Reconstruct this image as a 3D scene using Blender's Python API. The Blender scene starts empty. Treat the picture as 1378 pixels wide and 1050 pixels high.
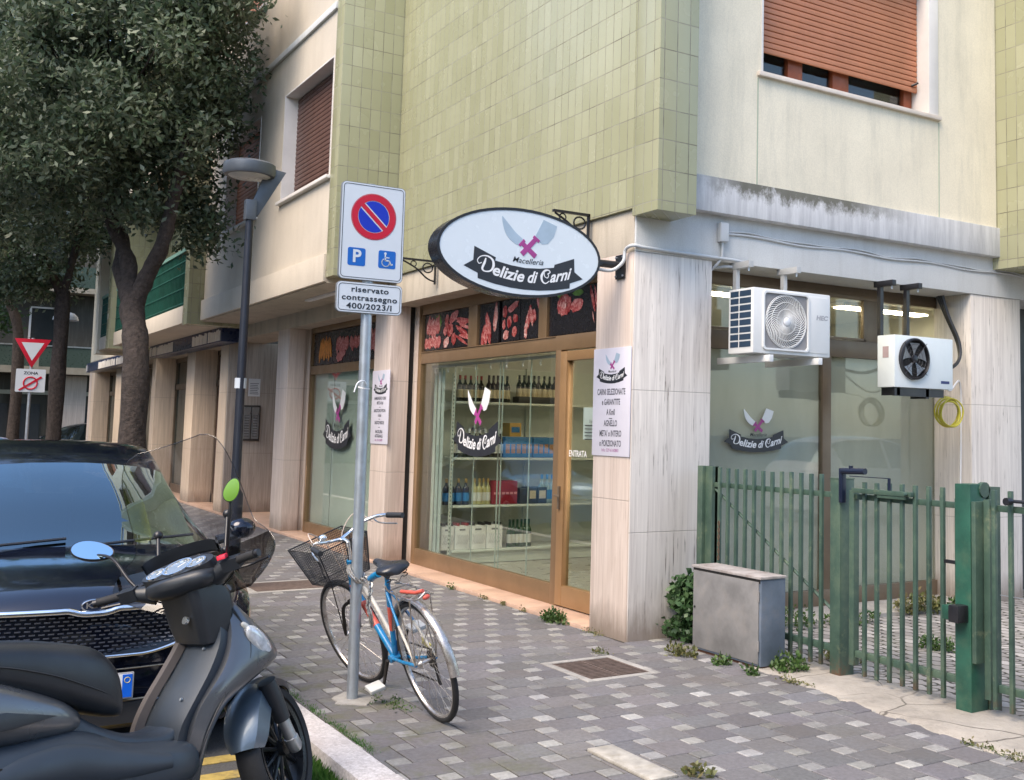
import bpy, bmesh, math, random
import numpy as np
from mathutils import Vector, Matrix
from math import sin, cos, pi, radians, sqrt

# ------------------------------------------------------------------ camera
S = bpy.context.scene
def look(yaw, pitch, roll):
    cp, sp = cos(pitch), sin(pitch)
    f = Vector((sin(yaw)*cp, cos(yaw)*cp, sp)); r = Vector((cos(yaw), -sin(yaw), 0)); u = r.cross(f)
    r2 = r*cos(roll)+u*sin(roll); u2 = -r*sin(roll)+u*cos(roll)
    return r2, u2, f
CAM = Vector((7.0961, -4.6406, 1.6))
cr, cu, cf = look(radians(-56.216), radians(5.081), radians(1.130))
cd = bpy.data.cameras.new('camera'); cam = bpy.data.objects.new('camera', cd); S.collection.objects.link(cam)
cam.matrix_world = Matrix(((cr.x, cu.x, -cf.x, CAM.x), (cr.y, cu.y, -cf.y, CAM.y), (cr.z, cu.z, -cf.z, CAM.z), (0, 0, 0, 1)))
cd.sensor_width = 36; cd.lens = 36*1481.03/1378; cd.shift_x = -178.1/1378; cd.shift_y = -78.8/1378
cd.clip_start = .05; cd.clip_end = 1000
S.camera = cam
# ------------------------------------------------------------------ sky and sun
SUN_EL, SUN_AZ = radians(52), radians(158)      # azimuth from +Y clockwise
w = bpy.data.worlds.new("World"); S.world = w; w.use_nodes = True
nt = w.node_tree; nt.nodes.clear()
sky = nt.nodes.new('ShaderNodeTexSky'); sky.sky_type = 'NISHITA'; sky.sun_disc = False
sky.sun_elevation = SUN_EL; sky.sun_rotation = SUN_AZ; sky.air_density = 1.0; sky.dust_density = 1.2; sky.ozone_density = 1.0
bg = nt.nodes.new('ShaderNodeBackground'); bg.inputs[1].default_value = .15
ow = nt.nodes.new('ShaderNodeOutputWorld'); nt.links.new(sky.outputs[0], bg.inputs[0]); nt.links.new(bg.outputs[0], ow.inputs[0])
sl = bpy.data.lights.new('sun', 'SUN'); sl.energy = 1.9; sl.angle = radians(42); sl.color = (1.0, .84, .66)
so = bpy.data.objects.new('sun', sl); S.collection.objects.link(so)
sdir = Vector((sin(SUN_AZ)*cos(SUN_EL), cos(SUN_AZ)*cos(SUN_EL), sin(SUN_EL)))
so.rotation_euler = sdir.to_track_quat('Z', 'Y').to_euler(); so.location = (0, -20, 30)
S.view_settings.view_transform = 'Standard'; S.view_settings.look = 'None'; S.view_settings.gamma = 1
S.view_settings.exposure = 1.45
S.render.engine = 'CYCLES'
S.cycles.max_bounces = 8; S.cycles.transparent_max_bounces = 24; S.cycles.caustics_reflective = False; S.cycles.caustics_refractive = False

random.seed(7); RNG = np.random.default_rng(7)
# ------------------------------------------------------------------ materials
class NT:
    def __init__(s, m): s.t = m.node_tree; s.n = s.t.nodes
    def node(s, ty, **k):
        n = s.n.new(ty)
        for a, b in k.items():
            if a.startswith('i_'):
                key = a[2:]; key = int(key) if key.isdigit() else key.replace('_', ' ')
                if hasattr(b, 'is_output') or isinstance(b, bpy.types.NodeSocket): s.t.links.new(b, n.inputs[key])
                else: n.inputs[key].default_value = b
            else: setattr(n, a, b)
        return n
    def math(s, op, a, b=0.0, c=None, clamp=False):
        n = s.n.new('ShaderNodeMath'); n.operation = op; n.use_clamp = clamp
        for i, v in enumerate((a, b, c)):
            if v is None: continue
            if isinstance(v, bpy.types.NodeSocket): s.t.links.new(v, n.inputs[i])
            else: n.inputs[i].default_value = v
        return n.outputs[0]
    def pos(s): return s.n.new('ShaderNodeNewGeometry').outputs['Position']
    def sep(s, v):
        n = s.node('ShaderNodeSeparateXYZ', i_0=v); return n.outputs[0], n.outputs[1], n.outputs[2]
    def comb(s, x, y, z):
        n = s.n.new('ShaderNodeCombineXYZ')
        for i, v in enumerate((x, y, z)):
            if isinstance(v, bpy.types.NodeSocket): s.t.links.new(v, n.inputs[i])
            else: n.inputs[i].default_value = v
        return n.outputs[0]
    def noise(s, vec, scale, detail=4, rough=.55, dist=0):
        n = s.node('ShaderNodeTexNoise', i_Vector=vec, i_Scale=scale, i_Detail=detail, i_Roughness=rough, i_Distortion=dist); return n.outputs[0]
    def scalev(s, vec, sx, sy, sz):
        n = s.n.new('ShaderNodeVectorMath'); n.operation = 'MULTIPLY'; s.t.links.new(vec, n.inputs[0]); n.inputs[1].default_value = (sx, sy, sz); return n.outputs[0]
    def ramp(s, fac, stops):
        n = s.n.new('ShaderNodeValToRGB'); s.t.links.new(fac, n.inputs[0]); e = n.color_ramp.elements
        while len(e) < len(stops): e.new(.5)
        for k, (p, c) in zip(e, stops): k.position = p; k.color = (*c, 1) if len(c) == 3 else c
        return n.outputs[0]
    def mix(s, fac, a, b, mode='MIX'):
        n = s.n.new('ShaderNodeMix'); n.data_type = 'RGBA'; n.blend_type = mode
        for i, v in ((0, fac), (6, a), (7, b)):
            if isinstance(v, bpy.types.NodeSocket): s.t.links.new(v, n.inputs[i])
            elif i == 0: n.inputs[0].default_value = v
            else: n.inputs[i].default_value = (*v, 1)
        return n.outputs[2]
    def mr(s, v, a, b, c=0, d=1):
        n = s.node('ShaderNodeMapRange', i_0=v, i_1=a, i_2=b, i_3=c, i_4=d); return n.outputs[0]
    def bump(s, h, strength=.2, dist=.01):
        n = s.node('ShaderNodeBump', i_Height=h, i_Strength=strength, i_Distance=dist); return n.outputs[0]
def newmat(name):
    m = bpy.data.materials.new(name); m.use_nodes = True; m.node_tree.nodes.clear(); g = NT(m)
    p = g.n.new('ShaderNodeBsdfPrincipled'); o = g.n.new('ShaderNodeOutputMaterial'); g.t.links.new(p.outputs[0], o.inputs[0])
    return m, g, p, o
def put(g, p, key, v):
    if isinstance(v, bpy.types.NodeSocket): g.t.links.new(v, p.inputs[key])
    elif isinstance(v, tuple): p.inputs[key].default_value = (*v, 1)
    else: p.inputs[key].default_value = v
MC = {}
def M(name, col, rough=.6, metal=0, var=.12, sc=5, bump=.15, bs=60, coat=0, dirt=None, dirtamt=.5, em=0, local=True, bd=.002):
    if name in MC: return MC[name]
    m, g, p, o = newmat(name)
    v = g.n.new('ShaderNodeTexCoord').outputs['Object'] if local else g.pos()
    n1 = g.noise(v, sc, 5, .6)
    lo = tuple(c*(1-var) for c in col); hi = tuple(min(1, c*(1+var)) for c in col)
    c = g.ramp(n1, [(.3, lo), (.7, hi)])
    if dirt:
        n2 = g.noise(v, sc*.7+1.3, 8, .7)
        c = g.mix(g.mr(n2, .5, .7, 0, dirtamt), c, dirt)
    put(g, p, 'Base Color', c)
    n3 = g.noise(v, sc*3, 3)
    put(g, p, 'Roughness', g.mr(n3, .3, .7, max(0.02, rough-.06), min(1, rough+.08)))
    p.inputs['Metallic'].default_value = metal
    if coat: p.inputs['Coat Weight'].default_value = coat; p.inputs['Coat Roughness'].default_value = .06
    if bump: put(g, p, 'Normal', g.bump(g.noise(v, bs, 5, .65), bump, bd))
    if em: p.inputs['Emission Color'].default_value = (*col, 1); p.inputs['Emission Strength'].default_value = em
    MC[name] = m; return m
def travertine(name, c1, c2, pits, pitamt, joints=(1.05, 2.1)):
    m, g, p, o = newmat(name); P = g.pos(); x, y, z = g.sep(P)
    v = g.comb(g.math('MULTIPLY', x, 1), g.math('MULTIPLY', y, 1), g.math('MULTIPLY', z, .035))
    warp = g.noise(g.scalev(P, 1, 1, .35), 2.2, 4)
    st = g.noise(v, 17, 5, .6, 2.0)
    st2 = g.noise(v, 75, 4, .7)
    c = g.ramp(st, [(.25, tuple(a*.84 for a in c2)), (.42, c2), (.58, c1), (.75, tuple(min(1, a*1.12) for a in c1))])
    c = g.mix(g.mr(warp, .42, .68, 0, .4), c, tuple(a*.92 for a in c2))
    pit = g.mr(st2, .585, .66, 0, 1)
    pm = g.math('MULTIPLY', pit, g.mr(g.noise(g.scalev(P, 1, 1, .5), 5, 4), .42, .6, 0, pitamt), clamp=True)
    c = g.mix(pm, c, pits)
    jz = None
    for j in joints:
        d = g.math('ABSOLUTE', g.math('SUBTRACT', z, j)); k = g.mr(d, .002, .005, 1, 0)
        jz = k if jz is None else g.math('MAXIMUM', jz, k)
    c = g.mix(g.math('MULTIPLY', jz, .55), c, tuple(a*.5 for a in c2))
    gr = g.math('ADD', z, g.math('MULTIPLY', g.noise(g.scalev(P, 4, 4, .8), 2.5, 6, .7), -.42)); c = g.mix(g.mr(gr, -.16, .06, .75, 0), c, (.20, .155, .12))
    put(g, p, 'Base Color', c); p.inputs['Roughness'].default_value = .55
    h = g.math('SUBTRACT', g.math('MULTIPLY', st2, .4), g.math('ADD', pm, jz))
    put(g, p, 'Normal', g.bump(h, .35, .006)); return m
def tilemat(name, ca, cb, off=0.0):
    m, g, p, o = newmat(name); P = g.pos(); x, y, z = g.sep(P)
    u = g.math('ADD', g.math('ADD', x, y), .0+off)
    # all tile faces are axis planes, so x+y runs along each of them
    v = g.comb(u, g.math('SUBTRACT', z, 3.3275-.235), 0)
    b = g.node('ShaderNodeTexBrick', offset=0.0, squash=1.0, i_Vector=v, i_Color1=(0, 0, 0, 1), i_Color2=(1, 1, 1, 1), i_Mortar=(.5, .5, .5, 1), i_Scale=1.0, i_Mortar_Size=.0042, i_Mortar_Smooth=.15, i_Bias=0.0, i_Brick_Width=.12, i_Row_Height=.2352)
    tv = g.ramp(b.outputs[0], [(0, ca), (1, cb)])
    n = g.noise(P, .9, 4); c = g.mix(g.mr(n, .35, .7, 0, .4), tv, tuple(a*.86 for a in ca))
    gl = g.noise(P, 2.6, 6, .7)
    c = g.mix(b.outputs[1], c, g.ramp(gl, [(.35, (.16, .145, .10)), (.6, (.32, .31, .23))]))
    put(g, p, 'Base Color', c)
    put(g, p, 'Roughness', g.math('ADD', g.math('MULTIPLY', b.outputs[1], .5), g.mr(g.noise(P, 3, 3), .3, .7, .20, .30)))
    h = g.math('SUBTRACT', g.math('MULTIPLY', g.noise(P, 4, 2), .25), b.outputs[1])
    tilt = g.math('MULTIPLY', b.outputs[0], .15)
    put(g, p, 'Normal', g.bump(g.math('ADD', h, tilt), .35, .006)); return m
def plaster(name, col, stain=(.3, .3, .27), samt=.25, sc=1.2, bump=.25):
    m, g, p, o = newmat(name); P = g.pos()
    n = g.noise(P, sc, 6, .65); fine = g.noise(P, 90, 2, .6)
    st = g.noise(g.scalev(P, 3.2, 3.2, .45), 1.6, 6, .7)
    c = g.ramp(n, [(.3, tuple(a*.9 for a in col)), (.7, tuple(min(1, a*1.05) for a in col))])
    c = g.mix(g.mr(st, .48, .78, 0, samt), c, stain)
    c = g.mix(.10, c, g.ramp(fine, [(.4, (.25, .25, .25)), (.6, (1, 1, 1))]), 'MULTIPLY')
    put(g, p, 'Base Color', c); p.inputs['Roughness'].default_value = .85
    put(g, p, 'Normal', g.bump(fine, bump, .004)); return m
def glassmat(name, tint=(.85, .9, .88), refl=1.0, ior=1.5, trans=1.0, gc=(1, 1, 1)):
    m, g, p, o = newmat(name); g.n.remove(p)
    t = g.node('ShaderNodeBsdfTransparent'); t.inputs[0].default_value = (*tint, 1)
    gl = g.node('ShaderNodeBsdfGlossy'); gl.inputs['Roughness'].default_value = .01; gl.inputs[0].default_value = (*gc, 1)
    lw = g.node('ShaderNodeLayerWeight', i_Blend=.5); f0 = ((ior-1)/(ior+1))**2
    fr = g.math('ADD', g.math('MULTIPLY', g.math('POWER', lw.outputs['Facing'], 5.0), 1-f0), f0)
    mx = g.node('ShaderNodeMixShader'); g.t.links.new(g.math('MULTIPLY', fr, refl, clamp=True), mx.inputs[0])
    g.t.links.new(t.outputs[0], mx.inputs[1]); g.t.links.new(gl.outputs[0], mx.inputs[2])
    g.t.links.new(mx.outputs[0], o.inputs[0]); return m

WHITE = M('white paint', (.78, .78, .78), .4, var=.04)
OFFW = M('off white enamel', (.62, .64, .60), .45, var=.06)
BLACK = M('black enamel', (.015, .015, .018), .35, var=.2)
BLACKP = M('black plastic', (.022, .023, .026), .5, var=.2, bump=.1)
RUBBER = M('rubber', (.018, .018, .019), .75, var=.25, bump=.3)
DARK = M('dark gap', (.012, .011, .010), .9)
CHROME = M('chrome', (.88, .89, .90), .12, 1, var=.06, bump=0)
STEEL = M('galvanised steel', (.40, .44, .48), .42, .7, var=.14, sc=9, bump=.1, dirt=(.30, .27, .23), dirtamt=.35)
ALU = M('brushed aluminium', (.55, .57, .58), .32, .9, var=.06)
BRONZE = M('bronze anodised frame', (.235, .150, .080), .36, .35, var=.14, sc=2.5, bump=.05, local=False)
BRONZEL = M('light bronze door frame', (.33, .195, .090), .36, .3, var=.12, sc=2.5, bump=.05, local=False)
BRONZED = M('dark bronze frame', (.17, .128, .088), .4, .4, var=.15, sc=2.5, bump=.05, local=False)
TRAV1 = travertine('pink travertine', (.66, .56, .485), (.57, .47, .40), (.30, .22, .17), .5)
TRAV2 = travertine('weathered travertine', (.70, .65, .59), (.60, .55, .50), (.13, .10, .08), .95, (.81, 1.9))
TRAVSUN = travertine('sunlit travertine', (.74, .60, .46), (.64, .51, .38), (.30, .22, .17), .4)  # warm sunlight on the far piers is put into this stone colour
TRAVG = travertine('grey travertine', (.52, .45, .38), (.40, .335, .28), (.12, .09, .07), .5)
SILL = M('pink marble sill', (.56, .38, .28), .35, var=.14, sc=3, bump=.1, dirt=(.26, .21, .17), dirtamt=.35, local=False)
MARB = M('white marble', (.70, .67, .63), .4, var=.08, sc=3, local=False)
TILE = tilemat('green glazed tile', (.365, .362, .222), (.435, .43, .282))
PLB = plaster('cream plaster', (.80, .73, .57), (.40, .39, .32), .48)
PLW = plaster('warm plaster', (.60, .53, .43), (.45, .38, .29), .35)
PLC = plaster('grey painted lintel', (.60, .61, .60), (.34, .33, .30), .35)
PLG = plaster('stained beige lintel', (.50, .44, .35), (.17, .14, .10), .55)
GLASS = glassmat('shop glass', (.86, .90, .87), 1.15, 1.5)
GLASSD = glassmat('dark car glass', (.22, .25, .26), 4.2, 1.55, gc=(.72, .92, 1.0))  # blue of the sky put into the reflection colour, reflection boosted
SCREEN = glassmat('smoked windscreen plastic', (.88, .88, .89), 1.1, 1.45)

# ------------------------------------------------------------------ mesh helpers
def link(o): S.collection.objects.link(o); return o
def accloc(p):
    v = Vector((0, 0, 0))
    while p is not None:
        v += p.location; p = p.parent
    return v
def tag(o, label=None, cat=None, group=None, kind=None):
    if label: o['label'] = label
    if cat: o['category'] = cat
    if group: o['group'] = group
    if kind: o['kind'] = kind
    return o
def thing(name, label, cat, loc=(0, 0, 0), group=None, mat=None):
    o = link(bpy.data.objects.new(name, None)); o.empty_display_size = .1
    if mat is not None: o.matrix_world = mat; o['localframe'] = 1
    else: o.location = loc
    return tag(o, label, cat, group)
def frameof(p):
    while p is not None:
        if 'localframe' in p: return True
        p = p.parent
    return False
class MB:
    def __init__(s): s.v = []; s.f = []; s.m = []; s.cols = None
    def add(s, vs, fs, mi=0):
        b = len(s.v); s.v.extend([tuple(p) for p in vs])
        for f in fs: s.f.append(tuple(i+b for i in f)); s.m.append(mi)
        return s
    def box(s, x0, x1, y0, y1, z0, z1, mi=0):
        return s.add([(x0, y0, z0), (x1, y0, z0), (x1, y1, z0), (x0, y1, z0), (x0, y0, z1), (x1, y0, z1), (x1, y1, z1), (x0, y1, z1)],
              [(0, 3, 2, 1), (4, 5, 6, 7), (0, 1, 5, 4), (1, 2, 6, 5), (2, 3, 7, 6), (3, 0, 4, 7)], mi)
    def obox(s, c, ax, ay, az, mi=0):
        c = Vector(c); ax = Vector(ax); ay = Vector(ay); az = Vector(az)
        vs = [c+i*ax+j*ay+k*az for k in (-1, 1) for i, j in ((-1, -1), (1, -1), (1, 1), (-1, 1))]
        return s.add(vs, [(0, 3, 2, 1), (4, 5, 6, 7), (0, 1, 5, 4), (1, 2, 6, 5), (2, 3, 7, 6), (3, 0, 4, 7)], mi)
    def tube(s, pts, r, n=8, cap=True, closed=False, mi=0, flat=None):
        pts = [Vector(p) for p in pts]; N = len(pts)
        if not hasattr(r, '__len__'): r = [r]*N
        rings = []; prev = None
        for i, p in enumerate(pts):
            if closed: t = pts[(i+1) % N]-pts[i-1]
            else: t = (pts[min(i+1, N-1)]-pts[max(i-1, 0)])
            t.normalize()
            if prev is None:
                a = Vector((0, 0, 1)) if abs(t.z) < .9 else Vector((1, 0, 0))
                u = t.cross(a).normalized()
            else:
                u = prev-t*prev.dot(t)
                u = u.normalized() if u.length > 1e-6 else t.orthogonal().normalized()
            prev = u; w_ = t.cross(u); k = flat if flat else 1
            rings.append([p+(u*cos(2*pi*j/n)+w_*sin(2*pi*j/n)*k)*r[i] for j in range(n)])
        return s.loft(rings, cap=cap and not closed, closed=closed, mi=mi)
    def loft(s, rings, cap=True, closed=False, ringclosed=True, mi=0):
        n = len(rings[0]); vs = [p for r_ in rings for p in r_]; fs = []
        R = len(rings)
        for i in range(R if closed else R-1):
            a = i*n; b = ((i+1) % R)*n
            for j in range(n if ringclosed else n-1):
                k = (j+1) % n; fs.append((a+j, a+k, b+k, b+j))
        if cap: fs.append(tuple(range(n))[::-1]); fs.append(tuple((R-1)*n+j for j in range(n)))
        return s.add(vs, fs, mi)
    def lathe(s, prof, o=(0, 0, 0), ax=(0, 0, 1), n=16, mi=0, cap=True):
        o = Vector(o); ax = Vector(ax).normalized(); u = ax.orthogonal().normalized(); w_ = ax.cross(u)
        return s.loft([[o+ax*h+(u*cos(2*pi*j/n)+w_*sin(2*pi*j/n))*max(r, 1e-4) for j in range(n)] for r, h in prof], cap=cap, mi=mi)
    def ball(s, c, rx, ry=None, rz=None, n=12, m=8, mi=0, rot=None):
        ry = rx if ry is None else ry; rz = rx if rz is None else rz; c = Vector(c); rings = []
        for i in range(m+1):
            a = -pi/2+pi*i/m; ca = max(cos(a), .01); ring = []
            for j in range(n):
                q = Vector((rx*ca*cos(2*pi*j/n), ry*ca*sin(2*pi*j/n), rz*sin(a)))
                ring.append(c+(rot @ q if rot else q))
            rings.append(ring)
        return s.loft(rings, mi=mi)
    def prism(s, poly, fr, w0, w1, mi=0):
        """polygon in a plane frame (O,U,V,N), thickness from w0 to w1 along N"""
        O, U, V, N = fr; a = [O+U*p[0]+V*p[1]+N*w0 for p in poly]; b = [O+U*p[0]+V*p[1]+N*w1 for p in poly]; n = len(poly)
        return s.add(a+b, [tuple(range(n))[::-1], tuple(range(n, 2*n))]+[(i, (i+1) % n, n+(i+1) % n, n+i) for i in range(n)], mi)
    def build(s, name, mats, parent=None, smooth=None, bevel=0, origin=None, label=None, cat=None, group=None, kind=None, local=False):
        if not isinstance(mats, (list, tuple)): mats = [mats]
        V = np.array([tuple(v) for v in s.v], dtype=np.float64).reshape(-1, 3)
        if parent is not None:
            if not (local or frameof(parent)): V = V-np.array(accloc(parent))
            loc = None
        else:
            if origin is None:
                mn = V.min(0); mx = V.max(0); origin = ((mn[0]+mx[0])/2, (mn[1]+mx[1])/2, mn[2])
            V = V-np.array(origin); loc = origin
        me = bpy.data.meshes.new(name); me.from_pydata(V.tolist(), [], s.f)
        for m in mats: me.materials.append(m)
        if len(mats) > 1: me.polygons.foreach_set('material_index', s.m)
        bm = bmesh.new(); bm.from_mesh(me)
        if name not in ('crown', 'grass', 'leaves') and len(s.f) < 60000: bmesh.ops.recalc_face_normals(bm, faces=bm.faces)
        if bevel:
            bmesh.ops.remove_doubles(bm, verts=bm.verts, dist=1e-5)
            es = [e for e in bm.edges if len(e.link_faces) == 2 and e.calc_face_angle(0) > .6]
            bmesh.ops.bevel(bm, geom=es, offset=bevel, segments=2, affect='EDGES', profile=.6, clamp_overlap=True)
        bm.to_mesh(me); bm.free()
        if smooth is not None or bevel:
            me.polygons.foreach_set('use_smooth', [True]*len(me.polygons))
            me.set_sharp_from_angle(angle=radians(smooth if smooth is not None else 35))
        o = link(bpy.data.objects.new(name, me))
        if loc is not None: o.location = loc
        o.parent = parent
        return tag(o, label, cat, group, kind)
def copytree(o, parent=None):
    c = o.copy(); S.collection.objects.link(c); c.parent = parent
    for ch in list(o.children): copytree(ch, c)
    return c
def circ(c, r, n=24, a0=0, a1=2*pi, ry=None):
    ry = r if ry is None else ry
    return [(c[0]+r*cos(a0+(a1-a0)*i/(n-1 if a1-a0 < 6.28 else n)), c[1]+ry*sin(a0+(a1-a0)*i/(n-1 if a1-a0 < 6.28 else n))) for i in range(n)]
def rrect(x0, x1, y0, y1, r, n=5):
    o = []
    for cx, cy, a in ((x1-r, y0+r, -pi/2), (x1-r, y1-r, 0), (x0+r, y1-r, pi/2), (x0+r, y0+r, pi)):
        o += [(cx+r*cos(a+pi/2*i/n), cy+r*sin(a+pi/2*i/n)) for i in range(n+1)]
    return o
def smoothpts(pts, k=6, closed=False):
    P = [Vector(p) for p in pts]; out = []; N = len(P)
    rng = range(N) if closed else range(N-1)
    for i in rng:
        g = (lambda j: P[j % N]) if closed else (lambda j: P[min(max(j, 0), N-1)])
        a, b, c, d = g(i-1), g(i), g(i+1), g(i+2)
        for q in range(k):
            t = q/k; out.append(.5*((2*b)+(-a+c)*t+(2*a-5*b+4*c-d)*t*t+(-a+3*b-3*c+d)*t**3))
    if not closed: out.append(P[-1])
    return out
FR1 = lambda x, z, y=0: (Vector((x, y, z)), Vector((1, 0, 0)), Vector((0, 0, 1)), Vector((0, -1, 0)))
FR2 = lambda y, z, x=0: (Vector((x, y, z)), Vector((0, 1, 0)), Vector((0, 0, 1)), Vector((1, 0, 0)))
def textpoly(body, size, fr, xs=1, shear=0, bold=0, warp=None, space=1, w0=0, depth=.0015, align='CENTER', mb=None, mi=0):
    """lettering as thin solid relief in a plane frame"""
    c = bpy.data.curves.new('lettering', 'FONT'); c.body = body; c.size = size; c.align_x = align; c.align_y = 'CENTER'
    c.shear = shear; c.offset = bold; c.space_character = space; c.fill_mode = 'BOTH'; c.resolution_u = 4; c.extrude = 0
    o = bpy.data.objects.new('lettering', c); me = bpy.data.meshes.new_from_object(o)
    O, U, V, N = fr; mb = mb or MB(); b = len(mb.v); n = len(me.vertices)
    for v in me.vertices:
        x, y = v.co.x*xs, v.co.y
        if warp: x, y = warp(x, y)
        mb.v.append(tuple(O+U*x+V*y+N*(w0+depth)))
    for f in me.polygons: mb.f.append(tuple(i+b for i in f.vertices)); mb.m.append(mi)
    bpy.data.objects.remove(o); bpy.data.curves.remove(c); bpy.data.meshes.remove(me)
    return mb
# ================================================================== SETTING
def asphalt():
    m, g, p, o = newmat('asphalt'); P = g.pos()
    c = g.ramp(g.noise(P, 90, 4, .7), [(.3, (.035, .036, .038)), (.7, (.10, .10, .10))])
    c = g.mix(g.mr(g.noise(P, .8, 5), .4, .7, 0, .5), c, (.075, .07, .062)); put(g, p, 'Base Color', c); p.inputs['Roughness'].default_value = .85
    put(g, p, 'Normal', g.bump(g.noise(P, 120, 3), .5, .006)); return m
def ground(name, x0, x1, y0, y1, z, mat, kind='structure', t=.004):
    return MB().box(x0, x1, y0, y1, z-t, z).build(name, mat, kind=kind, origin=((x0+x1)/2, (y0+y1)/2, z))
MB().add([(-300, -300, -.12), (300, -300, -.12), (300, 300, -.12), (-300, 300, -.12)], [(0, 1, 2, 3)]).build('road', asphalt(), kind='structure', origin=(0, 0, -.12))
def soil():
    m, g, p, o = newmat('joint dirt'); P = g.pos()
    c = g.ramp(g.noise(P, 1.4, 6, .7), [(.38, (.030, .027, .023)), (.55, (.05, .045, .034)), (.68, (.04, .06, .018))]); put(g, p, 'Base Color', c); p.inputs['Roughness'].default_value = .95
    put(g, p, 'Normal', g.bump(g.noise(P, 70, 4), .7, .01)); return m
SOIL = soil()
MB().box(-60, 12, -2.70, 4.9, -.115, -.006).build('pavement_bed', SOIL, kind='structure')
# ---- basalt slabs with small pale squares between them (every slab a bevelled solid)
def slabmat():
    m, g, p, o = newmat('paving'); P = g.pos()
    a = g.node('ShaderNodeVertexColor', layer_name='Col').outputs[0]
    n = g.noise(P, 38, 4, .7); c = g.mix(.75, a, g.ramp(n, [(.3, (.62, .62, .62)), (.7, (1.2, 1.2, 1.2))]), 'MULTIPLY')
    d = g.noise(P, 1.1, 6, .68); c = g.mix(g.mr(d, .48, .72, 0, .55), c, (.115, .098, .082))
    x, y, z = g.sep(P)
    mo = g.math('MULTIPLY', g.mr(g.noise(P, 2.4, 6, .75), .50, .66, 0, 1), g.mr(y, -1.6, -2.45, 0, .85), clamp=True)
    c = g.mix(mo, c, (.10, .105, .045))
    sp = g.mr(g.noise(P, 240, 2), .66, .75, 0, .4); c = g.mix(sp, c, (.42, .41, .39))
    put(g, p, 'Base Color', c); put(g, p, 'Roughness', g.mr(g.noise(P, 20, 3), .3, .7, .55, .8))
    put(g, p, 'Normal', g.bump(g.noise(P, 90, 4, .7), .35, .004)); return m
L_, s_ = .222, .1045
def paving(x0, x1, y0, y1, keep):
    mb = MB(); cols = []
    ox, oy = 2.243, -.257
    for i in range(-110, 110):
        for j in range(-110, 110):
            cx = ox+i*L_+j*s_; cy = oy-i*s_+j*L_
            for big in (0, 1):
                h = (L_ if big else s_)/2; px = cx+(s_+L_)/2*big; py = cy+(L_-s_)/2*big
                R0 = [(px-h, px+h, py-h, py+h)]
                if not (x0 < px < x1 and y0-.2 < py < y1+.3): continue
                R1 = []
                for r in R0: R1 += keep(r)
                if not R1: continue
                dz = random.uniform(-.0016, .0016); tx = random.uniform(-.007, .007); ty = random.uniform(-.007, .007)
                if big: v = random.gauss(.148, .012); c = (v*random.uniform(.99, 1.05), v*.985, v*random.uniform(.97, 1.06))
                else: v = min(.5, max(.16, random.gauss(.265, .05))); c = (v*1.02, v, v*random.uniform(.92, .99))
                for (ax0, ax1, ay0, ay1) in R1:
                    if ax1-ax0 < .014 or ay1-ay0 < .014: continue
                    q = []
                    for ins, zz in ((.0078, 0), (.0042, -.0038), (.0042, -.012)):
                        for X_, Y_ in ((ax0+ins, ay0+ins), (ax1-ins, ay0+ins), (ax1-ins, ay1-ins), (ax0+ins, ay1-ins)): q.append((X_, Y_, dz+tx*(X_-px)+ty*(Y_-py)+zz if zz > -.01 else zz))
                    mb.add(q, [(0, 1, 2, 3)]+[(k, 4+k, 4+(k+1) % 4, (k+1) % 4) for k in range(4)]+[(4+k, 8+k, 8+(k+1) % 4, 4+(k+1) % 4) for k in range(4)]); cols += [c]*9
    o = mb.build('pavement', slabmat(), kind='structure', origin=(0, 0, 0))
    at = o.data.color_attributes.new('Col', 'FLOAT_COLOR', 'CORNER')
    arr = []
    for pl, c in zip(o.data.polygons, cols): arr += [*c, 1]*len(pl.vertices)
    at.data.foreach_set('color', arr)
def minus(r, hole):
    x0, x1, y0, y1 = r; a, b, c, d = hole
    if x1 <= a or x0 >= b or y1 <= c or y0 >= d: return [r]
    o = []
    if x0 < a: o.append((x0, a, y0, y1)); x0 = a
    if x1 > b: o.append((b, x1, y0, y1)); x1 = b
    if y0 < c: o.append((x0, x1, y0, c))
    if y1 > d: o.append((x0, x1, d, y1))
    return o
HOLES = [(.35, .99, -.93, -.365), (-4.34, -3.62, -1.84, -1.02), (2.255, 2.835, -1.705, -1.545), (-60, .004, -.032, 5), (-2, 1.3, .62, 5), (-60, 12, -3.2, -2.652), (.0, .11, .56, 1)]
def keep(r):
    L = [r]
    for h in HOLES: L = [q for k in L for q in minus(k, h)]
    return [q for q in L if (q[0]+q[1])/2 < 1.3 or (q[2]+q[3])/2 < .36-((q[0]+q[1])/2-1.3)*.08]
paving(-22, 7.5, -2.63, .7, keep)
def concmat(name, col, crack=True):
    m, g, p, o = newmat(name); P = g.pos()
    c = g.ramp(g.noise(P, 1.7, 8, .7), [(.3, tuple(a*.5 for a in col)), (.5, col), (.70, tuple(min(1, a*1.3) for a in col))])
    if crack:
        v = g.node('ShaderNodeTexVoronoi', feature='DISTANCE_TO_EDGE', i_Vector=g.mix(.12, P, g.node('ShaderNodeTexNoise', i_Vector=P, i_Scale=3.0).outputs[1], 'ADD'), i_Scale=1.9).outputs[0]
        k = g.mr(v, .005, .014, .9, 0); c = g.mix(g.math('MULTIPLY', k, g.mr(g.noise(P, 1.1, 2), .38, .5, 0, 1), clamp=True), c, (.07, .06, .05))
    c = g.mix(g.mr(g.noise(P, 45, 3, .7), .55, .75, 0, .4), c, tuple(a*.5 for a in col))
    put(g, p, 'Base Color', c); p.inputs['Roughness'].default_value = .85
    put(g, p, 'Normal', g.bump(g.noise(P, 14, 8, .75), .6, .02)); return m
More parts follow.
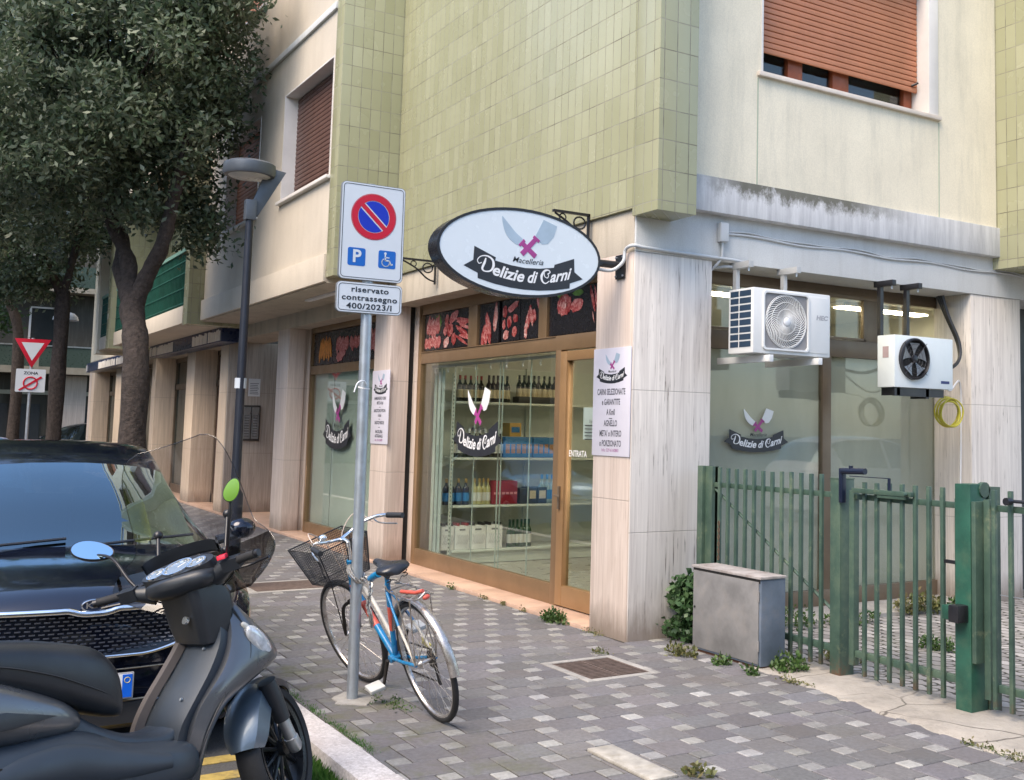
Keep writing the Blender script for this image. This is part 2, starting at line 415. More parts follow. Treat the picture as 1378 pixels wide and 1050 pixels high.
APRON = concmat('apron concrete', (.33, .30, .26)); CONC = concmat('pale concrete', (.33, .315, .29), False)
# concrete apron under the fence, with a ragged edge over the slabs
mb = MB(); top = []; edge = []
for i in range(61):
    x = 1.02+i*.07; e = .235-(x-1.3)*.08+.035*sin(i*1.7)*sin(i*.6+1)+random.uniform(-.012, .012)
    edge.append((x, e)); top.append((x, .78+.02*sin(i)))
rings = [[(x, e, -.01), (x, e+.012, .009), (x, e+.15, .014+.006*sin(x*5)), (x, t-.05, .014+.006*sin(x*3)), (x, t, .0)] for (x, e), (_, t) in zip(edge, top)]
MB().loft(rings, cap=False, ringclosed=False).build('concrete_apron', APRON, kind='structure', smooth=60)
# courtyard of wavy interlocking pavers
def courtmat():
    m, g, p, o = newmat('wavy pavers'); P = g.pos(); x, y, z = g.sep(P)
    wv = g.math('ADD', y, g.math('MULTIPLY', g.math('SINE', g.math('MULTIPLY', x, 56)), .011))
    wx = g.math('ADD', x, g.math('MULTIPLY', g.math('SINE', g.math('MULTIPLY', y, 56)), .011))
    b = g.node('ShaderNodeTexBrick', offset=.5, i_Vector=g.comb(wx, wv, 0), i_Color1=(.20, .19, .185, 1), i_Color2=(.40, .385, .37, 1), i_Mortar=(.045, .042, .032, 1), i_Scale=1.0, i_Mortar_Size=.012, i_Mortar_Smooth=.4, i_Bias=-.2, i_Brick_Width=.225, i_Row_Height=.1125)
    c = g.mix(g.mr(g.noise(P, 1.3, 5, .7), .5, .72, 0, .6), b.outputs[0], (.17, .165, .12)); put(g, p, 'Base Color', c); p.inputs['Roughness'].default_value = .8
    put(g, p, 'Normal', g.bump(g.math('SUBTRACT', g.math('MULTIPLY', g.noise(P, 60, 3), .3), b.outputs[1]), .8, .012)); return m
MB().box(-.44, 8, .70, 12, -.02, .0).build('courtyard_paving', courtmat(), kind='structure')
MB().box(-.46, .12, .76, 3.95, -.02, .035).build('courtyard_kerb', CONC, kind='structure')
# kerb stones
def kerbm():
    m, g, p, o = newmat('kerb stone'); P = g.pos()
    c = g.ramp(g.noise(P, 60, 4, .7), [(.3, (.36, .33, .31)), (.55, (.58, .54, .52)), (.75, (.70, .66, .64))])
    c = g.mix(g.mr(g.noise(P, 2.2, 6, .7), .5, .7, 0, .45), c, (.30, .24, .20)); put(g, p, 'Base Color', c); p.inputs['Roughness'].default_value = .75
    put(g, p, 'Normal', g.bump(g.noise(P, 45, 5, .7), .6, .008)); return m
KM = kerbm(); mb = MB(); x = -30
while x < 9:
    l = random.uniform(.9, 1.05); dz = random.uniform(-.003, .004); mb.box(x+.004, x+l-.004, -2.835+random.uniform(-.004, .004), -2.655, -.14, .008+dz); x += l
mb.build('kerb', KM, kind='structure', bevel=.012)
# yellow lines of the reserved bay
YEL = M('worn yellow road paint', (.40, .29, .08), .75, var=.25, sc=16, dirt=(.07, .065, .06), dirtamt=.95, local=False)
mb = MB(); 
for x0, x1, y0, y1 in ((1.05, 1.17, -5.3, -2.95), (1.33, 1.45, -5.3, -3.05)): mb.box(x0, x1, y0, y1, -.119, -.116)
mb.build('road_marking', YEL, kind='structure')
# ================================================================== CORNER BUILDING
B = thing('corner_building', 'corner block with green glazed tiles above a travertine shop front', 'building', (0, 0, 0))
def pier(x0, x1, y0, y1, mat, z1=2.98, z0=-.02, name='pier', bev=.006): return MB().box(x0, x1, y0, y1, z0, z1).build(name, mat, B, bevel=bev)
# corner pier is two slabs: street face pinkish, courtyard face weathered
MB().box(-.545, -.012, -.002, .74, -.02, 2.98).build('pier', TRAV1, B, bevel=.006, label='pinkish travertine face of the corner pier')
MB().box(-.014, .004, .004, .757, -.012, 2.98).build('pier', TRAV2, B, bevel=.004, label='weathered pitted courtyard face of the corner pier')
MB().box(-.53, -.01, .01, .74, -.11, -.015).build('plinth', DARK, B)
pier(-5.65, -5.13, 0, .235, TRAV1); pier(-9.81, -9.22, 0, .24, TRAV1)
pier(-5.26, -4.955, .30, .45, TRAV1); pier(-9.36, -9.06, .30, .45, TRAV1)
MB().box(-5.62, -5.16, .236, .60, 0, 2.98).build('joint', DARK, B); MB().box(-9.78, -9.26, .241, .60, 0, 2.98).build('joint', DARK, B)
pier(-13.39, -12.79, 0, 2.6, TRAVG); MB().box(-13.395, -12.85, -.006, .0, 0, 2.975).build('facing', TRAVSUN, B)
for x0, x1 in ((-16.23, -15.51), (-19.95, -19.48), (-25.12, -24.2), (-29.7, -29.1)): pier(x0, x1, 0, .6, TRAVSUN)
MB().box(-12.8, -9.8, 2.2, 2.35, 0, 2.98).build('entrance_wall', TRAVG, B)
MB().box(-9.8, -9.25, .19, 2.3, 0, 2.98).build('entrance_wall', TRAVG, B)
# step / sill along the street front
mb = MB(); x = -30.0
for x1 in (-25, -20.5, -16.4, -13.6, -9.9, -8.2, -6.9, -5.4, -4.1, -2.75, -1.6, -.548):
    y1 = 2.2 if x1 == -9.9 else .42
    mb.box(x+.002, x1, -.028, y1, -.02, .028); x = x1
mb.build('doorstep', SILL, B, bevel=.005)
MB().box(-30, -.55, -.018, .4, -.1, -.018).build('doorstep_base', CONC, B)
pier(-.47, 0, 3.93, 4.68, TRAV2, z0=-.02); MB().box(-.50, -.46, 4.13, 4.25, 0, 2.9).build('facing', TRAV1, B)
pier(-.47, 0, 7.2, 7.9, TRAV2)
MB().box(-.8, -.5, 4.68, 7.2, 0, 2.98).build('back_wall', M('dark shop shutter', (.05, .055, .055), .5), B)
# lintels
MB().box(-30.2, -.012, .0, .62, 2.98, 3.312).build('lintel', PLG, B, bevel=.004)
MB().box(-.7, .010, .006, 12, 2.982, 3.40).build('lintel', PLC, B, bevel=.004)
def ledgem():
    m, g, p, o = newmat('stained ledge'); P = g.pos(); x, y, z = g.sep(P)
    base = g.ramp(g.noise(g.scalev(P, 5, 5, .5), 2.2, 6, .7), [(.3, (.42, .42, .43)), (.55, (.60, .60, .60)), (.75, (.74, .74, .74))])
    n = g.noise(g.scalev(P, 3.2, 3.2, 2.0), 2.4, 9, .78)
    depth = g.math('ADD', g.mr(z, 3.655, 3.42, .24, -.20), n)
    yy = g.math('MULTIPLY', g.mr(y, .55, 1.0, .25, 1), g.mr(y, 2.2, 3.1, 1, .0), clamp=True)
    k = g.math('MULTIPLY', g.mr(depth, .47, .66, 0, .9), yy, clamp=True)
    c = g.mix(k, base, (.085, .082, .055)); put(g, p, 'Base Color', c); p.inputs['Roughness'].default_value = .85
    put(g, p, 'Normal', g.bump(g.noise(P, 60, 4), .4, .005)); return m
MB().box(-.3, .10, .335, 4.262, 3.362, 3.655).build('ledge', ledgem(), B, bevel=.012)
# courtyard side wall with one window
def wall_with_hole(y0, y1, z0, z1, hy0, hy1, hz0, hz1, xa, xb, mat):
    mb = MB(); mb.box(xa, xb, y0, hy0, z0, z1); mb.box(xa, xb, hy1, y1, z0, z1); mb.box(xa, xb, hy0, hy1, z0, hz0); mb.box(xa, xb, hy0, hy1, hz1, z1)
    return mb.build('wall', mat, B)
wall_with_hole(.33, 4.245, 3.655, 6.6, 1.20, 3.37, 4.63, 6.0, -.3, .062, PLB)
wall_with_hole(.33, 4.245, 6.6, 12.6, 1.20, 3.37, 7.63, 9.0, -.3, .062, PLB)
SHUT = M('terracotta roller shutter', (.44, .175, .085), .45, var=.1, sc=3, bump=.05)
SHUTB = M('brown roller shutter', (.115, .062, .05), .5, var=.12, sc=3, bump=.05)
WOOD = M('red brown window wood', (.23, .06, .022), .45, var=.2, sc=8)
def slats(mb, a0, a1, z0, z1, plane, fr, pitch=.052, th=.012):
    n = int((z1-z0)/pitch); 
    for i in range(n):
        z = z0+i*pitch; prof = [(-.001, 0), (th*.75, .006), (th, pitch*.5), (th*.75, pitch-.006), (-.001, pitch-.001)]
        if fr == 'X': mb.loft([[(plane+d, a, z+h) for d, h in prof] for a in (a0, a1)], cap=True)
        else: mb.loft([[(a, plane-d, z+h) for d, h in prof] for a in (a0, a1)], cap=True)
def upper_window_x(zb, zt, down):
    W_ = MB(); a, b = 1.20, 3.37
    fr = MB(); fr.box(-.24, .070, a, a+.022, zb, zt); fr.box(-.24, .070, b-.10, b+.03, zb, zt); fr.box(-.24, .066, a, b, zt-.03, zt)
    w_ = fr.build('window', MARB, B, bevel=.003)
    MB().box(-.25, .10, a-.04, b+.045, zb-.035, zb+.004).build('sill', M('pinkish sill stone', (.66, .58, .50), .5, var=.1, sc=5), w_, bevel=.004)
    mb = MB(); slats(mb, a+.03, b-.11, zb+down, zt-.03, -.085, 'X'); mb.build('shutter', SHUT, w_, smooth=40)
    k = MB()
    for y in (1.24, 3.18): k.tube([(-.07, y, zb+down+.055), (-.03, y+.05, zb+down+.085)], .012, 6)
    k.build('shutter_stop', BLACK, w_)
    f = MB()
    for y0, y1 in ((a+.03, a+.06), (1.68, 1.85), (2.22, 2.42), (b-.22, b-.11)): f.box(-.20, -.14, y0, y1, zb, zt)
    f.box(-.195, -.145, a, b-.1, zb, zb+.035); f.build('casement', WOOD, w_, bevel=.004)
    MB().box(-.185, -.18, a, b-.1, zb, zt).build('pane', GLASS, w_)
    MB().box(-.29, -.28, a, b-.1, zb, zt).build('dim_room_sheet', M('dim room', (.05, .05, .05), .9), w_)  # dark sheet: the dimness of the room is put into its colour
upper_window_x(4.63, 6.0, .245); upper_window_x(7.63, 9.0, .0)
gj = MB(); gj.box(.060, .0645, 1.165, 1.177, 3.66, 4.58); gj.box(.060, .0645, 3.405, 3.417, 3.66, 4.58); gj.build('wall_joint', M('green joint sealant', (.40, .44, .33), .8), B)
# projecting tiled bay on the right edge
MB().box(0.0, 1.25, 4.25, 7.5, 3.245, 12.6).build('tile_wall', TILE, B, bevel=.004)
MB().box(-.3, .0, 4.2, 12, 3.4, 12.6).build('wall', PLB, B)
# tiled corner of the street side
MB().box(-5.0, .0, -.03, .34, 3.316, 12.6).build('tile_wall', TILE, B, bevel=.004)
MB().box(.0, .348, -.0301, .336, 3.252, 12.6).build('tile_wall', TILE, B, bevel=.006, label='green tiled corner box stepping out over the courtyard side')
# projecting street volume
PX0, PX1, PY = -11.55, -5.27, -.735
MB().box(PX1, -5.0, -.752, .1, 3.25, 12.6).build('tile_wall', TILE, B, bevel=.004)
def street_wall(x0, x1, z0, z1, holes, y0, y1, mat):
    mb = MB(); xs = sorted([x0, x1]+[h[0] for h in holes]+[h[1] for h in holes])
    for a, b in zip(xs[:-1], xs[1:]):
        h = [h for h in holes if h[0] <= a+1e-6 and h[1] >= b-1e-6]
        if not h: mb.box(a, b, y0, y1, z0, z1)
        else: mb.box(a, b, y0, y1, z0, h[0][2]); mb.box(a, b, y0, y1, h[0][3], z1)
    return mb.build('wall', mat, B)
def street_window(x0, x1, z0, z1, shut, y=PY):
    fr = MB(); fr.box(x0-.0, x0+.025, y-.008, y+.22, z0, z1); fr.box(x1-.025, x1, y-.008, y+.22, z0, z1)
    fr.box(x0+.025, x1-.025, y-.004, y+.21, z1-.02, z1)
    w_ = fr.build('window', MARB, B)
    MB().box(x0-.04, min(x1+.04, PX1), y-.06, y+.2, z0-.04, z0).build('sill', MARB, w_, bevel=.004)
    mb = MB(); slats(mb, x0+.03, x1-.03, z0+.005, z1, y+.17, 'Y', .058, .014); mb.build('shutter', shut, w_, smooth=40)
for fl in range(3):
    dz = 3.05*fl
    hs = [(-10.42, -8.50, 4.45+dz, 5.88+dz), (-7.34, -5.33, 4.45+dz, 5.88+dz)]
    street_wall(PX0, PX1, 3.25+dz, 6.30+dz, hs, PY, PY+.25, PLW)
    street_window(*hs[0], SHUT); street_window(*hs[1], SHUTB)
    MB().box(PX0, PX1, PY-.035, PY, 6.42+dz, 6.50+dz).build('string_course', PLC, B, bevel=.004)
MB().box(PX0, PX1, PY+.25, .1, 3.25, 12.6).build('wall', PLW, B)
MB().box(PX0+.02, PX1, PY-.045, PY, 3.205, 3.525).build('ledge', PLW, B, bevel=.004)
MB().box(PX0, PX1, PY-.002, .0, 3.19, 3.252).build('soffit', PLG, B)
MB().box(-7.15, -5.4, -.42, -.34, 3.165, 3.188).build('soffit_strip', WHITE, B)  # thin white box for the bright sliver under the soffit
# balconies further along
GREENR = M('green balcony sheet', (.012, .085, .06), .55, var=.3, sc=3)
def balcony(x0, x1, y=-.98):
    b = MB().box(x0, x1, y, .0, 3.17, 3.46).build('balcony', PLW, B, bevel=.005)
    mb = MB(); n = int((x1-x0)/.11)
    for i in range(n+1):
        x = x0+(x1-x0)*i/n; mb.box(x-.012, x+.012, y+.02, y+.045, 3.46, 4.36)
    for z in (3.5, 3.75, 4.0, 4.2): mb.box(x0, x1, y+.015, y+.05, z, z+.02)
    mb.box(x0, x1, y+.05, y+.06, 3.47, 4.35)
    mb.build('railing', GREENR, b); MB().box(x0, x1, y-.0, y+.075, 4.36, 4.42).build('handrail', M('faded green rail', (.16, .30, .24), .5), b)
for z in (0, 3.05, 6.1):
    pass
balcony(-19.0, -11.9); balcony(-21.1, -19.8)
for x0, x1, y0 in ((-11.88, -11.56, -.975), (-19.8, -19.4, -1.02)): MB().box(x0, x1, y0, .05, 3.14, 12.6).build('tile_wall', TILE, B, bevel=.004)
MB().box(-21.6, -21.15, -1.02, .05, 3.1, 12.6).build('wall', PLB, B)
MB().box(-21.2, -11.5, .05, .3, 3.3, 12.6).build('tile_wall', TILE, B)
MB().box(-30.2, -21.5, .0, .3, 3.3, 12.6).build('wall', PLB, B)
MB().box(-16.0, -15.2, .0, .05, 3.46, 5.6).build('balcony_door', M('orange wood', (.45, .15, .05), .5), B)
MB().box(-30, -.3, .36, 12, 12.55, 12.7).build('roof', PLC, B)
for fl in (1, 2):
    MB().box(-19.4, -11.8, -.98, .0, 3.17+3.05*fl, 3.4+3.05*fl).build('balcony', PLW, B)
# ground floor bays further along: frame, panes, louvred door
def bay(x0, x1, kind):
    y = .45
    f = MB(); f.box(x0, x0+.09, y-.04, y+.02, .03, 2.95); f.box(x1-.09, x1, y-.04, y+.02, .03, 2.95); f.box(x0, x1, y-.04, y+.02, 2.28, 2.40); f.box(x0, x1, y-.04, y+.02, .03, .2)
    f.box(x0, x1, y-.04, y+.02, 2.88, 2.97); f.box((x0+x1)/2-.04, (x0+x1)/2+.04, y-.04, y+.02, .03, 2.95)
    w_ = f.build('shop_window', BRONZED, B)
    if kind == 'louvre':
        mb = MB(); slats(mb, x0+.09, x1-.09, .2, 2.28, y, 'Y', .045, .02); slats(mb, x0+.09, x1-.09, 2.4, 2.88, y, 'Y', .045, .02)
        mb.build('louvre', SHUTB, w_, smooth=40)
    else:
        MB().box(x0+.05, x1-.05, y-.005, y, .2, 2.88).build('pane', M('dark green shop glass', (.03, .045, .04), .08, var=.1, bump=0), w_)
bay(-15.5, -13.4, 'louvre'); bay(-19.47, -16.24, 'glass'); bay(-24.2, -19.96, 'glass'); bay(-29.1, -25.12, 'glass')
for a, b_ in ((-30.2, -29.7), ): MB().box(a, b_, .0, .6, 0, 3).build('pier', TRAV1, B)
MB().box(-30.2, -13.2, .6, .7, 0, 3).build('inner_wall', DARK, B)
# ---- shop sign bands hanging from the lintel
def band(x0, x1, label, dark0, dark1):
    t = thing('shop_sign', label, 'sign', ((x0+x1)/2, -.15, 2.93))
    BAND = M('sign band navy', (.015, .03, .09), .3, var=.2); SILV = M('silver sign film', (.93, .86, .78), .35, 0, var=.1, sc=6)
    MB().box(x0, x1, -.30, -.002, 2.93, 3.18).build('box', BAND, t, bevel=.004)
    mb = MB(); n = int((x1-x0)/.09)
    for i in range(n):
        x = x0+.05+i*(x1-x0-.1)/n
        if dark0 < x < dark1: continue
        if random.random() < .12: continue
        h = random.uniform(.15, .19); mb.box(x, x+random.uniform(.05, .085), -.31-random.uniform(0, .008), -.299, 2.95, 2.95+h)
    mb.build('lettering', SILV, t)
band(-18.6, -12.15, 'navy and silver shop sign band nearer the lamp post', -16.2, -14.4)
band(-28.6, -21.3, 'navy and silver shop sign band at the far corner', -28.4, -26.2)
# ---- shop window frames (street side), glazing plane at Y = .30
SY = .30
def shopfront():
    f = MB(); a, b = SY-.03, SY+.04
    f.box(-4.955, -4.86, a, b, .028, 2.98); f.box(-4.86, -.5, a, b, 2.865, 2.98)
    f.box(-4.86, -.5, a, b, 2.30, 2.435); f.box(-3.61, -3.395, a+.002, b-.002, 2.435, 2.865); f.box(-2.045, -1.885, a+.002, b-.002, 2.435, 2.865)
    f.box(-4.86, -1.685, a+.002, b-.002, .028, .205); f.box(-1.685, -1.59, a-.004, b, .028, 2.30)
    f.box(-4.85, -1.7, a-.01, a, 2.424, 2.432); 
    w_ = f.build('shop_window', BRONZE, B, bevel=.004)
    MB().box(-4.87, -1.68, SY+.0, SY+.008, .2, 2.305).build('pane', GLASS, w_)
    MB().box(-4.87, -.5, SY+.03, SY+.034, 2.43, 2.87).build('backing', DARK, w_)
    d = MB(); d.box(-1.58, -1.465, a-.012, b-.01, .04, 2.285); d.box(-.64, -.55, a-.012, b-.01, .04, 2.285); d.box(-1.465, -.64, a-.011, b-.01, 2.20, 2.285); d.box(-1.465, -.64, a-.011, b-.01, .04, .215)
    dd = d.build('door', BRONZEL, B, bevel=.005)
    MB().box(-1.47, -.63, SY, SY+.008, .21, 2.21).build('pane', GLASS, dd)
    h = MB(); h.box(-1.545, -1.515, a-.03, a-.012, .88, 1.08); h.tube([(-1.53, a-.02, 1.0), (-1.53, a-.065, 1.0), (-1.43, a-.07, .995)], .010, 8); h.lathe([(.014, 0), (.014, .02)], (-1.53, a-.012, .9), (0, -1, 0), 10)
    h.build('handle', BRONZED, dd, smooth=40)
    e = MB(); textpoly('ENTRATA', .078, FR1(-1.30, 1.372, SY-.001), .9, bold=.0012, mb=e); e.build('lettering', WHITE, dd)
    p = MB().box(-1.235, -.9, SY+.009, SY+.011, 1.50, 1.78).build('notice', WHITE, dd)
    e = MB(); textpoly('Si avvisa', .035, FR1(-1.06, 1.66, SY-.001), mb=e)
    for k in range(5): e.prism([(-.13, -.02-.03*k), (.13, -.02-.03*k), (.13, -.012-.03*k), (-.13, -.012-.03*k)], FR1(-1.06, 1.64, SY-.001), 0, .001)
    e.build('lettering', BLACK, dd)
    for x in (-4.15, -3.62, -3.05, -2.98, -2.38): MB().box(x, x+.007, SY+.085, SY+.095, .06, 2.26).build('glass_edge', M('polished glass edge', (.45, .52, .48), .2, bump=0), w_)
    return w_
W1 = shopfront()
def shopfront2():
    f = MB(); a, b = SY-.03, SY+.04
    f.box(-9.06, -8.99, a, b, .028, 2.98); f.box(-5.75, -5.64, a, b, .028, 2.98); f.box(-8.99, -5.75, a, b, 2.90, 2.98); f.box(-8.99, -5.75, a, b, 2.30, 2.42); f.box(-8.99, -5.75, a, b, .028, .18)
    w_ = f.build('shop_window', BRONZE, B, bevel=.004)
    MB().box(-9.0, -5.7, SY, SY+.008, .17, 2.31).build('pane', glassmat('reflecting window glass', (.88, .91, .89), 1.0, 1.5), w_)
    MB().box(-9.0, -5.7, SY+.03, SY+.034, 2.42, 2.91).build('backing', DARK, w_)
    fm = M('grey green window film', (.50, .56, .49), .5, var=.08, sc=1.5, local=False)
    mb = MB()
    for i in range(4): x = -8.98+i*.83; mb.box(x, x+.82, SY+.05+.004*(i % 2), SY+.053+.004*(i % 2), .17, 2.31)
    mb.build('window_film', fm, w_)
    return w_
W2 = shopfront2()
# ---- courtyard shop window, glazing plane at X = -.45
def courtwindow():
    f = MB(); a, b = -.49, -.43; Z0 = .035
    f.box(a, b, .6, 4.02, Z0, .18); f.box(a, b, 2.39, 2.495, .18, 2.31); f.box(a, b, .6, 4.02, 2.31, 2.475); f.box(a, b, 4.02, 4.135, Z0, 2.98); f.box(a, b, .6, 4.02, 2.87, 2.98)
    f.box(a, b, 2.93, 3.14, 2.475, 2.87); f.box(a, b, .6, .74, Z0, 2.98)
    f.box(b, b+.012, .72, 2.93, 2.475, 2.50); f.box(b, b+.012, 2.90, 2.94, 2.475, 2.87); f.box(a, b, 3.50, 3.54, 2.475, 2.87)
    w_ = f.build('shop_window', BRONZED, B, bevel=.004)
    MB().box(-.462, -.454, .7, 4.03, .17, 2.32).build('pane', glassmat('reflecting courtyard glass', (.88, .9, .88), 1.0, 1.5), w_)
    MB().box(-.462, -.454, .7, 4.03, 2.47, 2.88).build('pane', GLASS, w_)
    m, g, p, o = newmat('frosted beige film'); P = g.pos(); x, y, z = g.sep(P)
    c = g.ramp(g.noise(g.scalev(P, 1, 1, .25), 3.5, 4), [(.3, (.50, .485, .40)), (.7, (.62, .60, .50))]); put(g, p, 'Base Color', c); p.inputs['Roughness'].default_value = .5
    mb = MB(); mb.box(-.50, -.494, .7, 2.40, .17, 2.32); mb.box(-.50, -.494, 2.48, 4.03, .17, 2.32)
    mb.build('window_film', m, w_); return w_
W3 = courtwindow()
# ================================================================== SHOP INTERIOR
INW = M('shop interior wall', (.64, .64, .60), .7, var=.05, sc=1, bump=.05); INF = M('shop floor tile', (.34, .32, .28), .3, var=.1, sc=2)
MB().box(-5.14, -.5, .34, 4.95, .0, .024).build('shop_floor', INF, B)
MB().box(-5.30, -5.12, .45, 4.95, .02, 2.97).build('inner_wall', INW, B)
MB().box(-5.12, -.5, 4.9, 5.0, .02, 2.97).build('inner_wall', INW, B)
MB().box(-5.12, -.5, .45, 4.9, 2.94, 2.975).build('ceiling', M('shop ceiling', (.62, .62, .58), .8, var=.03), B)
MB().box(-9.3, -5.3, 2.5, 2.6, .02, 2.97).build('inner_wall', INW, B); MB().box(-9.3, -5.3, .45, 2.6, 2.94, 2.975).build('ceiling', INW, B)
LAMP = M('lit lamp tube', (1.0, .80, .54), .5, em=14, var=0, bump=0)
for i, (x, y) in enumerate(((-1.15, 2.2), (-3.0, 2.0), (-1.15, 3.9))):
    t = thing('ceiling_lamp', ('lit tube lamp on the shop ceiling by the corner pier', 'lit tube lamp over the shop shelves', 'lit tube lamp deep in the shop near the second air conditioner')[i], 'lamp', (x, y, 2.9), 'ceiling lamps in the shop')
    MB().box(x-.10, x+.10, y-.65, y+.65, 2.90, 2.94).build('housing', WHITE, t)
    MB().box(x-.08, x+.08, y-.62, y+.62, 2.885, 2.90).build('tube', LAMP, t)
# blinds rail and clips behind the glass
t = thing('blind_rail', 'white rail with small hanging clips along the top of the shop glass', 'blind rail', (-3.3, .42, 2.25))
MB().box(-4.84, -1.72, .40, .425, 2.255, 2.285).build('rail', WHITE, t)
for i in range(9):
    x = -4.7+i*.36; MB().tube([(x, .40, 2.26), (x-.02, .385, 2.22), (x+.005, .385, 2.19)], .007, 5).build('clip', WHITE, t)
t = thing('vertical_blind', 'pale vertical blind drawn to the left of the shop window', 'blind', (-4.75, .46, .03))
for i in range(3):
    x = -4.84+i*.085; MB().box(x, x+.075, .44+.01*i, .446+.01*i, .05, 2.25).build('slat', M('blind fabric', (.50, .54, .50), .8), t)
# shelving against the partition, facing the courtyard side
sh = thing('shelf_unit', 'pale metal shelving with four stocked shelves behind the shop glass', 'shelves', (-4.9, 1.7, .025))
SHM = M('pale green shelf enamel', (.62, .66, .60), .4, var=.05)
mb = MB()
for y in (.58, 1.78, 2.98): mb.box(-5.12, -5.08, y-.015, y+.015, .03, 2.32)
mb.build('upright', SHM, sh)
MB().box(-5.118, -5.11, .6, 2.97, .1, 2.3).build('back_panel', SHM, sh)
u = MB(); u.box(-4.645, -4.62, .575, .60, .03, 2.20)
uu = u.build('upright', SHM, sh, label='slotted front upright')
mb = MB()
for k in range(48): mb.box(-4.6205, -4.6185, .583, .591, .08+k*.044, .10+k*.044)
mb.build('slots', DARK, uu)
SHZ = (.19, .695, 1.24, 1.885)
for z in SHZ:
    s1 = MB().box(-5.1, -4.60, .62, 2.96, z-.03, z-.004).build('shelf', SHM, sh, bevel=.003)
    mb = MB(); mb.prism([(-5.1, z-.03), (-4.62, z-.03), (-4.66, z-.07), (-5.1, z-.15)], (Vector((0, .615, 0)), Vector((1, 0, 0)), Vector((0, 0, 1)), Vector((0, -1, 0))), 0, .004); mb.build('bracket', SHM, s1)
MB().box(-4.66, -4.64, .62, 2.96, .03, .16).build('kick_plate', SHM, sh)
def bottle_mb(h=.30, r=.037, glass=0, label=1, cap=2, neck=.3):
    mb = MB()
    mb.lathe([(r*.9, 0), (r, .006), (r, h*.58), (r*.8, h*.66), (r*.38, h*.74), (r*.34, h*.93), (r*.36, h*.935), (r*.36, h*.96)], n=12, mi=glass)
    mb.lathe([(r*.39, h*.86), (r*.39, h*.995), (r*.2, h)], n=10, mi=cap)
    mb.lathe([(r*1.015, h*.14), (r*1.015, h*.46)], n=12, mi=label, cap=False)
    return mb
GDARK = M('dark bottle glass', (.010, .012, .008), .08, bump=0); GGREEN = M('green bottle glass', (.008, .05, .02), .08, bump=0); GPALE = M('pale bottle glass', (.45, .42, .20), .1, bump=0); GBLUE = M('blue black bottle glass', (.012, .015, .04), .1, bump=0)
LCREAM = M('cream bottle label', (.55, .48, .33), .6); LBLUE = M('blue bottle label', (.02, .20, .50), .5); LWH = M('white bottle label', (.6, .6, .57), .6)
RCAP = M('red capsule', (.35, .02, .03), .35); GCAP = M('gold capsule', (.45, .30, .10), .35)
def yz(zx): return .70+(zx-205)*.0028
def bottles(px, z, mats, lab, group, h=.30, r=.037, x=-4.70, name='wine_bottle', cat='bottle'):
    proto = None
    for i, p in enumerate(px):
        if proto is None:
            mb = bottle_mb(h, r); proto = [thing(name, lab, cat, (x, yz(p), z), group)]
            body = MB(); body.lathe([(r*.9, 0), (r, .006), (r, h*.58), (r*.8, h*.66), (r*.38, h*.74), (r*.34, h*.93)], n=12); body.build('glass_body', mats[0], proto[0], smooth=50, local=True)
            c = MB(); c.lathe([(r*.40, h*.84), (r*.40, h*.995), (r*.2, h)], n=10); c.build('cap', mats[2], proto[0], smooth=50, local=True)
            c = MB(); c.lathe([(r*1.02, h*.14), (r*1.02, h*.46)], n=12, cap=False); c.build('label', mats[1], proto[0], smooth=50, local=True)
        else:
            o = copytree(proto[0]); o.location = (x+random.uniform(-.01, .01), yz(p), z)
bottles((203, 228, 252, 276, 300), SHZ[3], (GDARK, LCREAM, RCAP), 'dark wine bottle with a red capsule on the top shelf', 'red capped wine bottles on the top shelf')
bottles((335, 355, 376, 398, 420), SHZ[3], (GDARK, LCREAM, BLACK), 'dark wine bottle with a cream label standing mid top shelf', 'cream label wine bottles mid top shelf', h=.315)
bottles((478, 500, 522, 548, 572, 600, 625, 648), SHZ[3]+.035, (GDARK, LCREAM, BLACK), 'dark wine bottle standing in the tray at the right of the top shelf', 'wine bottles in the tray on the top shelf')
MB().box(-4.78, -4.62, yz(462), yz(665), SHZ[3], SHZ[3]+.075).build('bottle_tray', BLACKP, bevel=.004, label='black tray holding wine bottles on the top shelf', cat='tray')
bottles((182, 206, 230, 254, 278, 302, 326, 350, 374, 396), SHZ[2], (GDARK, LWH, WHITE), 'dark bottle with a white cap behind the black window ribbon', 'white capped bottles on the second shelf', h=.33, r=.036)
bottles((158, 180, 212, 245), SHZ[1], (GBLUE, LBLUE, GCAP), 'dark bottle with a bright blue label on the third shelf', 'blue label bottles on the third shelf', h=.30, r=.043)
bottles((284, 304, 326, 346), SHZ[1], (GPALE, LWH, GCAP), 'pale yellow bottle with a white label on the third shelf', 'pale yellow bottles on the third shelf', h=.30, r=.036)
bottles((452, 470, 488, 506, 524, 542), SHZ[0], (GGREEN, LWH, GGREEN), 'green glass bottle at the end of the bottom shelf', 'green bottles on the bottom shelf', h=.32, r=.036)
bottles((600, 626, 650), SHZ[1], (M('clear water bottle', (.30, .42, .46), .1), LBLUE, LBLUE), 'clear water bottle at the right of the third shelf', 'water bottles on the third shelf', h=.34, r=.042)
def pack(p0, p1, z, h, mat, name, lab, cat, stripes=None, group=None):
    y0, y1 = yz(p0), yz(p1); t = thing(name, lab, cat, (-4.7, (y0+y1)/2, z), group)
    MB().box(-4.82, -4.625, y0, y1, z, z+h).build('carton', mat, t, bevel=.006)
    if stripes:
        mb = MB(); n = stripes[1]
        for i in range(n):
            a = y0+(y1-y0)*(i+.15)/n; b = y0+(y1-y0)*(i+.85)/n; mb.box(-4.625, -4.621, a, b, z+h*stripes[2], z+h*stripes[3])
        mb.build('print', stripes[0], t)
    return t
BLUEP = M('blue shrink wrap', (.015, .14, .34), .3); AMB = M('amber jars', (.36, .17, .05), .4)
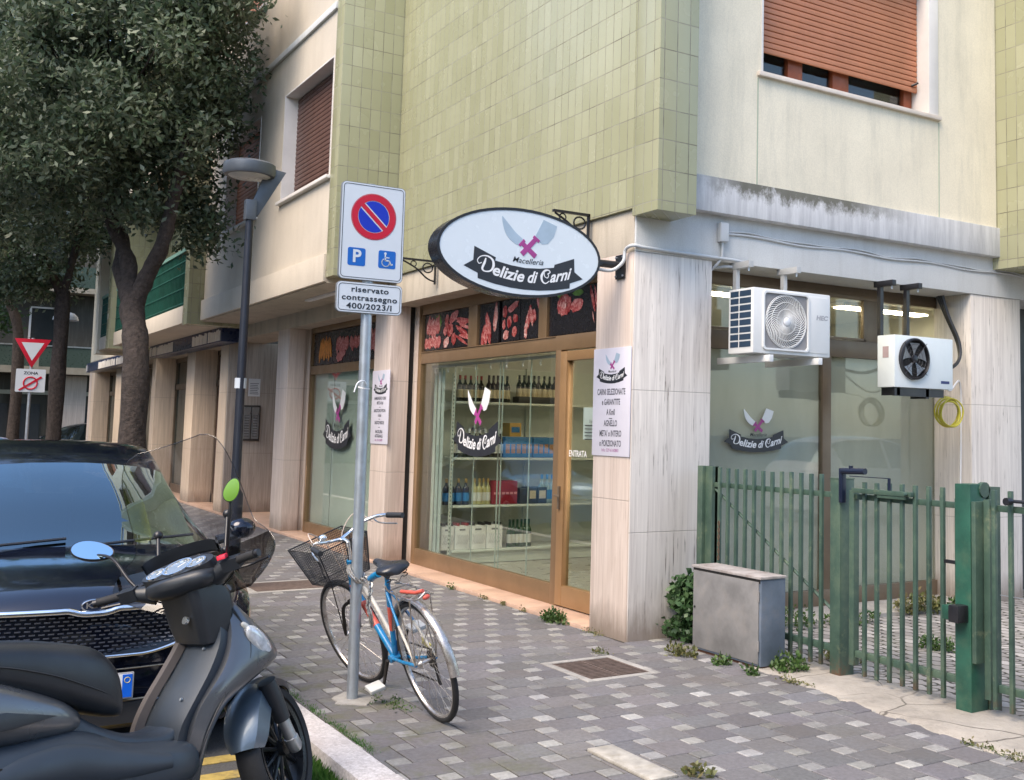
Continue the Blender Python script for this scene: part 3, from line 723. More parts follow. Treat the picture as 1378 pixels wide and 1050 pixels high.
pack(405, 535, SHZ[2], .24, BLUEP, 'jar_pack', 'blue wrapped pack of amber jars on the second shelf, left one', 'pack', (AMB, 5, .2, .65))
pack(540, 665, SHZ[2], .24, BLUEP, 'jar_pack', 'blue wrapped pack of amber jars on the second shelf, next to the door post', 'pack', (AMB, 5, .2, .65))
pack(425, 480, SHZ[2]+.245, .16, M('ochre carton', (.45, .27, .05), .5), 'carton', 'ochre carton on top of the blue jar packs', 'box', (BLUEP, 1, .3, .7))
pack(358, 470, SHZ[1], .27, M('dark red can pack', (.25, .01, .03), .35), 'can_pack', 'dark red pack of cans on the third shelf', 'pack', (M('pink print', (.6, .25, .3), .5), 6, .42, .52))
pack(482, 520, SHZ[1], .18, BLACKP, 'carton', 'black carton left of the labelled black cartons', 'box')
pack(523, 564, SHZ[1], .19, BLACKP, 'carton', 'black carton with a cream label, left of the pair', 'box', (LCREAM, 1, .3, .8), 'labelled black cartons')
pack(568, 612, SHZ[1], .19, BLACKP, 'carton', 'black carton with a cream label, right of the pair', 'box', (LCREAM, 1, .3, .8), 'labelled black cartons')
WB = M('white printed carton', (.80, .80, .80), .55)
def whitebox(p0, p1, lab):
    y0, y1 = yz(p0), yz(p1); t = thing('white_box', lab, 'box', (-4.7, (y0+y1)/2, SHZ[0]), 'white cartons on the bottom shelf'); z = SHZ[0]
    MB().box(-4.86, -4.625, y0, y1, z, z+.27).build('carton', WB, t, bevel=.004)
    mb = MB(); g_ = FR2(0, z, -4.625); W_ = y1-y0
    for k in range(7):
        a = y0+W_*(.12+.11*k); mb.tube([(-4.624, a, z+.06), (-4.624, a+.03, z+.12), (-4.624, a+.01, z+.17)], .002, 4)
    mb.box(-4.625, -4.623, y0+W_*.3, y0+W_*.7, z+.215, z+.235); mb.build('print', M('grey print', (.22, .22, .24), .6), t)
    mb = MB(); mb.box(-4.76, -4.62, y0+.02, y0+.05, z+.27, z+.30); mb.box(-4.76, -4.62, y1-.05, y1-.02, z+.27, z+.30); mb.build('handle', RCAP if p0 == 192 else BLACKP, t)
whitebox(130, 188, 'leftmost white carton on the bottom shelf'); whitebox(192, 256, 'white carton with red handles on the bottom shelf'); whitebox(260, 330, 'white printed carton right of the red handled one'); whitebox(334, 405, 'white carton beside the green bottles')
# counter seen through the door
t = thing('display_counter', 'white refrigerated counter with a glass top behind the shop door', 'counter', (-3.2, 3.6, .025))
MB().box(-4.4, -1.6, 3.3, 4.1, .08, .95).build('cabinet', M('counter white', (.55, .56, .54), .35), t, bevel=.02)
MB().box(-4.35, -1.65, 3.35, 4.05, .03, .08).build('plinth', BLACKP, t)
MB().prism([(3.32, .95), (4.08, .95), (4.08, 1.30), (3.7, 1.36), (3.42, 1.15)], (Vector((-4.38, 0, 0)), Vector((0, 1, 0)), Vector((0, 0, 1)), Vector((1, 0, 0))), 0, 2.74).build('glass_hood', glassmat('counter glass', (.8, .85, .85), 1.2), t)
# meat pictures over the transom
def meatmat(name, c1, c2, sc):
    m, g, p, o = newmat(name); P = g.pos(); v = g.scalev(P, 1, 1, 1)
    n = g.noise(v, sc, 6, .7, 1.5); c = g.ramp(n, [(.30, tuple(a*.35 for a in c1)), (.45, c1), (.58, tuple((a+b)/2 for a, b in zip(c1, c2))), (.66, c2)])
    put(g, p, 'Base Color', c); p.inputs['Roughness'].default_value = .35; return m
MEAT = [meatmat('red meat print', (.24, .006, .008), (.60, .26, .22), 17), meatmat('pink meat print', (.36, .035, .035), (.72, .46, .40), 24), meatmat('fat meat print', (.42, .12, .10), (.78, .66, .58), 20)]
LEAF = M('salad print', (.10, .20, .03), .5, var=.4, sc=20); PRINTB = M('black print', (.013, .011, .013), .25, bump=0); ORANGE = M('orange meat print', (.62, .22, .03), .4, var=.3, sc=20)
def blob(mb, cx, cz, a, b, rot, fr, mi, d=.0015, k=14, jag=.18):
    pts = []
    for i in range(k):
        t_ = 2*pi*i/k; q = 1+random.uniform(-jag, jag); x, z = a*cos(t_)*q, b*sin(t_)*q
        pts.append((cx+x*cos(rot)-z*sin(rot), cz+x*sin(rot)+z*cos(rot)))
    mb.prism(pts, fr, d, d+.001+random.uniform(0, .0008), mi)
def picture(x0, x1, z0, z1, parent, fn):
    y = SY-.004
    bd = MB().box(x0, x1, y, SY+.02, z0, z1).build('picture_panel', PRINTB, parent)
    mb = MB(); fr = FR1(x0, z0, y); fn(mb, fr, x1-x0, z1-z0); mb.build('picture', MEAT+[LEAF, ORANGE, MARB], bd)
def ribs(mb, fr, cx, cz, w_, h):
    for i in range(5):
        x = cx-w_/2+w_*i/4; blob(mb, x, cz+random.uniform(-.02, .02), w_*.16, h*.42, random.uniform(-.4, .1), fr, 1, .002+.0003*i)
def scatter(mb, fr, x0, x1, z0, z1, n, s=.06):
    for i in range(n):
        blob(mb, random.uniform(x0, x1), random.uniform(z0, z1), s*random.uniform(.7, 1.4), s*random.uniform(.5, .9), random.uniform(0, 3), fr, random.choice((0, 0, 1, 2)), .0015+.0004*i)
def pic_a(mb, fr, w_, h):
    ribs(mb, fr, .25, .27, .28, .26); ribs(mb, fr, .24, .09, .34, .15); blob(mb, .38, .3, .08, .1, 0, fr, 3, .0012)
    for cx, cz, a, b, r_, m_ in ((.62, .30, .05, .08, 0, 0), (.80, .34, .13, .055, .4, 1), (.72, .20, .08, .07, .3, 0), (.58, .20, .05, .05, 0, 1), (.62, .07, .08, .05, .5, 2), (.82, .10, .06, .07, 0, 0)): blob(mb, cx, cz, a, b, r_, fr, m_, .0025)
    for k in range(9): blob(mb, 1.02+.03*(k % 4), .30-.028*k, .17, .018, random.uniform(-.5, .3), fr, k % 2, .0035+.0003*k, jag=.1)
def pic_b(mb, fr, w_, h):
    for k, (cx, cz) in enumerate(((.10, .08), (.16, .12), (.24, .10), (.20, .20))): blob(mb, cx, cz, .045, .12, -.3+.2*k, fr, k % 2, .002+.0004*k)
    blob(mb, .37, .26, .045, .14, -.12, fr, 2, .002)
def pic_c(mb, fr, w_, h):
    for cx, cz, a, b, r_, m_ in ((.07, .30, .045, .06, 0, 0), (.25, .34, .12, .04, .35, 1), (.17, .19, .05, .06, 0, 0), (.30, .22, .05, .045, 0, 0), (.10, .07, .06, .05, .4, 2), (.28, .09, .05, .055, 0, 0), (.05, .17, .035, .05, 0, 1)): blob(mb, cx, cz, a, b, r_, fr, m_, .0025)
def pic_d(mb, fr, w_, h):
    for k in range(7): blob(mb, .12+.03*k, .14+.035*k*(1 if k < 4 else .4), .02, .12-.01*k, -.25+.1*k, fr, (1, 2, 0)[k % 3], .002+.0004*k)
    blob(mb, .36, .34, .025, .07, .4, fr, 1, .004); blob(mb, .12, .08, .03, .08, .0, fr, 2, .004)
def pic_e(mb, fr, w_, h):
    for k in range(8):
        a = k*.8; blob(mb, .28+.09*cos(a), .27+.06*sin(a), .07, .035, a+1.5, fr, (1, 0)[k % 2], .002+.0004*k)
    blob(mb, .28, .27, .05, .035, 0, fr, 2, .006); blob(mb, .50, .25, .11, .06, .2, fr, 1, .003); blob(mb, .52, .36, .10, .03, 0, fr, 3, .0012); blob(mb, .20, .38, .06, .04, 0, fr, 3, .0012)
    for k in range(9): blob(mb, .78+.07*k, .28-.02*(k % 3), .022, .14, .35, fr, (0, 1)[k % 2], .003+.0003*k)
    for k in range(6): blob(mb, .80+.08*k, .12, .006, .05, .3, fr, 2, .006)
picture(-4.835, -3.64, 2.445, 2.86, W1, pic_a)
picture(-3.375, -2.93, 2.445, 2.86, W1, pic_b); picture(-2.86, -2.47, 2.445, 2.86, W1, pic_c); picture(-2.455, -2.055, 2.445, 2.86, W1, pic_d)
picture(-1.875, -.56, 2.445, 2.86, W1, pic_e)
def pic_f(mb, fr, w_, h):
    for k in range(6): blob(mb, .3+.09*k, .2+.03*(k % 2), .045, .16, .1*k-.2, fr, 4, .002+.0004*k)
    ribs(mb, fr, 1.25, .25, .4, .25); blob(mb, 1.2, .1, .18, .07, .2, fr, 1, .004); ribs(mb, fr, 1.75, .25, .3, .2)
    ribs(mb, fr, 2.6, .25, .4, .35); blob(mb, 2.9, .2, .15, .1, 0, fr, 0, .005)
picture(-8.97, -5.77, 2.43, 2.89, W2, pic_f)
# ================================================================== LOGO
KBL = M('pale steel blue print', (.36, .46, .55), .4, bump=0); PURP = M('purple print', (.36, .05, .24), .4, bump=0); INK = M('charcoal print', (.022, .024, .030), .4, bump=0); KWH = M('white blade print', (.74, .76, .76), .4, bump=0)
def logo(fr, W_, parent, d=.0015, blade=None, sy=1.0, opaque=True):
    O, U, V, N = fr; f = (O, U*W_, V*W_*sy, N)
    rib = [(-.42, .146), (-.245, .083), (-.25, .060), (-.12, .040), (0, .032), (.12, .040), (.245, .060), (.25, .083), (.42, .146), (.425, .046), (.5, 0), (.387, -.043), (.385, -.080), (.25, -.107), (.12, -.122), (0, -.126), (-.12, -.122), (-.25, -.107), (-.385, -.080), (-.387, -.043), (-.5, 0), (-.425, .046)]
    MB().prism(rib, f, 0, d).build('ribbon', INK, parent)
    mb = MB()
    mb.prism(smooth2([(-.205, .385), (-.17, .36), (-.09, .285), (-.02, .232), (-.052, .192), (-.13, .225), (-.18, .285)]), f, 0, d)
    mb.prism([(.145, .405), (.262, .372), (.235, .29), (.185, .232), (.135, .222), (.105, .252), (.078, .276)], f, 0, d)
    mb.build('blades', blade or KBL, parent)
    mb = MB()
    bk_ = [0]
    def bar(a, b, w_):
        bk_[0] += 1
        a = Vector(a); b = Vector(b); t_ = (b-a).normalized(); n_ = Vector((-t_.y, t_.x))*w_
        mb.prism([tuple(a+n_), tuple(a-n_), tuple(b-n_*1.15), tuple(b+n_*1.15)], f, 0, d*(1.2+.25*bk_[0]))
    bar((-.035, .214), (.085, .125), .017); bar((.09, .262), (-.032, .130), .017); bar((-.055, .19), (-.012, .235), .010); bar((.062, .272), (.112, .238), .010)
    mb.build('handles', PURP, parent)
    mb = MB()
    R_ = 1.35
    def warp(x, y): return x, y+x*x/R_*.5*.9
    textpoly('Macelleria', .058, f, .96, .32, .0002, lambda x, y: (x*1.15+.02, y+.082+x*x*.35), mb=mb, w0=0, depth=d); mb.build('small_lettering', INK, parent)
    mb = MB()
    def fit(body, u0, u1):
        t_ = MB(); textpoly(body, .118, (Vector((0, 0, 0)), Vector((1, 0, 0)), Vector((0, 1, 0)), Vector((0, 0, 1))), 1, .34, .0030, mb=t_)
        xs_ = [p[0] for p in t_.v]; x0, x1 = min(xs_), max(xs_); b0 = len(mb.v)
        cap = -.118*.36
        for p in t_.v:
            u = u0+(p[0]-x0)/(x1-x0)*(u1-u0); v = (p[1]-cap)+(-.078+.42*u*u); mb.v.append(tuple(f[0]+f[1]*u+f[2]*v+f[3]*(d*1.5)))
        for g_ in t_.f: mb.f.append(tuple(i+b0 for i in g_)); mb.m.append(0)
    fit('elizie', -.268, -.005); fit('di', .022, .108); fit('arni', .212, .40)
    def stroke(pts, ws):
        pts = smooth2(pts, False, 5); n = len(pts); L = []; Rr = []
        for i, q in enumerate(pts):
            a = Vector(pts[max(i-1, 0)]); b = Vector(pts[min(i+1, n-1)]); t_ = (b-a).normalized(); nn = Vector((-t_.y, t_.x)); k = i/(n-1)*(len(ws)-1); i0 = int(min(k, len(ws)-2)); w_ = ws[i0]+(ws[i0+1]-ws[i0])*(k-i0)
            L.append(tuple(Vector(q)+nn*w_)); Rr.append(tuple(Vector(q)-nn*w_))
        for i in range(n-1): mb.prism([L[i], Rr[i], Rr[i+1], L[i+1]], f, d, d*1.6)
    # swash capitals D and C
    stroke([(-.325, .070), (-.335, .035), (-.352, -.008), (-.330, -.026), (-.285, -.018), (-.262, .020), (-.272, .062), (-.315, .085), (-.365, .078), (-.392, .050), (-.38, .026), (-.358, .034)], [.004, .009, .008, .004, .006, .010, .008, .005, .003, .003, .003, .003])
    stroke([(.196, .010), (.212, .022), (.198, .036), (.165, .028), (.140, -.012), (.148, -.050), (.175, -.064), (.206, -.044)], [.004, .004, .004, .008, .010, .007, .004, .003])
    stroke([(.163, .020), (.166, -.012), (.19, -.022), (.200, -.002), (.190, .010)], [.003, .003, .003, .003, .003])
    mb.build('lettering', WHITE, parent)
def smooth2(pts, closed=True, k=5):
    return [(p.x, p.y) for p in smoothpts([(a, b, 0) for a, b in pts], k, closed)]
# oval projecting sign at right angles to the street front
SX = -.085; sg = thing('oval_sign', 'white oval projecting butcher sign with crossed knives and black ribbon', 'sign', (SX, -.93, 2.55))
def oval(r, rz, x0, x1, n=56): return [[(x, -.932+r*cos(2*pi*i/n), 2.878+rz*sin(2*pi*i/n)) for i in range(n)] for x in (x0, x1)]
MB().loft(oval(.668, .322, SX-.175, SX-.004)).build('box', M('black sign rim', (.018, .018, .022), .25, var=.2), sg, smooth=40)
MB().loft(oval(.675, .329, SX-.014, SX+.004)+oval(.655, .309, SX+.004, SX+.002), cap=False).build('rim', BLACK, sg, smooth=30)
SIGNW = M('white acrylic sign face', (.66, .72, .76), .22, var=.02, bump=0)  # plain blue-white face colour, no emission
MB().loft(oval(.657, .311, SX-.01, SX)).build('face', SIGNW, sg); MB().loft(oval(.657, .311, SX-.178, SX-.170)).build('face', SIGNW, sg)
lp = MB().box(SX-.001, SX, -.94, -.93, 2.87, 2.88).build('emblem', SIGNW, sg)
logo((Vector((SX, -.905, 2.735)), Vector((0, 1, -.012)), Vector((0, 0, 1)), Vector((1, 0, 0))), .985, lp, .002, sy=1.03)
m_ = MB(); m_.tube([(SX-.09, -.27, 2.885), (SX-.09, -.02, 2.885)], .030, 12); m_.box(SX-.16, SX-.03, -.018, -.004, 2.78, 2.97); m_.box(SX-.12, SX-.06, -.30, -.2, 2.87, 2.90); m_.build('mounting_arm', BLACK, sg, smooth=40)
m_ = MB()
for dx in (-.145, -.045):
    for z in (2.80, 2.95): m_.lathe([(.008, 0), (.008, .012)], (SX+dx, -.018, z), (0, -1, 0), 8)
m_.build('bolt', STEEL, sg)
def wallbracket(x, z0, z1, L, lab):
    t = thing('wall_bracket', lab, 'bracket', (x, -.04, z0), 'scroll brackets over the shop window'); y = -.034
    MB().box(x-.015, x+.015, y-.012, y, z0, z1).build('wall_plate', BLACK, t); MB().box(x-.015, x+.015, y-L, y, z1-.02, z1).build('arm', BLACK, t)
    mb = MB(); H = z1-z0
    mb.tube(smoothpts([(x, y-.01, z0+.03), (x, y-.10, z0+.06), (x, y-L*.55, z1-.10), (x, y-L*.95, z1-.025)]), .009, 6)
    mb.tube([(x, y-.09+.055*cos(a), z1-.085+.05*sin(a)) for a in [i*.4 for i in range(17)]], .008, 6)
    mb.tube([(x, y-.25+.03*cos(a), z1-.055+.03*sin(a)) for a in [i*.4 for i in range(17)]], .006, 6)
    mb.build('scroll', BLACK, t, smooth=60)
wallbracket(-3.81, 3.09, 3.345, .40, 'black iron scroll bracket at the left of the oval sign'); wallbracket(-.645, 3.13, 3.365, .34, 'black iron scroll bracket between the oval sign and the corner pier')
# logo decals on the glass
d1 = MB().box(-3.40, -3.398, SY-.0022, SY-.002, 1.4, 1.402).build('window_decal', INK, W1); logo(FR1(-3.375, 1.455, SY-.0022), 1.17, d1, .0012, KWH, sy=1.15)
d2 = MB().box(-7.80, -7.798, SY-.0022, SY-.002, 1.5, 1.502).build('window_decal', INK, W2); logo(FR1(-7.81, 1.44, SY-.0022), 1.18, d2, .0012, KWH, sy=1.3)
d3 = MB().box(-.4525, -.452, 1.62, 1.622, 1.45, 1.452).build('window_decal', INK, W3); logo(FR2(1.625, 1.51, -.452), .735, d3, .0012, KWH)
# posters
POST = M('white poster board', (.62, .60, .66), .45, var=.03, bump=0); GTX = M('grey print text', (.10, .10, .12), .5, bump=0); MAG = M('magenta print', (.30, .03, .22), .5, bump=0)
def poster(x0, x1, z0, z1, lines, lab, small=False):
    t = thing('poster', lab, 'poster', ((x0+x1)/2, -.006, z0), 'butcher posters on the piers')
    MB().box(x0, x1, -.011, -.0025, z0, z1).build('board', POST, t, bevel=.002)
    cx = (x0+x1)/2; e = MB().box(cx-.001, cx, -.0112, -.011, z1-.2, z1-.199).build('emblem', POST, t); logo(FR1(cx-.0, z1-.225, -.011), (x1-x0)*.83, e, .0008, KBL)
    mb = MB(); 
    for k, (s_t, z, h, xs) in enumerate(lines): textpoly(s_t, h, FR1(cx, z, -.011), xs, 0, .0018, mb=mb, depth=.0008)
    mb.build('lettering', GTX, t)
    mb = MB(); textpoly('Info: 329 6160883', .036, FR1(cx, z0+.045, -.011), .95, mb=mb, depth=.0008); mb.build('phone_line', MAG, t)
poster(-.553, -.003, 1.385, 2.238, [('CARNI SELEZIONATE', 1.888, .066, .66), ('e GARANTITE', 1.808, .066, .66), ('A Km0', 1.728, .066, .66), ('—', 1.682, .05, .9), ('AGNELLO', 1.64, .066, .66), ("META' o INTERO", 1.56, .066, .66), ('o PORZIONATO', 1.482, .066, .66)], 'white butcher poster on the corner pier listing carni selezionate')
poster(-5.645, -5.085, 1.368, 2.230, [('HAMBURGER DI CARNI', 1.90, .05, .72), ('MISTE A Km0', 1.845, .05, .72), ('—', 1.80, .05, .9), ('ARROSTICINI DI PECORA', 1.755, .05, .66), ('A Km0', 1.70, .05, .72), ('—', 1.66, .05, .9), ('SALSICCE FRESCHE', 1.615, .05, .72), ('—', 1.565, .05, .9), ('MACELLERIA', 1.51, .05, .8), ('ARTIGIANALE', 1.46, .05, .8)], 'white butcher poster on the second pier behind the sign pole')
# ================================================================== AIR CONDITIONERS AND CABLES
def aircon(x0, x1, y0, y1, z0, z1):
    t = thing('air_conditioner', 'white air conditioner with a round spiral grille, nearer the corner pier', 'air conditioner', (x1, (y0+y1)/2, z0))
    AC = M('white air conditioner casing', (.66, .67, .66), .4, var=.03)
    MB().box(x0, x1, y0, y1, z0, z1).build('casing', AC, t, bevel=.012)
    mb = MB(); fc = (y0+.335, (z0+z1)/2+.005); R_ = .222
    mb.loft([[(x1+d, y, z) for y, z in rrect(fc[0]-R_-.02+k, fc[0]+R_+.02-k, fc[1]-R_-.012+k, fc[1]+R_+.012-k, .03)] for k, d in ((0, -.002), (0, .016), (.014, .016), (.016, .004))], cap=False)
    mb.build('grille_frame', AC, t, smooth=30)
    MB().prism(rrect(fc[0]-R_, fc[0]+R_, fc[1]-R_, fc[1]+R_, .03), FR2(0, 0, x1), .0005, .002).build('recess', M('grey fan recess', (.24, .235, .235), .7), t)
    mb = MB()
    for k in range(46):
        a0 = 2*pi*k/46; pts = []
        for i in range(8):
            r_ = .035+(.19)*i/7*1.0; a = a0+1.1*(i/7)**1.2; pts.append((x1+.013-.006*(i/7), fc[0]+min(.215, r_*1.1)*cos(a), fc[1]+min(.215, r_*1.1)*sin(a)))
        mb.tube(pts, .0032, 4, cap=False)
    for r_ in (.10, .155, .205): mb.tube([(x1+.010, fc[0]+r_*cos(a), fc[1]+r_*sin(a)) for a in [2*pi*i/40 for i in range(40)]], .003, 4, closed=True)
    mb.build('fan_grille', AC, t, smooth=60)
    MB().lathe([(.036, 0), (.036, .012), (.028, .017)], (x1+.004, fc[0], fc[1]), (1, 0, 0), 20).build('hub_cap', WHITE, t, smooth=40)
    MB().prism(rrect(y1-.245, y1-.02, z0+.03, z1-.03, .02), FR2(0, 0, x1), 0, .006).build('service_panel', AC, t, bevel=.002)
    mb = MB(); textpoly('HEC', .05, FR2(y1-.10, z1-.20, x1+.006), 1.3, .15, .002, mb=mb); mb.build('lettering', M('grey brand lettering', (.36, .36, .38), .5), t)
    mb = MB()
    for k in range(8):
        for xa, xb in ((x0+.03, x0+.13), (x0+.145, x1-.03)):
            z = z0+.05+k*.058; mb.box(xa, xb, y0-.003, y0+.004, z, z+.045)
    mb.build('side_louvre', M('dark blue coil', (.012, .035, .07), .5), t)
    for yy in (y0+.14, y1-.16):
        mb = MB(); mb.box(x0-.30, x1+.05, yy-.02, yy+.02, z0-.065, z0-.012); mb.box(x1+.0505, x1+.058, yy-.022, yy+.022, z0-.066, z0-.010); mb.build('support_rail', AC, t, bevel=.003)
    return t
aircon(.115, .43, .845, 1.665, 2.215, 2.735)
def hanger(y, x0, x1, z0, z1, mat, lab, L=.30):
    t = thing('hanger_bracket', lab, 'bracket', (x0, y, z0), 'steel hanger brackets over the courtyard window')
    MB().box(x0-.02, x0+.02, y-.02, y+.02, z0, z1-.05).build('upright', mat, t); MB().box(x0-.06, x1, y-.025, y+.025, z1-.055, z1-.003).build('arm', mat, t, bevel=.003)
    MB().lathe([(.008, 0), (.008, .05)], (x1-.03, y, z1-.085), (0, 0, 1), 6).build('bolt', STEEL, t)
hanger(.99, .03, .22, 2.66, 2.985, M('grey painted steel', (.42, .43, .43), .5), 'pale hanger bracket over the left end of the first air conditioner'); hanger(1.505, .03, .22, 2.66, 2.985, M('grey painted steel', (.42, .43, .43), .5), 'pale hanger bracket over the right end of the first air conditioner')
def cooler(x0, x1, y0, y1, z0, z1):
    t = thing('condenser_unit', 'white box condenser with a round black fan, further from the corner', 'condenser', (x1, (y0+y1)/2, z0))
    CC = M('pale blue white sheet metal', (.66, .71, .71), .4, var=.04)
    MB().box(x0, x1, y0, y1, z0, z1).build('casing', CC, t, bevel=.006); c = (y0+.235, (z0+z1)/2+.025); R_ = .185
    MB().lathe([(R_, 0), (R_, .03), (R_-.012, .034), (R_-.02, .02), (R_-.02, .002)], (x1, c[0], c[1]), (1, 0, 0), 36, cap=False).build('fan_ring', BLACK, t, smooth=40)
    MB().prism(circ(c, R_-.015, 32), FR2(0, 0, x1), .0005, .002).build('recess', DARK, t)
    mb = MB()
    for k in range(5):
        a = 2*pi*k/5+.3; 
        ring = [(x1+.008+.010*(q/6), c[0]+(.03+.125*q/6)*cos(a+s*(.12+.32*q/6)), c[1]+(.03+.125*q/6)*sin(a+s*(.12+.32*q/6))) for s in (-1, 1) for q in range(7)]
        mb.loft([[ring[q], ring[7+q]] for q in range(7)], cap=False, ringclosed=False)
    mb.build('fan_blade', M('grey fan blade', (.20, .20, .21), .35, .5), t, smooth=50)
    MB().lathe([(.035, 0), (.035, .02), (.02, .026)], (x1+.006, c[0], c[1]), (1, 0, 0), 16).build('hub', BLACK, t, smooth=40)
    mb = MB()
    for r_ in (.05, .09, .13, .165): mb.tube([(x1+.032, c[0]+r_*cos(a), c[1]+r_*sin(a)) for a in [2*pi*i/36 for i in range(36)]], .0018, 4, closed=True)
    for k in range(4):
        a = .785+k*pi/2; mb.tube([(x1+.033, c[0]+.03*cos(a), c[1]+.03*sin(a)), (x1+.034, c[0]+.2*cos(a), c[1]+.2*sin(a))], .003, 4)
    mb.build('fan_guard', BLACK, t)
    MB().box(x1, x1+.002, y1-.16, y1-.05, z0+.05, z0+.075).build('plate', M('navy badge', (.02, .03, .12), .4), t)
    MB().box(x1-.14, x1-.07, y0-.002, y0, z1-.20, z1-.10).build('sticker', M('grey pink sticker', (.40, .30, .30), .5), t)
    mb = MB(); mb.box(x0, x1-.02, y0+.05, y0+.09, z0-.07, z0); mb.box(x0, x1-.02, y0+.42, y0+.46, z0-.09, z0); mb.box(x1-.05, x1-.02, y0+.02, y1-.1, z0-.075, z0-.004); mb.build('support_rail', BLACK, t)
cooler(.13, .335, 2.52, 3.275, 2.012, 2.472)
hanger(2.66, .03, .20, 2.45, 2.985, BLACK, 'black hanger bracket over the left half of the condenser'); hanger(3.00, .03, .20, 2.45, 2.985, BLACK, 'black hanger bracket over the right half of the condenser')
GREY = M('grey conduit', (.50, .52, .53), .5, var=.05)
t = thing('junction_box', 'small grey electrical box on the courtyard lintel', 'junction box', (.03, .845, 3.15)); MB().box(.012, .06, .795, .885, 3.14, 3.30).build('casing', GREY, t, bevel=.008); MB().box(.06, .064, .80, .88, 3.145, 3.295).build('lid', GREY, t, bevel=.002)
mb = MB(); wv = [(.018+.004*sin(i*.9), .885+.225*i, 3.215+.010*sin(i*1.3)+(.0 if i else -.0)) for i in range(18)]
mb.tube(smoothpts(wv, 4), .010, 7); mb.tube(smoothpts([(.022, .84, 3.235-.004*0)]+[(x+.002, y+.02, z+.018+.007*sin(i*2.1)) for i, (x, y, z) in enumerate(wv)], 4), .007, 6)
mb.build('cable', GREY, smooth=60, label='grey cable run sagging along the courtyard lintel from the junction box', cat='cable')
mb = MB(); mb.tube(smoothpts([(SX-.09, -.30, 2.845), (SX-.05, -.13, 2.83), (SX+.0, -.05, 2.90), (SX+.01, -.035, 2.995), (.015, -.03, 3.02), (.034, .05, 3.013)], 6), .014, 8); mb.tube([(.034, .05, 3.013), (.034, .55, 3.006), (.036, .95, 3.004), (.036, 1.10, 2.995), (.03, 1.13, 2.975), (.02, 1.08, 2.955), (-.02, .9, 2.95), (-.1, .8, 2.93)], .013, 8)
mb.tube([(.03, .84, 3.15), (.03, .84, 3.02), (.02, .80, 2.96), (-.05, .775, 2.9)], .012, 8)
mb.build('conduit', GREY, smooth=60, label='grey conduit looping from the oval sign round the corner pier', cat='conduit')
mb = MB()
for k in range(3): mb.tube(smoothpts([(-.12-.03*k, 3.66, 2.95), (-.08-.03*k, 3.70+.02*k, 2.75), (-.02-.02*k, 3.78+.012*k, 2.5), (.01, 3.74, 2.32), (.08, 3.5, 2.22), (.17, 3.27, 2.25)], 6), .017, 8)
mb.build('pipe_bundle', BLACKP, smooth=60, label='black lagged pipes dropping beside the right courtyard pier to the condenser', cat='pipes')
mb = MB(); mb.tube(smoothpts([(.16, 3.28, 2.2), (.05, 3.55, 2.02), (-.10, 3.88, 2.12), (-.12, 3.92, 1.7), (-.12, 3.91, .9), (-.10, 3.93, .05)], 6), .009, 7); mb.build('drain_hose', WHITE, smooth=60, label='thin white drain hose running down beside the right courtyard pier', cat='hose')
mb = MB()
for k in range(6):
    ph = k*1.3; r_ = .13+.012*sin(ph); mb.tube([(0.02+.012*k+.006*sin(3*a+ph), 3.55+.012*cos(ph*2)+r_*1.15*cos(a), 1.81+.012*sin(ph)+r_*sin(a)) for a in [2*pi*i/28 for i in range(28)]], .0085, 6, closed=True)
mb.tube([(.03, 3.53, 1.93), (.06, 3.40, 1.98), (.2, 3.25, 2.02)], .004, 6)
mb.build('coiled_hose', M('yellow green hose', (.55, .48, .05), .4), smooth=60, label='yellow hose coiled on the frame below the condenser', cat='hose')
# things on the entrance wall
t = thing('intercom', 'grey metal door intercom panel on the entrance wall', 'intercom', (-12.78, .4, 1.26)); MB().box(-12.79, -12.755, .25, .565, 1.26, 1.885).build('frame', M('dark intercom frame', (.06, .055, .05), .4), t, bevel=.005)
for y0, y1 in ((.275, .40), (.42, .54)):
    p_ = MB().box(-12.756, -12.75, y0, y1, 1.30, 1.85).build('panel', ALU, t)
    mb = MB()
    for k in range(9): mb.box(-12.75, -12.747, y0+.02, y1-.02, 1.33+k*.045, 1.36+k*.045)
    mb.build('buttons', M('grey buttons', (.20, .20, .20), .4), p_)
t = thing('notice', 'white notice sheet above the intercom', 'notice', (-12.785, .445, 2.04)); MB().box(-12.79, -12.782, .345, .545, 2.04, 2.35).build('sheet', WHITE, t)
mb = MB()
for k in range(7): mb.box(-12.782, -12.781, .37, .52-.01*(k % 3), 2.08+k*.03, 2.09+k*.03)
mb.build('text', GTX, t)
# ================================================================== FENCE, CABINET, GRATES
def greenpaint():
    m, g, p, o = newmat('old green paint'); P = g.pos()
    n = g.noise(P, 3.2, 6, .7); c = g.ramp(n, [(.3, (.026, .052, .041)), (.5, (.048, .086, .064)), (.7, (.095, .135, .092))])
    c = g.mix(g.mr(g.noise(P, 6, 8, .75), .58, .70, 0, .65), c, (.19, .21, .125)); x, y, z = g.sep(P)
    r_ = g.math('MULTIPLY', g.mr(g.noise(P, 18, 6, .7), .45, .6, 0, 1), g.mr(z, .16, .0, 0, .9), clamp=True)
    c = g.mix(r_, c, (.12, .05, .025)); put(g, p, 'Base Color', c); p.inputs['Roughness'].default_value = .45
    put(g, p, 'Normal', g.bump(g.noise(P, 50, 4), .2, .003)); return m
GP = greenpaint(); GPL = M('fresher green paint', (.018, .078, .052), .45, var=.35, sc=5, dirt=(.08, .13, .08), dirtamt=.6, local=False)
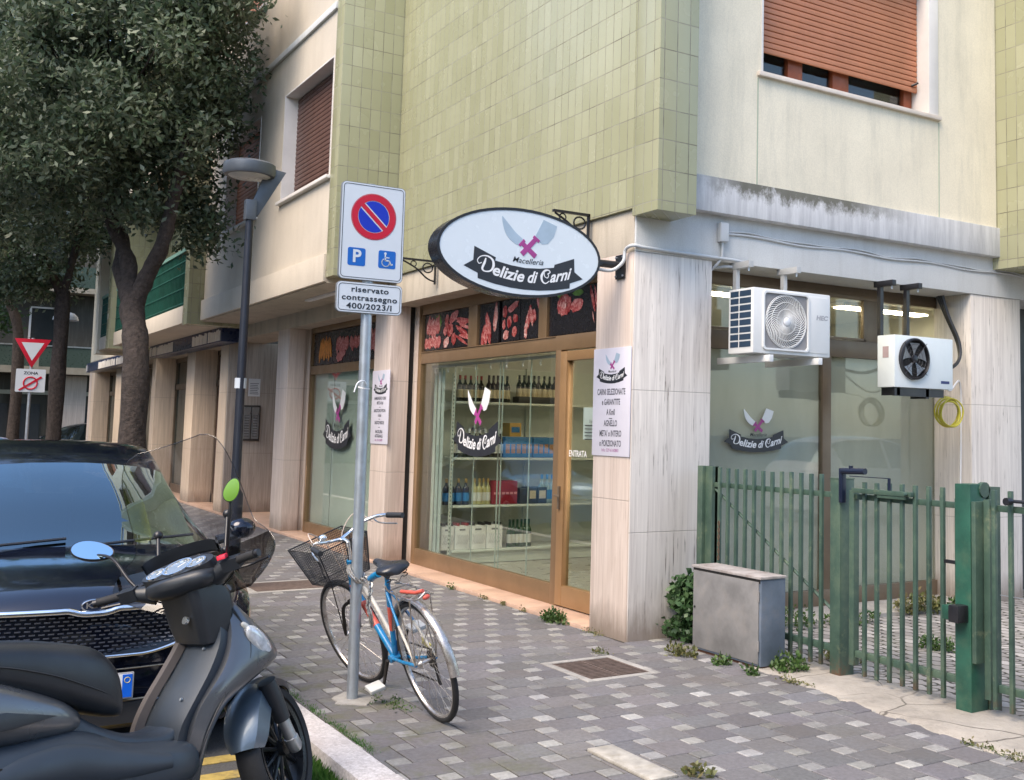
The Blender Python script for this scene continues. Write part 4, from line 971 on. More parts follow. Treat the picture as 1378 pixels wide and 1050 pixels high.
def fence_panel(name, lab, cat, xs, x0, x1, z0, z1, y=.60, stile=None, diag=False, group=None):
    t = thing(name, lab, cat, ((x0+x1)/2, y, 0), group)
    for zz, h in ((1.168, .036), (.152, .042)): MB().box(x0, x1, y-.006, y+.034, zz, zz+h).build('rail', GP, t, bevel=.003)
    for x in xs:
        dz = random.uniform(-.004, .004); MB().box(x-.013, x+.013, y-.030, y-.007, z0+dz, z1+dz).build('bar', GP, t, bevel=.003)
    for sx in (stile or []): MB().box(sx-.022, sx+.022, y-.02, y+.03, .10, z1-.06).build('stile', GP, t, bevel=.003)
    if diag: MB().tube([(x0-.05, y+.012, 1.19), (x1-.02, y+.012, .42)], .011, 6).build('brace', GP, t)
    return t
fence_panel('steel_fence', 'green barred fence panel with a diagonal brace behind the metal cabinet', 'fence', [.372+.1025*k for k in range(12)], .26, 1.60, .05, 1.318, diag=True, group='green steel fence')
gt = fence_panel('gate', 'green barred gate between the two box posts', 'gate', [1.905+.108*k for k in range(7)], 1.75, 2.665, .05, 1.287, stile=[1.785, 2.665])
fence_panel('sliding_gate', 'green barred gate leaf right of the thick post', 'gate', [2.915+.113*k for k in range(18)], 2.84, 5.0, .06, 1.292, y=.62, stile=[2.86], group=None)
t = thing('steel_post', 'green channel post against the weathered corner pier', 'post', (.16, .6, 0), 'green fence posts'); MB().box(.10, .165, .57, .635, .0, 1.325).build('post', GP, t, bevel=.003); MB().box(.165, .285, .60, .63, .0, 1.325).build('web', GP, t, bevel=.003); MB().box(.272, .285, .575, .635, 0, 1.325).build('flange', GP, t)
t = thing('steel_post', 'green box post with the blue gate closer on top', 'post', (1.64, .635, 0), 'green fence posts'); MB().box(1.595, 1.69, .57, .70, -.02, 1.297).build('post', GP, t, bevel=.005); MB().box(1.592, 1.693, .567, .703, 1.294, 1.30).build('cap', GP, t, bevel=.002)
t = thing('steel_post', 'thick bright green box post with a rusty foot and lock', 'post', (2.74, .62, 0), 'green fence posts'); MB().box(2.675, 2.79, .545, .69, -.02, 1.318).build('post', GPL, t, bevel=.005)
MB().box(2.80, 2.83, .54, .66, .30, 1.22).build('guide_channel', GP, t, bevel=.003); MB().box(2.70, 2.80, .70, .80, -.02, 1.30).build('rear_post', GP, t); MB().lathe([(.045, 0), (.045, .03)], (2.77, .665, 1.285), (1, 0, 0), 14).build('guide_roller', GP, t)
t = thing('gate_lock', 'black and green lock box on the thick green post', 'lock', (2.72, .50, .52)); MB().box(2.64, 2.70, .47, .545, .535, .615).build('bracket', GPL, t, bevel=.003); MB().box(2.70, 2.775, .45, .545, .525, .625).build('lock_case', BLACK, t, bevel=.012)
NAVY = M('dark blue enamel', (.008, .013, .032), .35, var=.1)
t = thing('gate_closer', 'dark blue gate closer bolted to the top of the box post', 'gate closer', (1.71, .6, 1.12)); MB().box(1.693, 1.728, .55, .59, 1.14, 1.37).build('bracket', NAVY, t, bevel=.008)
c_ = MB(); c_.tube([(1.72, .56, 1.350), (1.93, .56, 1.356)], .021, 12); c_.lathe([(.015, 0), (.015, .02)], (1.80, .56, 1.368), (0, 0, 1), 12); c_.build('body', NAVY, t, smooth=40)
a_ = MB(); a_.box(1.80, 2.15, .546, .552, 1.318, 1.323); a_.box(2.14, 2.16, .545, .553, 1.24, 1.322); a_.build('arm', NAVY, t)
g_ = MB(); g_.box(1.83, 2.34, .535, .575, 1.215, 1.245); g_.box(2.05, 2.30, .54, .57, 1.195, 1.22); g_.lathe([(.014, 0), (.014, .03)], (2.31, .53, 1.23), (0, -1, 0), 8); g_.build('slide_bar', GP, t, bevel=.003)
MB().box(2.555, 2.67, .575, .595, .842, .862).build('gate_latch', BLACK, label='small black latch joining the gate to the thick post', cat='latch')
t = thing('bolt_handle', 'black bolt on the right gate leaf at the frame edge', 'bolt', (3.12, .6, 1.23)); MB().tube([(3.03, .60, 1.235), (3.30, .60, 1.235)], .010, 8).build('rod', BLACK, t); MB().lathe([(.022, 0), (.022, .04)], (3.05, .57, 1.235), (0, -1, 0), 10).build('knob', BLACK, t)
MB().box(2.95, 5.0, .60, .606, .70, .703).build('gate_wire', STEEL, label='thin wire stretched across the right gate leaf', cat='wire')
# electric cabinet
bx = thing('electric_cabinet', 'grey metal utility cabinet standing against the green fence', 'cabinet', (.88, .36, 0))
CAB = M('dull grey cabinet paint', (.22, .215, .21), .5, .15, var=.25, sc=5, bump=.1, dirt=(.30, .27, .24), dirtamt=.6, local=False); CABS = M('blue grey cabinet side', (.13, .165, .215), .45, .2, var=.25, sc=4, dirt=(.24, .22, .20), dirtamt=.4, local=False)
mb = MB(); th = radians(-3)
fx0, fx1, fy, dp = .49, 1.265, .255, .215
MB().box(fx0, fx1, fy, fy+dp, .02, .60).build('body', CABS, bx, bevel=.006)
MB().box(fx0-.008, fx1+.008, fy-.012, fy+dp+.006, .60, .618).build('lid', M('dirty cabinet top', (.32, .295, .28), .7, var=.3, sc=9, dirt=(.15, .10, .08), dirtamt=.7, local=False), bx, bevel=.004)
d_ = MB().box(fx0+.012, fx1-.022, fy-.008, fy-.001, .035, .582).build('door', CAB, bx, bevel=.003)
MB().box(fx0+.006, fx1-.012, fy-.004, fy, .572, .598).build('shadow_gap', DARK, bx)
MB().lathe([(.008, 0), (.008, .006)], (fx0+.035, fy-.008, .32), (0, -1, 0), 10).build('lock', BLACK, d_)
mb = MB()
for z in (.12, .45): mb.tube([(fx1-.02, fy-.008, z), (fx1-.02, fy-.008, z+.07)], .007, 8)
mb.build('hinge', CAB, bx)
MB().box(fx0+.02, fx1-.01, fy+.02, fy+dp-.01, -.01, .02).build('foot', M('rusty foot', (.16, .07, .04), .8), bx)
mb = MB()
for k in range(11):
    z = .64+k*.026; mb.tube([(.385+.006*(k % 2), .565+.008*sin(a*1.0)*(1-k % 2)-.0, z+.016*cos(a)) if k % 2 else (.385+.010*sin(a), .565, z+.016*cos(a)) for a in [2*pi*i/10 for i in range(10)]], .0035, 5, closed=True)
mb.build('chain', M('rusty chain', (.16, .09, .06), .7, .4), label='rusty chain hanging on the fence above the metal cabinet', cat='chain')
# drain grate near the corner pier
IRON = M('rusty iron', (.13, .095, .08), .7, .3, var=.35, sc=20, local=False)
t = thing('drain_grate', 'rusty ribbed drain grate in a pale frame near the corner pier', 'drain', (.66, -.65, 0))
mb = MB(); x0, x1, y0, y1 = .35, .99, -.93, -.365; w_ = .055
mb.box(x0, x1, y0, y0+w_, -.012, .001); mb.box(x0, x1, y1-w_, y1, -.012, .001); mb.box(x0, x0+w_, y0+w_, y1-w_, -.012, .0012); mb.box(x1-w_, x1, y0+w_, y1-w_, -.012, .0012); mb.build('frame', CONC, t, bevel=.003)
MB().box(x0+w_, x1-w_, y0+w_, y1-w_, -.02, -.010).build('plate', DARK, t)
mb = MB(); n = 15
for k in range(n):
    x = x0+w_+.012+(x1-x0-2*w_-.03)*k/(n-1)
    mb.box(x, x+.019, y0+w_+.01, y1-w_-.01, -.010, -.0005)
for y in (y0+w_, (y0+y1)/2-.01, y1-w_-.015): mb.box(x0+w_, x1-w_, y, y+.018, -.010, -.001)
mb.build('ribs', IRON, t)
t = thing('manhole_cover', 'flat dark inspection cover in the pavement behind the bicycle', 'manhole cover', (-3.98, -1.42, 0))
MB().box(-4.34, -3.62, -1.84, -1.02, -.01, .0015).build('frame', CONC, t); MB().box(-4.26, -3.70, -1.76, -1.10, -.008, .004).build('plate', IRON, t)
MB().box(2.26, 2.83, -1.70, -1.55, -.01, .010).build('pale_stone', M('pale limestone', (.38, .355, .31), .7, var=.25, sc=12, dirt=(.24, .21, .15), dirtamt=.7, local=False), bevel=.006, label='long pale stone strip set in the dark slabs', cat='stone')
# ================================================================== PLANTS
def leafmesh(name, centres, mat, parent=None, size=(.02, .04), per=8, spread=.03, up=.3, label=None, cat=None, group=None, kind=None, origin=None, aspect=.5, rng=RNG, loc0=None):
    C_ = np.asarray(centres, float); n = len(C_)*per
    base = np.repeat(C_, per, 0)+rng.normal(0, spread, (n, 3))
    d = rng.normal(0, 1, (n, 3)); d[:, 2] += up; d /= np.linalg.norm(d, axis=1)[:, None]
    q = rng.normal(0, 1, (n, 3)); sd = np.cross(d, q); sd /= np.linalg.norm(sd, axis=1)[:, None]
    nn = np.cross(d, sd); L = rng.uniform(size[0], size[1], n)[:, None]
    a = base; b = base+d*L*.5+sd*L*aspect*.5; c = base+d*L+nn*L*.12; e = base+d*L*.5-sd*L*aspect*.5
    V = np.stack([a, b, c, e], 1).reshape(-1, 3)
    F_ = np.arange(n*4).reshape(-1, 4)
    org = np.array(origin) if origin is not None else np.zeros(3)
    if parent is not None: org = np.array(accloc(parent))
    me = bpy.data.meshes.new(name); me.vertices.add(n*4); me.vertices.foreach_set('co', (V-org).astype(np.float32).ravel())
    me.loops.add(n*4); me.loops.foreach_set('vertex_index', F_.ravel().astype(np.int32)); me.polygons.add(n); me.polygons.foreach_set('loop_start', np.arange(0, n*4, 4, dtype=np.int32)); me.polygons.foreach_set('loop_total', np.full(n, 4, dtype=np.int32))
    me.update(calc_edges=True); me.validate(); me.materials.append(mat)
    o = link(bpy.data.objects.new(name, me)); o.parent = parent
    if parent is None: o.location = tuple(org)
    return tag(o, label, cat, group, kind)
def leafmat(name, cols, sc=2.5, rough=.5, trans=.25):
    m, g, p, o = newmat(name); P = g.pos()
    isl = g.n.new('ShaderNodeNewGeometry').outputs['Random Per Island']
    c1 = g.ramp(isl, [(i/(len(cols)-1), c) for i, c in enumerate(cols)])
    c = g.mix(g.mr(g.noise(P, sc, 3), .38, .62, 0, .45), c1, tuple(a*.7 for a in cols[0]))
    put(g, p, 'Base Color', c); p.inputs['Roughness'].default_value = rough
    t_ = g.node('ShaderNodeBsdfTranslucent'); g.t.links.new(c, t_.inputs[0]); mx = g.node('ShaderNodeMixShader', i_0=trans)
    g.t.links.new(p.outputs[0], mx.inputs[1]); g.t.links.new(t_.outputs[0], mx.inputs[2]); g.t.links.new(mx.outputs[0], o.inputs[0]); return m
WEED = leafmat('weed leaves', [(.035, .085, .018), (.07, .14, .03), (.12, .17, .05)]); DRYW = leafmat('dry weed leaves', [(.10, .13, .04), (.18, .17, .06), (.20, .16, .08)]); BUSHM = leafmat('bush leaves', [(.03, .075, .025), (.055, .12, .04), (.09, .16, .06)])
def weed(x, y, z, rx, ry, h, n, lab, mat=WEED, size=(.02, .045), group='weeds in the paving joints', cat='weed', name='weed', per=7):
    t = thing(name, lab, cat, (x, y, z), group)
    cs = []
    for _ in range(n):
        a = random.uniform(0, 2*pi); r_ = sqrt(random.random()); cs.append((x+rx*r_*cos(a), y+ry*r_*sin(a), z+h*random.random()*(1-r_*.6)))
    leafmesh('leaves', cs, mat, t, size, per, .014, .5, aspect=.55)
    mb = MB()
    for _ in range(max(4, n//6)):
        c = random.choice(cs); mb.tube([(x+random.uniform(-.5, .5)*rx, y+random.uniform(-.5, .5)*ry, z-.003), ((x+c[0])/2, (y+c[1])/2, (z+c[2])/2+.01), c], .0018, 4)
    mb.build('stems', M('weed stem', (.09, .12, .04), .7), t); return t
weed(-.98, -.075, 0, .16, .06, .12, 60, 'leafy weed tuft along the doorstep left of the corner pier')
weed(-3.05, -.07, 0, .06, .03, .05, 12, 'tiny weed at the doorstep behind the saddle', size=(.015, .03))
for i, (x, lab) in enumerate(((-2.35, 'dry weed wisp at the doorstep, nearer the bicycle rack'), (-1.95, 'dry weed wisp at the doorstep, second from the saddle weed'), (-1.55, 'dry weed wisp at the doorstep beside the broken edge'))): weed(x, -.06, 0, .06, .025, .03, 8, lab, DRYW, (.012, .025))
weed(-.38, -.06, 0, .16, .03, .025, 12, 'flat dry weeds under the pinkish pier face', DRYW, (.012, .028))
# bush by the weathered pier
bs = thing('bush', 'dense green bush growing between the weathered pier and the metal cabinet', 'bush', (.22, .46, 0))
cs = []
for _ in range(330):
    u = random.random(); z = .02+u*.44; wdt = .19*(1-.6*u)+.02; cs.append((.27+random.gauss(0, wdt*.45)-.07*sin(u*9), .44+random.gauss(0, .05), z))
for _ in range(40): cs.append((.08+random.gauss(0, .05), .42+random.gauss(0, .03), .30+random.gauss(0, .03)))
leafmesh('leaves', cs, BUSHM, bs, (.03, .065), 9, .022, .2, aspect=.75)
mb = MB()
for _ in range(14): mb.tube([(.22+random.uniform(-.03, .03), .46, 0), (.22+random.uniform(-.08, .12), .45, .2), (.22+random.uniform(-.14, .2), .44, .42)], .003, 5)
mb.build('stems', M('weed stem', (.09, .12, .04), .7), bs)
weed(.60, .08, .0, .14, .08, .07, 30, 'yellowish weed patch in front of the bush', DRYW, (.02, .05))
weed(.98, .135, 0, .05, .04, .055, 18, 'small round weed at the foot of the cabinet door'); weed(1.32, .13, .005, .05, .03, .035, 12, 'small weed at the cabinet corner by the concrete')
weed(1.38, .40, 0, .13, .10, .15, 70, 'leafy weed between the cabinet side and the fence bars')
weed(1.30, .95, 0, .14, .10, .16, 40, 'weed behind the braced fence panel', DRYW); weed(.2, 1.5, .03, .1, .2, .2, 40, 'weed under the courtyard window left of the first box post'); weed(.25, 2.1, 0, .12, .3, .18, 60, 'tall weeds below the courtyard window behind the gate')
weed(.15, 3.05, .03, .12, .3, .18, 90, 'yellow green weeds on the kerb under the courtyard window', DRYW, (.03, .06)); weed(.12, 3.75, .0, .12, .22, .22, 90, 'weeds at the foot of the right courtyard pier', WEED, (.03, .06)); weed(1.35, 1.9, 0, .15, .12, .14, 50, 'weed patch on the courtyard pavers behind the gate')
weed(.30, -.40, 0, .10, .04, .03, 14, 'dry weed wisp beside the far corner of the drain grate', DRYW, (.012, .028)); weed(.95, -2.2, 0, .22, .12, .02, 26, 'flat moss and grass in the slabs between the pole and the rear wheel', WEED, (.010, .022))
weed(2.86, -1.46, 0, .07, .05, .035, 14, 'grass tuft beside the long pale stone', DRYW, (.02, .05)); weed(3.35, .07, .0, .22, .03, .03, 20, 'thin weeds along the concrete edge at the right', DRYW, (.015, .03)); weed(1.66, .20, .0, .20, .03, .02, 22, 'thin weeds along the concrete edge by the box post', DRYW, (.012, .028))
# grass in the gutter and along the kerb joint: nobody could count it
def grass(name, n, fn, h, mat):
    mb_v = []; rng = RNG
    V = []; 
    for _ in range(n):
        x, y, z = fn(); a = rng.uniform(0, 2*pi); w_ = rng.uniform(.001, .0025); hh = h*rng.uniform(.4, 1); lx, ly = rng.normal(0, .3, 2)*hh
        V += [(x-w_*cos(a), y-w_*sin(a), z), (x+w_*cos(a), y+w_*sin(a), z), (x+lx*.4+w_*.7*cos(a), y+ly*.4+w_*.7*sin(a), z+hh*.6), (x+lx, y+ly, z+hh)]
    F_ = [(4*i, 4*i+1, 4*i+2, 4*i+3) for i in range(n)]
    me = bpy.data.meshes.new(name); org = V[0]; me.from_pydata([(a-org[0], b-org[1], c-org[2]) for a, b, c in V], [], F_); me.materials.append(mat)
    o = link(bpy.data.objects.new(name, me)); o.location = org; return tag(o, None, None, None, 'stuff')
GR = leafmat('grass blades', [(.04, .13, .015), (.07, .19, .03), (.13, .22, .05)])
o = grass('grass', 4200, lambda: (random.uniform(1.0, 2.6), -2.84-abs(random.gauss(0, .05)), -.12), .10, GR); tag(o, 'green grass growing in the gutter along the kerb', 'grass')
o = grass('grass', 1300, lambda: (random.choice((.15, .5, .85, 1.25, 1.6))+random.gauss(0, .10), -2.645+abs(random.gauss(0, .025)), -.004), .02, GR); tag(o, 'short grass along the inner edge of the kerb', 'grass')
# ================================================================== SIGN POLE
t = thing('street_sign', 'galvanised pole with no parking sign and reserved disabled bay plate', 'road sign', (.615, -2.33, 0))
MB().tube([(.615, -2.33, -.05), (.615, -2.345, 3.06)], .0325, 20).build('pole', STEEL, t, smooth=50)
MB().prism([(q[0]+.0, q[1]) for q in [(a+random.uniform(-.03, .03), b+random.uniform(-.02, .02)) for a, b in circ((.62, -2.33), .17, 16, ry=.12)]], (Vector((0, 0, 0)), Vector((1, 0, 0)), Vector((0, 1, 0)), Vector((0, 0, 1))), -.01+.016, .006+.016).build('mortar_collar', CONC, t, bevel=.003)
SGW = M('sign white film', (.60, .64, .68), .35, var=.02, bump=0); SGR = M('sign red film', (.50, .008, .03), .35, var=.05, bump=0); SGB = M('sign blue film', (.008, .03, .42), .35, var=.05, bump=0); SGP = M('sign light blue film', (.01, .12, .46), .35, var=.05, bump=0); SGK = M('sign black film', (.02, .025, .035), .4, bump=0)
XS = .655
def plate(y0, y1, z0, z1, name):
    p_ = MB().prism(rrect(y0, y1, z0, z1, .028), FR2(0, 0, XS), -.02, 0).build(name, M('grey sign back', (.16, .17, .18), .5), t, smooth=30)
    MB().prism(rrect(y0+.003, y1-.003, z0+.003, z1-.003, .026), FR2(0, 0, XS), 0, .001).build('face', SGW, p_)
    mb = MB(); o_ = rrect(y0+.011, y1-.011, z0+.011, z1-.011, .022); i_ = rrect(y0+.0145, y1-.0145, z0+.0145, z1-.0145, .019)
    mb.loft([[(XS+.0022, a, b) for a, b in o_], [(XS+.0022, a, b) for a, b in i_]], cap=False); mb.build('border', SGK, p_); return p_
P1 = plate(-2.537, -2.141, 2.470, 3.056, 'main_plate'); P2 = plate(-2.543, -2.138, 2.272, 2.455, 'lower_plate')
c0 = (-2.336, 2.858); fr = FR2(c0[0], c0[1], XS)
def ring(mb, r0, r1, w_, a0=0, a1=2*pi, n=56): mb.loft([[fr[0]+fr[1]*r*cos(a0+(a1-a0)*i/n)+fr[2]*r*sin(a0+(a1-a0)*i/n)+fr[3]*w_ for i in range(n+1)] for r in (r0, r1)], cap=False, ringclosed=False)
mb = MB(); ring(mb, .098, .136, .0032); k = .0135; a = pi/4*3+.03
dv = Vector((cos(a), sin(a))); nv = Vector((-dv.y, dv.x))
mb.prism([tuple(dv*.105+nv*k), tuple(dv*.105-nv*k), tuple(-dv*.105-nv*k), tuple(-dv*.105+nv*k)], fr, .002, .0034); mb.build('red_ring', SGR, P1)
mb = MB()
for s in (1, -1):
    pts = []; off = .0215; r_ = .0945; a_s = math.asin(off/r_)
    for i in range(25): q = a_s+(pi-2*a_s)*i/24; pts.append(tuple(dv*(r_*cos(q))+nv*s*(r_*sin(q))))
    mb.prism(pts, fr, .001, .0024)
mb.build('blue_halves', SGB, P1)
mb = MB(); ring(mb, .1375, .1405, .0026); mb.build('ring_outline', SGR, P1)
for yy, s_ in ((-2.432, 'P'), (-2.243, 'W')):
    cz = 2.607; b_ = MB().prism(rrect(yy-.054, yy+.054, cz-.054, cz+.054, .012), FR2(0, 0, XS), .001, .0022).build('pictogram', SGP, P1)
    mb = MB()
    if s_ == 'P': textpoly('P', .105, FR2(yy, cz, XS), 1.0, 0, .003, mb=mb, w0=.0022)
    else:
        f = FR2(yy, cz, XS+.003)
        def st(pts, w_):
            for p, q in zip(pts[:-1], pts[1:]):
                p = Vector(p); q = Vector(q); d_ = (q-p).normalized(); n_ = Vector((-d_.y, d_.x))*w_; e_ = d_*w_*.6; mb.prism([tuple(p+n_-e_), tuple(p-n_-e_), tuple(q-n_+e_), tuple(q+n_+e_)], f, 0, .0006)
        mb.prism(circ((-.012, .036), .008, 14), f, 0, .0006); st([(-.012, .026), (-.010, -.006), (.014, -.006), (.024, -.030), (.034, -.027)], .0042); st([(-.011, .012), (.012, .012)], .003)
        st([(-.008+.024*cos(q), -.018+.024*sin(q)) for q in [2.2+i*.34 for i in range(13)]], .003)
    mb.build('symbol', SGW, b_)
mb = MB(); z = 2.418
for s_t, h, zz in (('riservato', .046, 2.411), ('contrassegno', .046, 2.361), ('400/2023/I', .047, 2.311)): textpoly(s_t, h, FR2(-2.34, zz, XS), 1.26, 0, .0011, space=1.1, mb=mb, w0=.001)
mb.build('lettering', SGK, P2)
mb = MB()
for zz in (2.95, 2.60, 2.36): mb.lathe([(.036, -.012), (.036, .012)], (.615, -2.34, zz), (0, 0, 1), 16, cap=False); mb.box(.62, .64, -2.36, -2.32, zz-.012, zz+.012)
mb.build('clamp', STEEL, t)
z_ = MB(); z_.lathe([(.035, -.004), (.035, .004)], (.615, -2.338, 1.83), (.15, .1, 1), 18, cap=False); z_.tube(smoothpts([(.652, -2.335, 1.845), (.67, -2.36, 1.87), (.68, -2.40, 1.855), (.682, -2.42, 1.80)], 4), .004, 5); z_.build('cable_tie', WHITE, t, smooth=50)
t.location += Vector((.085, -.030, -.016))
# ================================================================== BICYCLE
def pose(x, y, z, th, ph):
    fw = Vector((cos(th), sin(th), 0)); R_ = Matrix.Rotation(ph, 3, fw); lf = R_ @ Vector((-sin(th), cos(th), 0)); up = R_ @ Vector((0, 0, 1))
    return Matrix(((fw.x, lf.x, up.x, x), (fw.y, lf.y, up.y, y), (fw.z, lf.z, up.z, z), (0, 0, 0, 1)))
BM = pose(1.402, -2.112, 0.002, 3.171, -.288)
bk = thing('bicycle', 'old blue and red bicycle with a black front basket leaning by the sign pole', 'bicycle', mat=BM)
BLUEB = M('worn blue bicycle paint', (.01, .19, .42), .3, var=.25, sc=14, bump=.05, dirt=(.30, .25, .2), dirtamt=.25); REDB = M('faded red tape', (.58, .10, .07), .45, var=.2, sc=20); RUSTC = M('rusty chrome', (.50, .47, .44), .3, .8, var=.2, sc=20, dirt=(.14, .07, .04), dirtamt=.75); OILY = M('oily black steel', (.03, .025, .022), .5, .5, var=.3); WHB = M('aged white paint', (.55, .52, .46), .5, var=.2, sc=12)
WR = .34
wb = 1.05; ha = radians(70); base = Vector((wb-.05/sin(ha), 0, WR)); axl = Vector((-cos(ha), 0, sin(ha))); SR = Matrix.Rotation(.18744, 3, axl)
def St(p): return SR @ (Vector(p)-base)+base
def wheel(parent, c, fn, tread):
    c = Vector(c); N = 40
    def circle(r, y): return [fn(c+Vector((r*cos(a), y, r*sin(a)))) for a in [2*pi*i/N for i in range(N)]]
    w_ = MB().tube(circle(WR-.017, 0), .0175, 8, closed=True).build('tyre', RUBBER, parent, smooth=60)
    mb = MB(); sec = [(.302, -.011), (.312, -.012), (.312, .012), (.302, .011), (.297, .0)]
    R0 = [[fn(c+Vector((r*cos(a), y, r*sin(a)))) for r, y in sec] for a in [2*pi*i/N for i in range(N)]]
    mb.loft(R0, cap=False, closed=True); mb.build('rim', RUSTC, parent, smooth=40)
    mb = MB()
    for k in range(32):
        a = 2*pi*k/32; s = 1 if k % 2 else -1; b = a+(.5 if (k//2) % 2 else -.5)
        mb.tube([fn(c+Vector((.018*cos(b), .03*s, .018*sin(b)))), fn(c+Vector((.30*cos(a), 0, .30*sin(a))))], .0012, 4, cap=False)
    mb.build('spokes', RUSTC, parent)
    MB().tube([fn(c+Vector((0, -.055, 0))), fn(c+Vector((0, -.03, 0))), fn(c+Vector((0, -.029, 0))), fn(c+Vector((0, .029, 0))), fn(c+Vector((0, .03, 0))), fn(c+Vector((0, .055, 0)))], [.006, .02, .012, .012, .02, .006], 10).build('hub', RUSTC, parent, smooth=40)
I_ = lambda p: Vector(p)
rw = wheel(bk, (0, 0, WR), I_, 1); wheel(bk, (wb, 0, WR), St, 1)
BBp = Vector((.45, 0, .28)); ST = Vector((.30, 0, .74)); HT = Vector((.785, 0, .90)); 
hd = lambda z: base+axl*((z-WR)/axl.z)
H1, H2 = hd(.60), hd(.80)
mb = MB(); dtA = hd(.66); lerp = lambda a, b, k: Vector(a)*(1-k)+Vector(b)*k
mb.tube([dtA, lerp(dtA, BBp, .26)], .0195, 12); mb.tube([lerp(dtA, BBp, .58), BBp], .0195, 12)
mb.tube([lerp(ST, BBp, .0), lerp(ST, BBp, .30)], .0155, 12); mb.tube([lerp(ST, BBp, .62), BBp], .0155, 12)
mb.tube([H1-axl*.03, H2+axl*.02], .021, 12); mb.tube([BBp+Vector((0, -.036, 0)), BBp+Vector((0, .036, 0))], .024, 12)
for s in (-1, 1): mb.tube([BBp+Vector((0, .02*s, 0)), (.25, .035*s, .30), (0, .06*s, WR)], .010, 8); mb.tube([ST+Vector((.01, .012*s, -.05)), (.16, .045*s, .53)], .008, 8)
mb.tube([ST+Vector((0, 0, -.01)), (.275, 0, .82)], .013, 10)
mb.build('frame', BLUEB, bk, smooth=50)
MB().tube([lerp(dtA, BBp, .26), lerp(dtA, BBp, .58)], .0205, 12).tube([lerp(ST, BBp, .30), lerp(ST, BBp, .62)], .0165, 12).tube([lerp(dtA, BBp, -.01), lerp(dtA, BBp, .03)], .0207, 12).build('frame_band', REDB, bk, smooth=50)
mb = MB(); mb.tube(smoothpts([hd(.74), (.60, 0, .60), (.42, 0, .40)], 6), .0125, 10)
for s in (-1, 1): mb.tube([(.16, .045*s, .53), (0, .06*s, WR)], .008, 8)
mb.build('frame_tube', WHB, bk, smooth=50)
mb = MB()
for s in (-1, 1): mb.tube([St(v) for v in smoothpts([tuple(hd(.56)+Vector((0, .03*s, 0))), (.985, .05*s, .52), (1.03, .052*s, .40), (wb, .052*s, WR)], 4)], [.011]*9+[.008]*4, 8)
mb.tube([St(hd(.56)+Vector((0, -.04, 0))), St(hd(.56)+Vector((0, .04, 0)))], .016, 8); mb.build('fork', OILY, bk, smooth=50)
# saddle
sd = MB(); secs = []
for x, w_, h, z in ((.095, .045, .03, .845), (.12, .085, .045, .85), (.17, .095, .05, .852), (.22, .075, .045, .850), (.28, .040, .04, .852), (.34, .026, .035, .858), (.385, .022, .03, .862), (.405, .010, .02, .860)):
    secs.append([(x, w_*cos(a)*(1.0), z+(h*.55*sin(a) if sin(a) > 0 else h*.75*sin(a))-.000) for a in [2*pi*i/18 for i in range(18)]])
sd.loft(smoothrings(secs) if 'smoothrings' in globals() else secs); sd.build('saddle', M('black vinyl saddle', (.018, .020, .026), .3, var=.2, bump=.1), bk, smooth=70)
mb = MB()
for s in (-1, 1):
    mb.tube(smoothpts([(.13, .05*s, .825), (.18, .03*s, .80), (.27, .02*s, .795), (.36, .012*s, .83)], 4), .0035, 6)
    mb.tube([(.13+.012*cos(a), .05*s+.012*sin(a), .785+.005*a/1.5) for a in [i*.5 for i in range(30)]], .003, 5)
mb.build('saddle_springs', OILY, bk)
# rear mudguard and rack
def arc(a0, a1, r, w_, t_, n=22):
    R0 = []
    for i in range(n+1):
        a = a0+(a1-a0)*i/n; c = Vector((0, 0, WR)); 
        R0.append([c+Vector(((r+dr)*cos(a), y, (r+dr)*sin(a))) for y, dr in ((-w_, -.012), (-w_*.7, 0), (0, .006), (w_*.7, 0), (w_, -.012), (w_*.65, -.004), (0, .002), (-w_*.65, -.004))])
    return MB().loft(R0)
arc(radians(20), radians(182), .362, .027, 0).build('mudguard', RUSTC, bk, smooth=50)
mb = MB()
for s in (-1, 1): mb.tube([(0, .055*s, WR), (-.24, .03*s, .60)], .0025, 5)
mb.build('mudguard_stay', RUSTC, bk)
mb = MB()
for s in (-1, 1):
    mb.tube(smoothpts([(.26, .03*s, .74), (.15, .055*s, .735), (-.10, .06*s, .73), (-.20, .045*s, .735), (-.215, 0, .76)], 4), .0055, 6); mb.tube([(-.13, .06*s, .73), (0, .065*s, WR)], .0045, 6); mb.tube([(.05, .06*s, .732), (0, .066*s, WR)], .0045, 6)
for x in (.16, .06, -.04, -.14): mb.tube([(x, -.058, .735), (x, .058, .735)], .004, 5)
mb.tube(smoothpts([(.2, -.03, .75), (.12, -.03, .80), (.0, -.02, .785), (.0, .02, .785), (.12, .03, .80), (.2, .03, .75)], 4), .003, 5)
mb.build('rear_rack', RUSTC, bk, smooth=50)
MB().tube([(.02, .035, .745), (-.14, .02, .755), (-.19, .0, .765)], .011, 8).ball((-.215, 0, .735), .012, .022, .014).build('red_reflector', REDB, bk, smooth=50)
